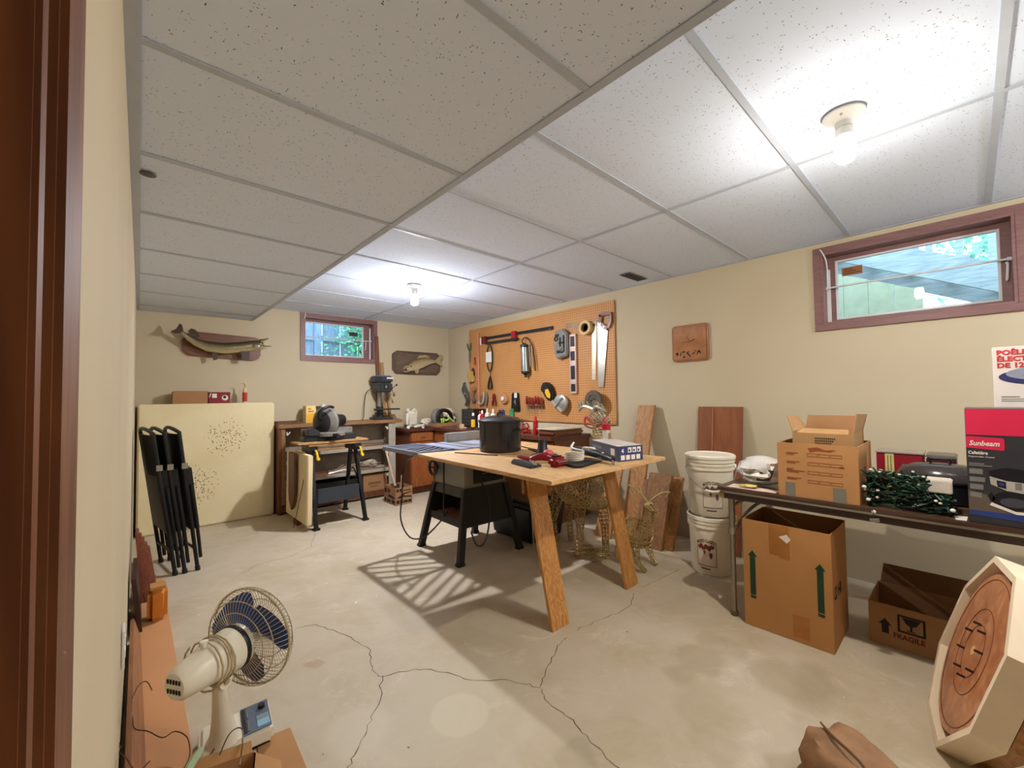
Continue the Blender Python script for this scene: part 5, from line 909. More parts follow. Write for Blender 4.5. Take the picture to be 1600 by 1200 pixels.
# ------------------------------------------------------------------ trestle work table
M_PLYX = wood('plywood_top', (230, 190, 136), (206, 158, 104), 'Y', 7, 1.0, .55, 4.0); M_PLYL = wood('plywood_leg', (220, 162, 92), (180, 116, 58), 'Z', 5, 3.0, .5, 2.5, fine=30)
t = thing('plywood_table', 'long plywood work table on broad slanted plywood legs in the middle', 'table', (2.0, 2.2, 0))
MB().xy([(1.455, 1.30), (2.515, 1.30), (2.515, 2.42), (1.50, 2.42)], .812, .832).build('table_top', M_PLYX, t, bevel=.002)
MB().xy([(2.0, 2.421), (2.56, 2.421), (2.56, 3.0), (2.36, 3.0), (2.36, 2.50), (2.0, 2.50)], .812, .832).build('table_top', M_PLYX, t, bevel=.002)
MB().xy([(1.50, 2.421), (1.999, 2.421), (1.999, 2.555), (1.845, 2.555), (1.52, 2.62)], .812, .832).build('table_top', M_PLYX, t, bevel=.002)
for x0, x1 in ((1.657, 1.79), (2.348, 2.478)):
    MB().hexa([(x0, 1.488, .001), (x1, 1.488, .001), (x1, 1.508, .001), (x0, 1.508, .001)], [(x0, 1.668, .811), (x1, 1.668, .811), (x1, 1.688, .811), (x0, 1.688, .811)]).build('leg', M_PLYL, t, bevel=.0015)
    MB().bar((x0 + .06, 1.712, .74), (x0 + .06, 1.80, .806), .05, .02, (1, 0, 0)).build('brace', M_PLYL, t)
MB().box(1.657, 2.478, 1.69, 1.71, .68, .811).build('apron', wood('apron_ply', (196, 138, 76), (160, 104, 52), 'X', 6, 1.5, .5), t, bevel=.0015)
ZW = .8325
def on_table():
    t = thing('canning_pot', 'big black speckled canning pot with lid on the work table', 'pot', (2.02, 2.31, ZW)); M_P = mat('enamel_black', (28, 27, 30), .22, 0, .2, 90, 0, 60, .6); c = (2.02, 2.31, ZW)
    MB().lathe([(0, 0), (.140, 0), (.150, .008), (.152, .205), (.158, .208), (.158, .214), (.15, .214), (.148, .01), (0, .01)], c, 40).build('body', M_P, t); MB().lathe([(.158, .2145), (.160, .222), (.13, .240), (.06, .254), (0, .256)], c, 40).build('lid', M_P, t)
    MB().tube([(c[0] - .03, c[1] - .01, ZW + .256), (c[0] - .03, c[1] - .01, ZW + .275), (c[0] + .03, c[1] + .01, ZW + .275), (c[0] + .03, c[1] + .01, ZW + .256)], .005, 8).build('lid_handle', M_P, t)
    for a in (math.radians(-72), math.radians(108)):
        d = Vector((math.cos(a), math.sin(a), 0)); u = Vector((-d.y, d.x, 0)); C = Vector(c) + Vector((0, 0, .15)); MB().tube([C + d * .15 - u * .055, C + d * .185 - u * .05 + Vector((0, 0, .004)), C + d * .19 + Vector((0, 0, .006)), C + d * .185 + u * .05 + Vector((0, 0, .004)), C + d * .15 + u * .055], .006, 8).build('handle', M_P, t)
    # grey tool carton
    t = thing('grey_tool_carton', 'flat dark grey printed carton on the near corner of the work table', 'box', (2.3, 1.57, ZW)); M_GB = mat('carton_slate', (64, 70, 84), .5, 0, .06)
    o = Vector((2.139, 1.396, 0)); ex = Vector((2.325, 1.345, 0)) - o; ey = Vector((2.36, 1.76, 0)) - o; p = [o, o + ex, o + ex + ey, o + ey]; h = .088
    MB().hexa([(q.x, q.y, ZW) for q in p], [(q.x, q.y, ZW + h) for q in p]).build('body', M_GB, t, bevel=.002); q = [o + (x_ - .0) * ex + y_ * ey for x_, y_ in ((.02, .02), (.98, .02), (.98, .98), (.02, .98))]
    MB().add([(v_.x, v_.y, ZW + h + .0004) for v_ in q], [(0, 1, 2, 3)]).build('top_print', mat('print_pale', (196, 186, 176), .5), t)
    F1 = frame((o.x, o.y, ZW), ex, (0, 0, 1)); w = ex.length; M_BP = mat('print_navy', (50, 58, 104), .5)
    decal('panel', [rect(.005, .004, w - .01, h - .008)], F1, M_BP, t)
    decal('print', [rect(.075 + .036 * k, .05, .028, .03) for k in range(3)] + [rect(.02 + .04 * k, .008, .03, .028) for k in range(4)], F1, M_PRINTW, t, .0012); decal('print', [rect(.08 + .036 * k, .056, .012, .012) for k in range(3)], F1, M_INK, t, .0016); text('lettering', '4', F1 @ T(.025, .05, .0006), .034, M_PRINTW, t, bold=.001)
    F2 = frame((o.x + ey.x, o.y + ey.y, ZW), -ey, (0, 0, 1)); L = ey.length; decal('print', [rect(L - .10, .03, .055, .04)], F2, M_PRINTW, t); decal('print', [rect(.04, .05, .15, .012), rect(.04, .03, .10, .008), rect(.04, .015, .2, .006)], F2, mat('print_dim', (104, 110, 124), .6), t)
    # small things
    t = thing('black_pouch', 'flat black zip pouch at the front edge of the work table', 'pouch', (1.67, 1.68, ZW)); MB().hexa([(1.62, 1.60, ZW), (1.73, 1.61, ZW), (1.75, 1.80, ZW), (1.67, 1.82, ZW)], [(1.63, 1.61, ZW + .02), (1.72, 1.62, ZW + .014), (1.74, 1.79, ZW + .02), (1.68, 1.81, ZW + .028)]).build('body', mat('pouch_black', (36, 42, 46), .6), t, bevel=.006); MB().bar((1.66, 1.60, ZW + .018), (1.73, 1.70, ZW + .022), .02, .004).build('strap', M_METAL, t)
    t = thing('red_tape_measure', 'red rounded tool case with black button on the work table edge', 'tape measure', (1.77, 1.55, ZW)); MB().box(1.725, 1.83, 1.51, 1.585, ZW, ZW + .055).build('body', mat('tool_red', (128, 20, 30), .3), t, bevel=.018, seg=3); MB().box(1.75, 1.80, 1.53, 1.57, ZW + .0555, ZW + .062).build('button', M_BLACK, t, bevel=.003); MB().box(1.74, 1.82, 1.506, 1.51, ZW + .03, ZW + .036).build('stripe', M_METAL, t)
    t = thing('red_clamp_tool', 'red hand tool with curved grip beside the black stand on the work table', 'hand tool', (1.84, 1.73, ZW)); MB().tube([(1.79, 1.77, ZW + .016), (1.82, 1.735, ZW + .03), (1.85, 1.70, ZW + .032), (1.88, 1.68, ZW + .02), (1.93, 1.70, ZW + .014)], [.014, .022, .026, .018, .010], 10).build('body', MATS['tool_red'], t); MB().tube([(1.79, 1.78, ZW + .012), (1.77, 1.84, ZW + .024), (1.80, 1.88, ZW + .022), (1.83, 1.82, ZW + .012)], .009, 8).build('grip', MATS['tool_red'], t); MB().ell((1.88, 1.71, ZW + .05), (.035, .03, .022), 12, 7).build('pink_cap', mat('cap_pink', (198, 92, 96), .4), t)
    t = thing('black_stand', 'small black stand with upright post on the work table', 'stand', (2.02, 1.87, ZW)); MB().lathe([(0, 0), (.085, 0), (.085, .012), (.05, .022), (0, .022)], (2.02, 1.87, ZW), 24).build('base', M_BLACK, t); MB().lathe([(.045, .022), (.036, .05), (.032, .055), (.026, .11), (0, .112)], (2.0, 1.87, ZW), 18).build('post', M_BLACK, t)
    t = thing('cable_coil', 'coil of white cable resting on a black case on the work table', 'cable', (1.92, 1.55, ZW + .013)); pts = [(1.925 + (.058 - .0006 * (k % 20)) * math.cos(k * .35), 1.545 + (.058 - .0006 * (k % 20)) * math.sin(k * .35), ZW + .018 + .0006 * k) for k in range(90)]; MB().tube(pts, .0045, 5).build('coil', mat('cable_white', (206, 198, 182), .5), t); MB().tube([pts[-1], (1.99, 1.62, ZW + .08), (2.06, 1.66, ZW + .10), (2.09, 1.70, ZW + .07), (2.10, 1.72, ZW + .02)], .006, 6).build('lead', M_WHITE, t)
    tag(MB().xy([(1.80, 1.44), (1.83, 1.42), (2.09, 1.47), (2.11, 1.60), (1.90, 1.64), (1.84, 1.60)], ZW, ZW + .012).build('black_case', M_BLACK, origin=(1.95, 1.53, ZW), bevel=.003), 'flat black case under the white cable coil', 'case')
    t = thing('heat_gun', 'long black hand tool with white label in front of the grey carton', 'hand tool', (2.1, 1.5, ZW + .014)); MB().tube([(2.11, 1.69, ZW + .05), (2.09, 1.60, ZW + .052), (2.07, 1.50, ZW + .045), (2.045, 1.40, ZW + .035), (2.02, 1.35, ZW + .03)], [.022, .026, .024, .018, .014], 12).build('body', M_BLACK, t); MB().box(2.065, 2.095, 1.52, 1.60, ZW + .066, ZW + .079).build('label', M_WHITE, t, bevel=.003); MB().tube([(2.025, 1.36, ZW + .03), (2.0, 1.335, ZW + .012), (1.985, 1.33, ZW + .018)], .008, 8).build('nozzle', M_METAL, t); MB().ell((2.05, 1.44, ZW + .058), (.008, .008, .004), 8, 5).build('button', M_WHITE, t)
    tag(MB().xy([(1.98, 1.60), (2.06, 1.40), (2.075, 1.41), (2.0, 1.61)], ZW + .0125, ZW + .018).build('steel_ruler', M_METAL, origin=(2.02, 1.5, ZW + .0125)), 'short steel rule lying on the black case', 'ruler')
    for k, (x0, y0, x1, y1) in enumerate(((2.18, 2.05, 2.30, 2.42), (1.72, 2.45, 1.83, 2.12), (2.10, 1.98, 2.20, 2.2))):
        tag(MB().bar((x0, y0, ZW + .003), (x1, y1, ZW + .003), .012, .006).build('dark_strip', mat('slat_dark', (70, 44, 34), .6), origin=(x0, y0, ZW)), ['thin dark strip on the work table right of the pot', 'thin dark strip on the work table left of the pot', 'thin dark strip in front of the pot on the work table'][k], 'strip', 'dark strips on the work table')
    t = thing('lidded_tube', 'clear tube with red lid standing behind the grey carton', 'container', (2.49, 1.72, ZW)); MB().lathe([(0, 0), (.026, 0), (.024, .15), (0, .15)], (2.49, 1.72, ZW), 16).build('tube', mat('clear_plastic', (206, 200, 188), .1), t); MB().lathe([(.030, 0), (.030, .04), (0, .04)], (2.49, 1.72, ZW + .1505), 16).build('lid', M_RED, t)
    for k in range(4): MB().cyl((2.49 + .008 * (k - 1.5), 1.692, ZW + .01), (2.49 + .008 * (k - 1.5), 1.692, ZW + .13), .002, n=5).build('content', M_KRAFT, t)
on_table()
# black storage bin under the table
t = thing('storage_tote', 'black storage tote on the floor behind the table saw stand', 'tote', (2.66, 2.68, 0))
MB().hexa([(2.48, 2.47, .001), (2.86, 2.47, .001), (2.86, 2.96, .001), (2.48, 2.96, .001)], [(2.45, 2.44, .30), (2.89, 2.44, .30), (2.89, 2.99, .30), (2.45, 2.99, .30)]).build('body', M_BLACK, t, bevel=.02); MB().box(2.44, 2.90, 2.43, 3.0, .301, .335).build('lid', M_BLACK, t, bevel=.01)
MB().tube([(2.50, 2.425, .325), (2.53, 2.405, .325), (2.63, 2.40, .33), (2.66, 2.425, .345)], .004, 6).build('handle', M_METAL, t)
t = thing('brown_carton', 'plain brown carton standing on the black storage tote under the table', 'box', (2.66, 2.7, .335)); MB().box(2.52, 2.82, 2.55, 2.88, .3355, .60).build('body', M_KRAFT2, t, bevel=.003); MB().box(2.52, 2.82, 2.545, 2.71, .6005, .604).build('flap', M_KRAFT2, t)
# folding chair frame / steel rod items under the table
t = thing('bent_steel_stand', 'thin bent steel stand beside the storage tote under the table', 'stand', (2.42, 2.40, 0)); MB().tube([(2.40, 2.36, .0), (2.41, 2.40, .45), (2.43, 2.46, .53), (2.5, 2.44, .545), (2.53, 2.38, .52), (2.53, 2.30, .0)], .006, 6).build('bend', M_METAL, t)
# ------------------------------------------------------------------ wire reindeer
M_DW = mat('deer_wire', (176, 152, 100), .4, .3, .3, 40); M_DT = mat('tinsel_silver', (168, 160, 140), .35, .5, .3, 80)
def limb(name, pts, rad, t, m=M_DW, hoops=12, longs=7, w=.0034):
    b = MB(); pts = [Vector(p) for p in pts]; n = len(pts); P, Rr = [], []
    for i in range(hoops + 1):
        f = i / hoops * (n - 1); k = min(int(f), n - 2); g = f - k; P.append(pts[k].lerp(pts[k + 1], g)); Rr.append(rad[k] + (rad[k + 1] - rad[k]) * g)
    fr = []; pa = None
    for i in range(len(P)):
        d = (P[min(i + 1, hoops)] - P[max(i - 1, 0)]).normalized(); a = d.orthogonal() if pa is None else pa - d * pa.dot(d); a.normalize(); pa = a; fr.append((a, d.cross(a)))
    for i in range(len(P)): b.tube([P[i] + Rr[i] * (math.cos(2 * math.pi * k / 10) * fr[i][0] + math.sin(2 * math.pi * k / 10) * fr[i][1]) for k in range(10)], w, 4, True)
    for j in range(longs): b.tube([P[i] + Rr[i] * (math.cos(2 * math.pi * j / longs + .15 * i) * fr[i][0] + math.sin(2 * math.pi * j / longs + .15 * i) * fr[i][1]) for i in range(len(P))], w, 4, sm=False)
    return b.build(name, m, t, smooth=False)
t = thing('wire_reindeer', 'standing gold wire reindeer decoration with silver antlers behind the table leg', 'reindeer', (2.66, 2.03, 0))
limb('body', [(2.69, 2.34, .46), (2.68, 2.24, .48), (2.67, 2.08, .47), (2.67, 1.93, .48), (2.66, 1.86, .52)], [.06, .12, .13, .125, .07], t, hoops=22, longs=16)
for p in ([(2.57, 2.03, .40), (2.555, 2.02, .22), (2.55, 2.025, .01)], [(2.70, 1.92, .42), (2.69, 1.89, .22), (2.685, 1.88, .01)], [(2.60, 2.28, .42), (2.57, 2.31, .22), (2.58, 2.29, .01)], [(2.77, 2.28, .42), (2.78, 2.32, .22), (2.78, 2.30, .01)]): limb('leg', p, [.05, .026, .022], t, hoops=14, longs=6)
limb('neck', [(2.665, 1.88, .55), (2.67, 1.90, .72), (2.68, 1.915, .90), (2.685, 1.93, 1.02)], [.08, .06, .048, .045], t, hoops=18, longs=10)
limb('head', [(2.70, 1.99, 1.06), (2.685, 1.94, 1.07), (2.66, 1.86, 1.04), (2.645, 1.81, 1.02)], [.03, .05, .035, .018], t, M_DT, 12, 9)
for s in (-1, 1):
    b = MB(); base = Vector((2.69 + .02 * s, 1.955, 1.10)); path = [base + Vector((.035 * s * f, (.20 if s > 0 else -.14) * f + .03 * math.sin(3 * f), .03 * math.sin(f * 3.1) * 1.2)) for f in [k / 10 for k in range(11)]]
    b.tube(path, [.018 - .0008 * k for k in range(11)], 8)
    for k in (3, 5, 7, 9): b.tube([path[k], path[k] + Vector((.0, .012, .03)), path[k] + Vector((.005 * s, .025, .05))], [.011, .008, .004], 6)
    b.build('antler', M_DT, t)
b = MB()
for s in (-1, 1): b.tube([(2.655, 1.915, .99), (2.64, 1.915 + s * .06, 1.03), (2.63, 1.915 + s * .09, 1.06), (2.63, 1.915 + s * .10, 1.00), (2.645, 1.915 + s * .05, .975), (2.655, 1.915, .985)], [.007, .009, .010, .009, .008, .007], 6)
b.build('red_bow', mat('bow_red', (190, 80, 78), .5), t)
t = thing('small_wire_deer', 'small lying wire deer with spread antlers beside the right table leg', 'reindeer', (2.72, 1.58, 0))
limb('body', [(2.78, 1.80, .20), (2.76, 1.72, .22), (2.73, 1.62, .23), (2.71, 1.56, .25)], [.06, .10, .10, .06], t, hoops=14, longs=10)
limb('neck', [(2.71, 1.57, .27), (2.70, 1.54, .36), (2.69, 1.52, .43)], [.06, .04, .03], t, hoops=8, longs=7); limb('head', [(2.695, 1.54, .45), (2.69, 1.50, .45), (2.68, 1.45, .43)], [.025, .032, .014], t, hoops=7, longs=7)
for p in ([(2.66, 1.62, .16), (2.63, 1.58, .06), (2.66, 1.54, .012)], [(2.82, 1.62, .16), (2.84, 1.60, .06), (2.82, 1.55, .012)], [(2.70, 1.76, .14), (2.67, 1.78, .06), (2.69, 1.74, .012)], [(2.84, 1.76, .14), (2.86, 1.78, .06), (2.84, 1.74, .012)]): limb('leg', p, [.03, .018, .012], t, hoops=7, longs=5)
for s in (-1, 1):
    b = MB()
    b.tube([(2.695, 1.53, .47), (2.70, 1.53 + s * .05, .52), (2.70, 1.53 + s * .11, .56), (2.70, 1.53 + s * .16, .57)], [.009, .008, .006, .004], 6)
    for f, dz in ((.05, .05), (.09, .06), (.13, .05)): b.tube([(2.70, 1.53 + s * f, .53), (2.70, 1.53 + s * (f + .02), .53 + dz)], [.006, .003], 5)
    b.build('antler', M_DW, t)
# tangled string of wire lights on the floor behind the deer
b = MB(); pts = [(2.62 + .10 * math.sin(k * 1.7) + rnd.uniform(-.02, .02), 1.98 + .12 * math.cos(k * 1.1) + rnd.uniform(-.03, .03), .006 + .05 * abs(math.sin(k * .37))) for k in range(60)]
tag(b.tube(pts, .003, 4).build('light_string', M_DW, origin=(2.62, 1.98, 0)), 'tangled brown light string on the floor under the wire reindeer', 'light string')
# planks leaning on the right wall
def lean(name, y0, y1, zt, xb, th, m, label, xt=3.53, dy=0.0, cat='board', group='planks leaning on the right wall'):
    return tag(MB().hexa([(xb, y0, .001), (xb + th, y0, .001), (xb + th, y1, .001), (xb, y1, .001)], [(xt - th, y0 + dy, zt), (xt, y0 + dy, zt), (xt, y1 + dy, zt), (xt - th, y1 + dy, zt)]).build(name, m, origin=(xb, (y0 + y1) / 2, 0), bevel=.002), label, cat, group)
M_PL1 = wood('plank_honey', (196, 142, 84), (160, 106, 56), 'Z', 6, 1.6, .55, 3); M_PL2 = wood('plank_cedar', (158, 110, 64), (126, 84, 46), 'Z', 6, 1.6, .55, 3)
lean('tall_lumber', 1.91, 2.07, 1.13, 3.16, .03, M_PL1, 'tall honey-coloured plank leaning on the right wall behind the work table')
lean('cedar_lumber', 1.66, 1.86, .56, 3.10, .045, M_PL2, 'wide brown cedar plank leaning on the right wall left of the buckets', 3.34)
lean('cedar_lumber', 1.865, 1.905, .50, 3.10, .035, M_PL2, 'narrow brown plank behind the wide cedar plank', 3.32)
lean('pale_lumber', 1.60, 1.72, .54, 3.16, .03, M_PL1, 'pale plank edge sticking out right of the cedar plank', 3.40)
lean('short_lumber', 2.10, 2.26, .60, 3.05, .03, M_PL1, 'short honey plank leaning on the right wall behind the wire reindeer', 3.3)
bb = thing('veneer_sheet', 'smooth red-brown cabinet panel leaning on the wall behind the buckets', 'panel', (3.42, 1.35, 0)); MB().hexa([(3.40, 1.19, .001), (3.42, 1.19, .001), (3.42, 1.53, .001), (3.40, 1.53, .001)], [(3.53, 1.19, 1.12), (3.55, 1.19, 1.12), (3.55, 1.53, 1.12), (3.53, 1.53, 1.12)]).build('panel', wood('panel_redbrown', (158, 94, 56), (140, 80, 46), 'Z', 5, 1, .45, 1.2), bb, bevel=.002)
MB().bar((3.398, 1.41, .01), (3.528, 1.41, 1.115), .006, .012, (1, 0, 0)).build('bead', wood('panel_bead', (196, 132, 84), (180, 116, 70), 'Z', 6), bb)
# buckets
def bucket(z, lab, top, ang, handle):
    t = thing('plastic_pail', lab, 'bucket', (3.05, 1.25, z), 'stacked white pails'); c = (3.05, 1.25, z); M_P = mat('pail_white', (232, 224, 204), .4, 0, .02)
    MB().lathe([(0, 0), (.128, 0), (.133, .006), (.146, .31), (.155, .312), (.155, .325), (.148, .327), (.156, .338), (.156, .350), (.149, .353), (.158, .364), (.158, .395 if top else .385), (.15, .397 if top else .387), (.145, .34), (0, .335)], c, 40).build('body', M_P, t)
    if top: MB().lathe([(.160, .385), (.164, .39), (.164, .405), (.155, .412), (.15, .406), (0, .402)], c, 40).build('lid', M_P, t)
    d0 = math.atan2(0 - 1.25, .035 - 3.05) + ang
    R = .1405
    def P(a, h, e=.0012):
        r = .133 + (.146 - .133) * (h - .006) / .304 + e; aa = d0 + a / r; return Vector((c[0] + r * math.cos(aa), c[1] + r * math.sin(aa), z + h))
    def wrap(nm, polys, m, e):
        b = MB()
        for pl in polys: b.add([P(a, h, e) for a, h in pl], [tuple(range(len(pl)))])
        b.build(nm, m, t, smooth=False)
    def strip(a0, a1, h0, h1, n=8):
        return [[(a0 + (a1 - a0) * i / n, h0), (a0 + (a1 - a0) * (i + 1) / n, h0), (a0 + (a1 - a0) * (i + 1) / n, h1), (a0 + (a1 - a0) * i / n, h1)] for i in range(n)]
    INK = mat('pail_print_red', (124, 52, 44), .6) if not top else mat('pail_print_grey', (104, 78, 68), .6); LB = mat('pail_label', (220, 208, 190), .5)
    wrap('label', strip(-.058, .058, .07, .20), LB, .0008); wrap('label_border', strip(-.062, .062, .062, .066) + strip(-.062, -.059, .062, .20, 1) + strip(.059, .062, .062, .20, 1), INK, .0012)
    q = random.Random(5); lv = []
    for k in range(9):
        a = -.045 + .0105 * k; h = .19 + .010 * math.sin(k * 1.9); lv.append([(a - .014, h), (a, h - .018), (a + .014, h), (a, h + .013)])
    lv += [[(-.024, .165), (-.004, .165), (-.014, .135)], [(.016, .155), (.036, .155), (.036, .13), (.026, .112), (.016, .13)]]
    wrap('grape_print', lv, INK, .0018)
    # lettering on an arc
    s = 'MOSTO CLASSICO'; cu = bpy.data.curves.new('lettering', 'FONT'); cu.body = s; cu.size = .03; cu.align_x = 'CENTER'; cu.offset = .0008; cu.resolution_u = 2; ob = bpy.data.objects.new('tmp', cu); me = bpy.data.meshes.new_from_object(ob); bpy.data.objects.remove(ob)
    for v in me.vertices:
        x = v.co.x * .50; y = v.co.y; v.co = P(x, .222 + y - x * x * 4.5, .0022) - Vector(c)
    me.materials.clear(); me.materials.append(INK); ob = bpy.data.objects.new('lettering', me); COL.objects.link(ob); ob.parent = t
    wrap('small_print', strip(-.04, .02, .04, .048, 4), INK, .0012)
    if handle:
        a1, a2 = d0 - 1.5, d0 + 1.5; b = MB(); pts = []
        for k in range(21):
            f = k / 20; a = a1 + (a2 - a1) * f; r = .163; pts.append((c[0] + r * math.cos(a), c[1] + r * math.sin(a), z + .33 - .15 * math.sin(math.pi * f)))
        b.tube(pts, .003, 6).build('bail_handle', M_METAL, t); MB().tube(pts[8:13], .008, 8).build('grip', M_P, t)
        for a in (a1, a2): MB().lathe([(.018, 0), (.016, .012), (0, .012)], (c[0] + .152 * math.cos(a), c[1] + .152 * math.sin(a), z + .33), 12, (math.cos(a), math.sin(a), 0)).build('ear', M_P, t)
bucket(0.001, 'lower white plastic pail with red grape print under another pail', False, -.25, False)
bucket(0.392, 'upper white plastic pail with wire handle and grey grape print', True, .1, True)
# ------------------------------------------------------------------ right side: folding table and what stands on and under it
M_FT = wood('table_laminate', (92, 66, 52), (72, 50, 40), 'Y', 7, 1, .3, 1.5); M_FTD = mat('table_apron', (58, 42, 34), .5, 0, .06); M_CHROME = mat('grey_tube', (150, 142, 130), .3, .8, .04)
t = thing('folding_table', 'dark brown folding table with metal legs along the right wall', 'table', (2.83, .06, 0)); ZT = .706
MB().xy([(2.46, -.86), (3.22, -.86), (3.22, .95), (3.20, .975), (2.48, .975), (2.46, .95)], ZT - .018, ZT).build('table_top', M_FT, t, bevel=.004)
for q in ((2.475, 2.49, -.845, .96), (3.19, 3.205, -.845, .96)): MB().box(*q, ZT - .062, ZT - .0185).build('apron', M_FTD, t)
for q in ((2.49, 3.19, .945, .96), (2.49, 3.19, -.845, -.83)): MB().box(*q, ZT - .062, ZT - .0185).build('apron', M_FTD, t)
MB().box(2.470, 2.4745, -.845, .955, ZT - .030, ZT - .020).build('edge_strip', M_METAL, t); MB().box(2.470, 2.49, .938, .962, ZT - .060, ZT - .025).build('corner_clip', mat('clip_brass', (150, 128, 88), .4, .6), t)
for y, s in ((.915, -1), (-.78, 1)):
    for x in (2.515, 3.15):
        MB().cyl((x, y, .45), (x, y, ZT - .02), .0165, n=14).build('leg_sleeve', M_CHROME, t); MB().cyl((x, y, .012), (x, y, .47), .013, n=14).build('leg', M_CHROME, t); MB().cyl((x, y, 0), (x, y, .022), .018, n=14).build('foot', mat('foot_brown', (96, 78, 56), .7), t); MB().lathe([(.020, 0), (.022, .006), (.022, .03), (.02, .036)], (x, y, .445), 14).build('collar', M_METAL, t)
        MB().tube([(x + (.02 if x < 2.8 else -.02), y, .455), (x + (.035 if x < 2.8 else -.035), y + s * .01, .475), (x + (.055 if x < 2.8 else -.055), y + s * .04, .54), (x + (.09 if x < 2.8 else -.09), y + s * .10, .61), (x + (.13 if x < 2.8 else -.13), y + s * .20, ZT - .03)], .008, 8).build('brace', M_METAL, t)
    MB().cyl((2.515, y, .60), (3.15, y, .60), .010, n=10).build('cross_tube', M_CHROME, t)
Z = ZT + .0006
# large moving carton
def carton(name, label, x0, x1, y0, y1, z0, z1, m, mi, th=.005):
    t = thing(name, label, 'box', ((x0 + x1) / 2, (y0 + y1) / 2, z0))
    for q in ((x0, x0 + th, y0, y1), (x1 - th, x1, y0, y1), (x0 + th, x1 - th, y0, y0 + th), (x0 + th, x1 - th, y1 - th, y1)): MB().box(*q, z0, z1).build('side', m, t, bevel=.001)
    MB().box(x0 + th, x1 - th, y0 + th, y1 - th, z0, z0 + .004).build('bottom', mi, t); return t
M_OR = mat('kraft_orange', (180, 130, 82), .85, 0, .06, 4, .05, 80); M_OPR = mat('print_rust', (140, 72, 36), .8, 0, .1, 60); M_GT = mat('duct_tape', (122, 116, 104), .5, 0, .05)
BX0, BX1, BY0, BY1 = 2.478, 2.84, .352, .674
t = carton('moving_carton', 'tan moving carton with rust-coloured check boxes on the folding table', BX0, BX1, BY0, BY1, Z, .972, M_OR, M_KDARK)
F_ = frame((BX0, BY1, Z), (0, -1, 0), (0, 0, 1)); Wd = BY1 - BY0; H = .972 - Z
def ring(x, y, w, h, e=.0018): return [rect(x, y, w, e), rect(x, y + h - e, w, e), rect(x, y + e, e, h - 2 * e), rect(x + w - e, y + e, e, h - 2 * e)]
for r in range(4):
    y = .205 - r * .043
    for k in range(3): decal('check_box', ring(.128 + k * .046, y, .043, .015), F_, M_OPR, t)
pol = []
for y, w in ((.215, .05), (.172, .055), (.137, .03), (.128, .075), (.092, .06)): pol += [rect(.04, y, w, .004), rect(.04, y - .007, w * .7, .004)]
decal('print_lines', pol, F_, M_OPR, t); decal('stain', [[(.13, .245), (.17, .252), (.20, .240), (.24, .243), (.22, .232), (.17, .235), (.14, .225)], disc(.262, .164, .011, 10, .004)], F_, M_OPR, t)
decal('tape', [rect(.032, .0, .042, .07)], F_, M_GT, t); decal('tape', [rect(.225, .0, .05, .068)], F_, M_GT, t)
decal('hand_hole', [rect(.12, .13, .07, .03)], frame((BX0, BY0, Z), (1, 0, 0), (0, 0, 1)), M_OPR, t)
# packed paper filling that carries the small carton
tag(MB().box(BX0 + .008, BX1 - .008, BY0 + .008, BY1 - .008, Z + .005, .945).build('packed_linen', mat('linen_dark', (92, 70, 52), .9), origin=(2.66, .51, Z + .005), bevel=.01), 'dark folded packing inside the tan moving carton', 'packing')
t = thing('small_open_carton', 'small open brown carton with raised flaps resting in the moving carton', 'box', (2.66, .49, .946)); x0, x1, y0, y1, z0 = 2.53, 2.79, .372, .618, .946; M_K3 = mat('kraft_pale', (166, 128, 84), .85, 0, .05)
MB().box(x0, x1, y0, y1, z0, z0 + .004).build('bottom', M_K3, t); MB().box(x0, x0 + .004, y0, y1, z0 + .004, 1.022).build('side', M_K3, t)
for q in ((x1 - .004, x1, y0, y1), (x0 + .004, x1 - .004, y0, y0 + .004), (x0 + .004, x1 - .004, y1 - .004, y1)): MB().box(*q, z0 + .004, 1.03).build('side', M_K3, t)
MB().hexa([(x1 - .004, y0, 1.03), (x1, y0, 1.03), (x1, y1, 1.03), (x1 - .004, y1, 1.03)], [(x1 + .010, y0 + .01, 1.10), (x1 + .014, y0 + .01, 1.10), (x1 + .014, y1 - .01, 1.10), (x1 + .010, y1 - .01, 1.10)]).build('flap', M_KRAFT2, t)
MB().hexa([(x0, y1 - .004, 1.024), (x1, y1 - .004, 1.03), (x1, y1, 1.03), (x0, y1, 1.024)], [(x0 + .01, y1 + .02, 1.105), (x1 - .02, y1 + .03, 1.10), (x1 - .02, y1 + .034, 1.10), (x0 + .01, y1 + .024, 1.105)]).build('flap', M_K3, t)
MB().hexa([(x0, y0, 1.024), (x1, y0, 1.03), (x1, y0 + .004, 1.03), (x0, y0 + .004, 1.024)], [(x0 + .012, y0 - .012, 1.12), (x1 - .02, y0 - .02, 1.11), (x1 - .02, y0 - .016, 1.11), (x0 + .012, y0 - .008, 1.12)]).build('flap', M_K3, t)
MB().hexa([(x0, y0 + .02, 1.0215), (x0 + .004, y0 + .02, 1.0255), (x0 + .004, y1 - .02, 1.0255), (x0, y1 - .02, 1.0215)], [(x0 + .075, y0 + .03, 1.036), (x0 + .077, y0 + .03, 1.040), (x0 + .077, y1 - .03, 1.040), (x0 + .075, y1 - .03, 1.036)]).build('flap', M_K3, t)
F_ = frame((x0, y1, z0), (0, -1, 0), (0, 0, 1)); pol = []
for r, n in ((.048, 11), (.036, 10), (.026, 9)):
    for k in range(n): pol.append(rect(.095 + k * .0075, r, .005, .007 if r > .03 else .005))
decal('print_marks', pol, F_, M_INK, t)
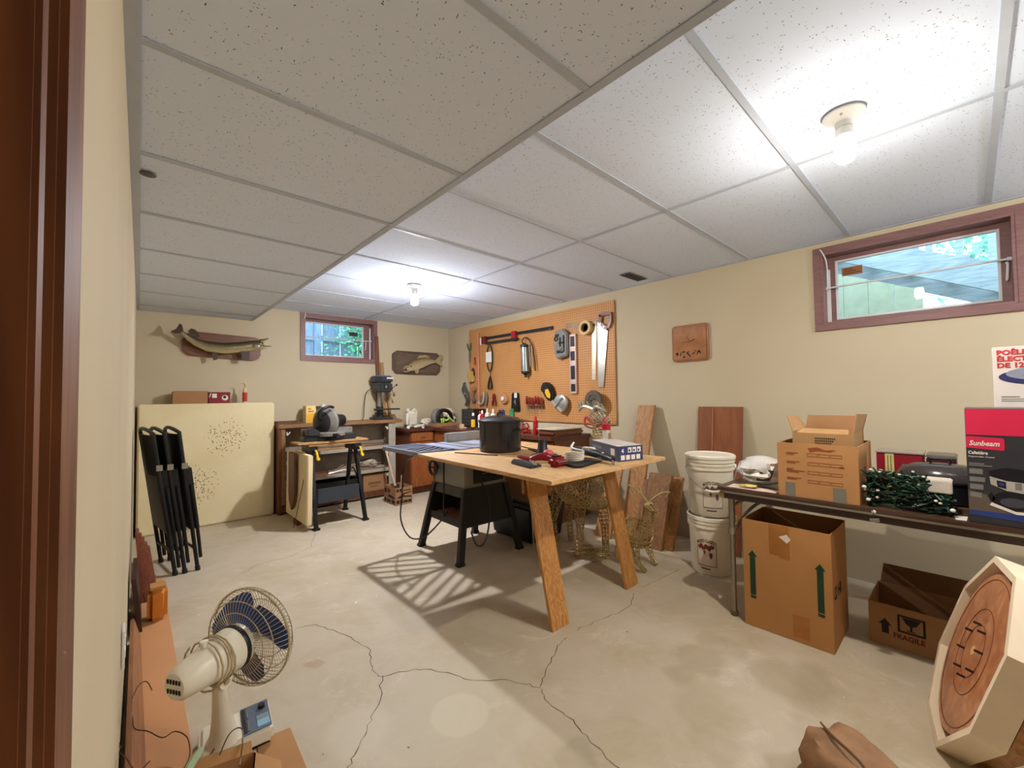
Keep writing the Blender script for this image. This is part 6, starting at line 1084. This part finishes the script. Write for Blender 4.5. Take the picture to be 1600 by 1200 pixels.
# shopping bag, papers
crumple('plastic_bag', (2.655, .80, Z + .002), (.105, .115, .082), mat('bag_white', (206, 202, 198), .3, 0, .14, 14, .7, 22), 11, 'knotted white plastic bag at the left end of the folding table', 'bag', 26, 14, .17)
tag(MB().hexa([(2.555, .735, Z + .045), (2.562, .735, Z + .045), (2.562, .80, Z + .04), (2.555, .80, Z + .04)], [(2.575, .72, Z + .10), (2.582, .72, Z + .10), (2.58, .79, Z + .105), (2.573, .79, Z + .105)]).build('dark_packet', mat('packet_dark', (52, 50, 58), .5), origin=(2.56, .76, Z + .04)), 'dark packet showing through the knotted plastic bag', 'packet')
for k, (pl, c) in enumerate((([(2.49, .93), (2.50, .70), (2.56, .69), (2.60, .93)], (206, 186, 168)), ([(2.485, .86), (2.487, .69), (2.53, .688), (2.54, .84)], (222, 192, 182)))):
    tag(MB().xy(pl, Z + .0008 * k, Z + .0006 + .0008 * k).build('paper_sheet', mat('paper%d' % k, c, .7), origin=(2.52, .8, Z)), ['cream paper sheet under the plastic bag on the folding table', 'pinkish paper sheet at the front edge of the folding table'][k], 'paper')
crumple('yellow_wrapper', (2.535, .83, Z + .002), (.03, .05, .008), mat('wrapper_yellow', (216, 200, 120), .6), 13, 'small crumpled yellow wrapper in front of the plastic bag', 'wrapper', 12, 8, .3)
# coffee maker box
t = thing('coffee_maker_box', 'dark coffee maker box with pink-red top on the folding table', 'box', (2.6, -.12, Z)); CX, CY, CW, CH = 2.478, .018, .30, .444
MB().box(CX, CX + .24, CY - CW, CY, Z, Z + CH).build('body', mat('carton_charcoal', (52, 52, 58), .35, 0, .05), t, bevel=.002)
F_ = frame((CX, CY, Z), (0, -1, 0), (0, 0, 1)); M_PK = mat('print_crimson', (206, 42, 78), .35, 0, .03); M_PW = mat('print_cream', (226, 218, 210), .4); M_PB = mat('print_blue', (40, 62, 124), .4); M_PD = mat('print_black', (26, 26, 34), .35); M_PG = mat('print_grey', (120, 118, 116), .4)
decal('red_panel', [rect(.001, .342, CW - .002, .101)], F_, M_PK, t); decal('logo_panel', [[(.001, .291), (.095, .285), (.099, .29), (.099, .328), (.095, .332), (.001, .336)]], F_, M_PK, t)
text('lettering', 'Sunbeam', F_ @ T(.008, .301, .0004), .027, M_PW, t, bold=.0006, sx=.80, shear=.25); text('lettering', 'Cafetière', F_ @ T(.005, .267, .0002), .017, M_PW, t, bold=.0004, sx=.8); text('lettering', 'Programmable, 12 tasses', F_ @ T(.005, .255, .0002), .0085, M_PW, t, sx=.8)
decal('print_lines', [rect(.006, .228, .04, .004), rect(.006, .221, .06, .004), rect(.006, .19, .035, .02), rect(.006, .16, .04, .018), rect(.006, .13, .035, .02), rect(.006, .10, .03, .018)], F_, M_PG, t)
decal('table_print', [[(.001, .045), (CW - .001, .05), (CW - .001, .12), (.06, .11), (.001, .125)]], F_, mat('print_brown2', (96, 84, 74), .4), t, .0006); decal('blue_band', [[(.001, .03), (.08, .028), (CW - .001, .018), (CW - .001, .052), (.09, .05), (.001, .048)]], F_, M_PB, t, .001)
decal('machine_print', [[(.055, .205), (.10, .222), (.16, .215), (.185, .195), (.185, .16), (.06, .175)]], F_, M_PD, t, .0012); decal('machine_print', [[(.058, .185), (.10, .172), (.16, .168), (.182, .182), (.182, .142), (.155, .128), (.10, .135), (.06, .155)]], F_, mat('print_steel', (176, 172, 164), .3), t, .0016)
decal('machine_print', [[(.075, .172), (.098, .168), (.098, .142), (.077, .148)]], F_, M_PD, t, .0021); decal('machine_print', [[(.08, .166), (.094, .164), (.094, .152), (.08, .154)]], F_, M_PB, t, .0026); decal('machine_print', [disc(.112, .098, .05, 20, .036), [(.05, .11), (.062, .125), (.07, .10), (.06, .085)]], F_, M_PD, t, .0014); decal('machine_print', [disc(.115, .092, .034, 18, .018)], F_, mat('print_glass', (74, 74, 84), .2), t, .0018)
decal('machine_print', [[(.055, .075), (.12, .05), (.16, .052), (.16, .062), (.12, .06), (.06, .086)]], F_, M_PW, t, .002); decal('machine_print', [rect(.12, .142, .016, .026)], F_, M_PG, t, .0021)
# frying pan box behind
t = thing('frying_pan_box', 'white electric frying pan box with red lettering behind the coffee maker box', 'box', (2.85, -.25, Z)); PX0, PY = 2.755, -.068
MB().box(PX0, PX0 + .12, PY - .42, PY, Z, 1.405).build('body', mat('carton_white', (222, 212, 206), .4, 0, .02), t, bevel=.002); F_ = frame((PX0, PY, Z), (0, -1, 0), (0, 0, 1)); M_RT = mat('print_brick', (196, 56, 62), .4)
for k, s in enumerate(('POÊLE À FRIRE', 'ÉLECTRIQUE', 'DE 12 PO')): text('lettering', s, F_ @ T(.012, .664 - k * .027, .0002), .028, M_RT, t, bold=.0012, sx=1.05)
decal('pan_print', [disc(.14, .57, .125, 28, .035)], F_, mat('pan_navy', (58, 62, 104), .3), t); decal('pan_print', [disc(.14, .583, .105, 26, .028)], F_, mat('pan_glass', (150, 154, 176), .2), t, .0014); decal('pan_print', [disc(.145, .612, .016, 14, .012)], F_, M_PD, t, .002); decal('pan_print', [disc(.14, .574, .06, 20, .011)], F_, M_PG, t, .0018); decal('small_print', [rect(.02, .485, .05, .004), rect(.02, .476, .09, .003), rect(.02, .468, .07, .003)], F_, M_PG, t)
# roaster, small boxes
t = thing('oval_roaster', 'black oval roasting pan with domed lid behind the tangled lights', 'roaster', (2.84, .10, Z)); c = (2.845, .105, Z); M_RO = mat('roaster_black', (30, 29, 33), .25, 0, .1)
def oval(prof, m, nm):
    MB().loft([[(c[0] + (r - .055) * .8 * math.cos(a) if False else c[0] + r * .72 * math.cos(a), c[1] + r * math.sin(a), Z + h) for a in [2 * math.pi * k / 32 for k in range(32)]] for r, h in prof]).build(nm, m, t)
oval([(.12, 0), (.135, .006), (.148, .095), (.156, .097), (.156, .104)], M_RO, 'pan'); oval([(.155, .1045), (.153, .12), (.135, .15), (.09, .172), (.02, .178)], mat('roaster_lid', (62, 56, 56), .2, 0, .08), 'lid'); MB().tube([(c[0], c[1] - .03, Z + .178), (c[0], c[1] - .03, Z + .195), (c[0], c[1] + .03, Z + .195), (c[0], c[1] + .03, Z + .178)], .006, 8).build('lid_handle', M_RO, t)
t = thing('red_game_box', 'red flat box with cream strap behind the moving carton', 'box', (3.05, .26, Z)); MB().box(2.99, 3.16, .172, .35, Z, .898).build('body', mat('game_red', (140, 28, 42), .4), t, bevel=.003); F_ = frame((2.99, .35, Z), (0, -1, 0), (0, 0, 1)); decal('strap', [rect(.035, 0, .035, .19)], F_, mat('strap_cream', (206, 196, 130), .6), t, .0015); decal('strap_print', [rect(.044, .01, .004, .17), rect(.056, .01, .004, .17)], F_, mat('strap_olive', (110, 110, 50), .6), t, .002); decal('print', [rect(.10, .06, .07, .08)], F_, M_PG, t); decal('print', [disc(.015, .09, .014)], F_, M_PW, t); MB().box(2.985, 3.165, .168, .354, .8985, .906).build('lid', mat('game_grey', (150, 138, 124), .5), t, bevel=.002)
t = thing('maroon_box', 'dark maroon box with cream label beside the red flat box', 'box', (3.05, .11, Z)); MB().box(2.99, 3.16, .055, .16, Z, .885).build('body', mat('box_maroon', (72, 24, 36), .4), t, bevel=.003); MB().box(2.985, 3.165, .052, .163, .8855, .903).build('lid', mat('box_greybrown', (110, 98, 88), .5), t, bevel=.006); decal('label', [rect(.02, .115, .06, .02)], frame((2.99, .16, Z), (0, -1, 0), (0, 0, 1)), mat('label_tan', (206, 172, 120), .5), t)
t = thing('folded_cap', 'small dark bundle with cream tag beside the coffee maker box', 'bundle', (2.95, .02, Z)); MB().ell((3.04, -.02, Z + .09), (.07, .055, .09), 14, 8).build('bundle', M_RO, t); MB().box(2.965, 2.985, -.02, .01, Z + .10, Z + .14).build('tag', MATS['label_tan'], t)
# tangled light strings
M_GW = mat('light_wire_green', (24, 56, 40), .45, 0, .15); M_BULB = mat('light_bulb_clear', (222, 216, 204), .25)
q = random.Random(4)
for j, (cy, cz, ry, rz, lab) in enumerate(((.235, Z + .115, .095, .036, 'upper tangled bundle of green Christmas lights on the folding table'), (.20, Z + .042, .13, .038, 'lower tangled bundle of green Christmas lights at the table edge'))):
    t = thing('light_bundle', lab, 'string lights', (2.55, cy, Z), 'Christmas lights on the folding table'); b = MB(); pts = []
    for k in range(420):
        a = k * .43; pts.append((2.552 + .05 * math.cos(a * 1.3 + j) * q.uniform(.6, 1.05), cy + ry * math.cos(a * .31 + q.uniform(-.3, .3)), max(Z + .006, cz + rz * math.sin(a * .9) * q.uniform(.6, 1.1))))
    b.tube(pts, .0034, 4)
    for _ in range(120):
        p = Vector(q.choice(pts)); d = Vector((q.uniform(-1, .3), q.uniform(-1, 1), q.uniform(-.3, 1))).normalized() * .028; e = p + d; b.cyl(p, (e.x, e.y, max(e.z, Z + .005)), .004, .003, 5)
    b.build('wire', M_GW, t)
    b = MB()
    for _ in range(11):
        p = Vector(q.choice(pts)); b.ell((p.x - .015, p.y + q.uniform(-.02, .02), max(Z + .008, p.z + q.uniform(-.01, .02))), (.005, .007, .005), 6, 4)
    b.build('bulbs', M_BULB, t, kind='stuff')
tag(MB().box(2.545, 2.64, .062, .20, Z + .085, Z + .14).build('white_foam_block', mat('foam_white', (216, 206, 196), .6), origin=(2.59, .13, Z + .085), bevel=.004), 'white block tucked into the tangled Christmas lights', 'block')
for k, (y, z) in enumerate(((.338, Z + .085), (.062, Z + .03), (.325, Z + .03))): tag(MB().ell((2.50, y, z), (.007, .009, .008), 8, 6).build('light_plug', M_WHITE, origin=(2.5, y, z)), ['white plug at the left of the upper light bundle', 'white plug at the right end of the lower light bundle', 'white plug at the left of the lower light bundle'][k], 'plug')
tag(MB().xy([(2.475, .055), (2.478, .025), (2.56, .022), (2.54, .06)], Z + .0005, Z + .002).build('white_card', M_PW, origin=(2.51, .04, Z)), 'small white card beside the coffee maker box', 'card')
t = thing('hanging_plug', 'small plug hanging over the front edge of the folding table', 'plug', (2.455, .305, .66)); MB().ell((2.455, .302, .694), (.005, .008, .009), 8, 6).build('connector', M_WHITE, t); MB().bar((2.452, .315, .655), (2.452, .285, .662), .016, .012).build('plug', M_GT, t); MB().tube([(2.456, .31, .708), (2.452, .305, .70), (2.451, .302, .67)], .002, 5).build('wire', M_GW, t)

# large carton below
M_OR2 = mat('kraft_gold', (178, 128, 76), .85, 0, .06, 4, .05, 80)
t = carton('appliance_carton', 'tall open brown carton with dark green arrows under the folding table', 2.466, 2.80, .462, .846, .001, .554, M_OR2, M_KDARK)
F_ = frame((2.466, .846, .001), (0, -1, 0), (0, 0, 1)); M_AR = mat('arrow_green', (26, 58, 38), .7, 0, .05)
for x, z0, z1 in ((.045, .165, .395), (.338, .175, .405)):
    decal('arrow', [[(x - .013, z0), (x + .013, z0), (x + .013, z1 - .03), (x + .022, z1 - .03), (x, z1), (x - .022, z1 - .03), (x - .013, z1 - .03)]], F_, M_AR, t); decal('arrow_foot', [[(x - .012, z0 - .018), (x + .012, z0 - .02), (x + .014, z0 - .006), (x - .014, z0 - .004)]], F_, M_AR, t)
decal('packing_tape', [rect(.125, .40, .09, .152), [(.17, .39), (.215, .385), (.215, .4), (.17, .4)]], F_, mat('brown_tape', (160, 104, 48), .3, 0, .1), t); decal('paper_label', [[(.17, .495), (.205, .512), (.222, .49), (.205, .468)]], F_, M_PW, t, .0014)
decal('dark_patch', [rect(.22, .02, .07, .11)], F_, mat('kraft_scuff', (164, 108, 56), .85), t, .0004)
F_ = frame((2.466, .462, .001), (1, 0, 0), (0, 0, 1)); n = 24; pol = [[(.06 + r0 * math.cos(2 * math.pi * k / n), .265 + r0 * math.sin(2 * math.pi * k / n)), (.06 + r0 * math.cos(2 * math.pi * (k + 1) / n), .265 + r0 * math.sin(2 * math.pi * (k + 1) / n)), (.06 + r1 * math.cos(2 * math.pi * (k + 1) / n), .265 + r1 * math.sin(2 * math.pi * (k + 1) / n)), (.06 + r1 * math.cos(2 * math.pi * k / n), .265 + r1 * math.sin(2 * math.pi * k / n))] for r0, r1 in ((.027, .031),) for k in range(n)]
decal('logo', pol + [rect(.057, .245, .006, .045), [(.035, .25), (.06, .232), (.085, .25), (.06, .244)]], F_, M_INK, t); text('lettering', 'HI', F_ @ T(.105, .238, .0002), .075, M_INK, t, bold=.0004)
# fragile carton
t = carton('fragile_carton', 'low open brown carton marked fragile under the folding table', 2.735, 3.05, -.02, .372, .001, .198, M_KRAFT2, M_KDARK)
MB().hexa([(3.046, .0, .198), (3.05, .0, .198), (3.05, .36, .198), (3.046, .36, .198)], [(3.09, .01, .285), (3.094, .01, .285), (3.094, .35, .285), (3.09, .35, .285)]).build('flap', M_KDARK, t)
F_ = frame((2.735, .372, .001), (0, -1, 0), (0, 0, 1)); arw = lambda x: [[(x - .013, .06), (x + .013, .06), (x + .013, .10), (x + .024, .10), (x, .13), (x - .024, .10), (x - .013, .10)]]
decal('arrow', arw(.06), F_, M_INK, t); decal('arrow', arw(.265), F_, M_INK, t); decal('fragile_frame', ring(.105, .085, .095, .08, .008), F_, M_INK, t); decal('glass_mark', [[(.12, .155), (.185, .155), (.17, .128), (.152, .12), (.135, .128)], rect(.148, .10, .008, .022), rect(.136, .097, .03, .004)], F_, M_INK, t); text('lettering', 'FRAGILE', F_ @ T(.088, .052, .0002), .032, mat('print_darkred', (104, 30, 22), .7), t, bold=.0008, sx=.92)

# ------------------------------------------------------------------ crokinole board and companion
cc = Vector((2.231, .037, .311)); nn = Vector((-.117, .943, .312)).normalized(); th = math.radians(97.0755)
ua = Vector((-math.sin(th), math.cos(th), 0)); ua = (ua - nn * ua.dot(nn)).normalized(); ub = nn.cross(ua); RO = .351; ro = math.radians(114.96)
def octv(r, d, k): return cc + r * (math.cos(ro + k * math.pi / 4) * ua + math.sin(ro + k * math.pi / 4) * ub) + nn * d
t = thing('crokinole_board', 'eight-sided game board with white rim leaning at the right front', 'game board', (2.2, .12, 0)); M_RIM = mat('rim_white', (226, 206, 176), .5, 0, .04)
def game_mat():
    m = NT('game_face'); v = m.coords(); n = m.noise(v, 9, 5, .6, 1.5); m.color(m.ramp(n, [(.3, rgb((150, 88, 54))), (.55, rgb((186, 122, 80))), (.72, rgb((206, 150, 108)))])); return m.set(.3, 0, .5)
M_GAME = game_mat(); M_DITCH = mat('ditch_red', (142, 66, 58), .4); M_GL = mat('game_line', (104, 52, 30), .5)
for k in range(8):
    a, b_ = k, (k + 1) % 8; f = .93
    MB().add([octv(RO, 0, a), octv(RO, 0, b_), octv(RO * f, 0, b_), octv(RO * f, 0, a), octv(RO, -.075, a), octv(RO, -.075, b_), octv(RO * f, -.075, b_), octv(RO * f, -.075, a)], [(0, 1, 2, 3), (7, 6, 5, 4), (0, 4, 5, 1), (1, 5, 6, 2), (2, 6, 7, 3), (3, 7, 4, 0)]).build('rim', M_RIM, t, smooth=False)
MB().loft([[octv(RO * .93, -.074, k) for k in range(8)], [octv(RO * .93, -.034, k) for k in range(8)]]).build('ditch', M_DITCH, t, smooth=False)
cf = cc - nn * .0338
def circ(r, d=0.0, n=40): return [cf + r * (math.cos(2 * math.pi * k / n) * ua + math.sin(2 * math.pi * k / n) * ub) + nn * d for k in range(n)]
MB().loft([circ(.288), circ(.288, .018)]).build('playing_face', M_GAME, t)
for r in (.266, .155, .095): MB().tube(circ(r, .0185, 48), .0014, 4, True).build('ring_line', M_GL, t)
for k in range(8):
    a = 2 * math.pi * (k + .5) / 8; p = cf + .095 * (math.cos(a) * ua + math.sin(a) * ub) + nn * .018; MB().cyl(p, p + nn * .02, .0045, n=8).build('peg', mat('peg_dark', (40, 22, 26), .5), t)
MB().lathe([(.018, 0), (.016, .002), (0, .002)], cf + nn * .0185, 16, nn).build('centre_hole', mat('hole_pale', (206, 160, 110), .5), t)
# plain wooden octagon behind
t = thing('wooden_board', 'plain tan wooden octagon leaning behind the white-rimmed game board', 'board', (2.2, .03, 0)); sh = Vector((.03, -.0, .0))
MB().loft([[octv(RO * .985, -.078, k) + sh for k in range(8)], [octv(RO * .985, -.135, k) + sh for k in range(8)]]).build('board', wood('octagon_tan', (196, 142, 84), (168, 114, 62), 'X', 7, 1, .5), t, bevel=.006)
MB().loft([[octv(RO * .90, -.1355, k) + sh for k in range(8)], [octv(RO * .90, -.142, k) + sh for k in range(8)]]).build('back', M_PINE, t)
MB().tube([octv(.12, -.14, 0) + sh, Vector((2.20, -.46, .006))], .011, 10).build('prop_leg', M_BLKMET, t)

# brown crumpled bag in the right foreground
def paper_bag():
    from mathutils import noise
    t = thing('brown_bag', 'crumpled brown bag on the floor in the right foreground', 'bag', (1.64, .235, 0)); Mx = T(1.645, .235, 0) @ rotz(math.radians(52)); rings = []; n = 40
    prof = [(.002, .93), (.015, 1.0), (.035, 1.03), (.058, 1.02), (.08, .98), (.101, .92), (.118, .80), (.126, .62), (.130, .42), (.128, .22), (.126, .05)]
    for h, s in prof:
        ring = []
        for k in range(n):
            a = 2 * math.pi * k / n; c, d = math.cos(a), math.sin(a); x = .175 * math.copysign(abs(c) ** .6, c) * s; y = .115 * math.copysign(abs(d) ** .6, d) * s
            p = Vector((x, y, h)); f = noise.noise(p * 17) * .016 + abs(noise.noise(p * 9 + Vector((3, 1, 7)))) * .03 - .008
            q = Vector((x, y, 0)).normalized() * f if h < .115 else Vector((0, 0, 0)); z = h + (f * 1.1 if h > .09 else 0) + (.02 * (x / .175) if h > .09 else 0)
            ring.append(Mx @ (Vector((x, y, max(.001, z) if h > .01 else .001)) + q))
        rings.append(ring)
    MB().loft(rings).build('body', mat('brown_bag', (146, 108, 76), .75, 0, .2, 14, .6, 40), t)
    MB(Mx).tube([(-.15, .02, .108), (-.08, .045, .130), (0, .03, .142), (.08, .04, .150), (.15, .02, .138)], [.003, .005, .004, .005, .003], 6).build('seam', mat('bag_seam', (104, 74, 50), .8), t)
paper_bag()

# ------------------------------------------------------------------ wall clock
t = thing('wall_clock', 'square glazed brown clock on the right wall', 'clock', (W, 1.59, 1.50)); y0, y1, z0, z1 = 1.435, 1.748, 1.504, 1.818
def rr(a0, a1, b0, b1, r, n=5):
    o = []
    for cx, cy, s in ((a1 - r, b1 - r, 0), (a0 + r, b1 - r, 1), (a0 + r, b0 + r, 2), (a1 - r, b0 + r, 3)): o += [(cx + r * math.cos((s + k / n) * math.pi / 2), cy + r * math.sin((s + k / n) * math.pi / 2)) for k in range(n + 1)]
    return o
def clock_mat():
    m = NT('clock_glaze'); v = m.coords(); n = m.noise(v, 9, 4); m.color(m.ramp(n, [(.3, rgb((150, 98, 62))), (.7, rgb((176, 122, 80)))])); return m.set(.12, 0, .6)
M_CG = clock_mat(); MB().yz(rr(y0, y1, z0, z1, .03), W - .022, W - .0008).build('case', M_CG, t, bevel=.008, seg=3); MB().yz(rr(y0 + .014, y1 - .014, z0 + .014, z1 - .014, .025), W - .026, W - .0221).build('face', M_CG, t, bevel=.003)
FX = W - .0268; cyx = (1.585, 1.672); MB().bar((FX, *cyx), (FX, 1.545, 1.685), .004, .006, (1, 0, 0)).build('hour_hand', M_INK, t); MB().bar((FX, *cyx), (FX, 1.66, 1.665), .003, .003, (1, 0, 0)).build('minute_hand', mat('hand_brown', (110, 66, 36), .5), t); MB().bar((FX, *cyx), (FX, 1.62, 1.715), .003, .003, (1, 0, 0)).build('second_hand', MATS['hand_brown'], t)
Fc = frame((W - .026, y1, z0), (0, -1, 0), (0, 0, 1)); MK = mat('clock_marks', (84, 46, 22), .5)
for k in range(12):
    a = k * math.pi / 6; x, y = .163 + .115 * math.sin(a), .165 + .115 * math.cos(a)
    if y > .06: decal('hour_mark', [rect(x - .002, y - .008, .004, .016)], Fc, mat('hour_mark', (140, 88, 52), .4), t)
for pl in ([(.03, .07), (.05, .085), (.062, .07), (.055, .055), (.035, .05), (.045, .062)], [(.07, .05), (.078, .05), (.085, .075), (.075, .078)], [(.085, .085), (.12, .09), (.115, .078), (.09, .075)], [(.10, .03), (.115, .03), (.115, .05), (.102, .045)], [(.13, .075), (.155, .09), (.15, .08), (.145, .07), (.165, .045), (.16, .03), (.15, .05), (.135, .06)], [(.175, .06), (.195, .075), (.20, .068), (.182, .055)], [(.195, .088), (.215, .088), (.21, .08)], [(.215, .055), (.225, .08), (.24, .09), (.25, .07), (.248, .055), (.24, .068), (.23, .068), (.222, .052)]): decal('bird_mark', [pl], Fc, M_INK, t)
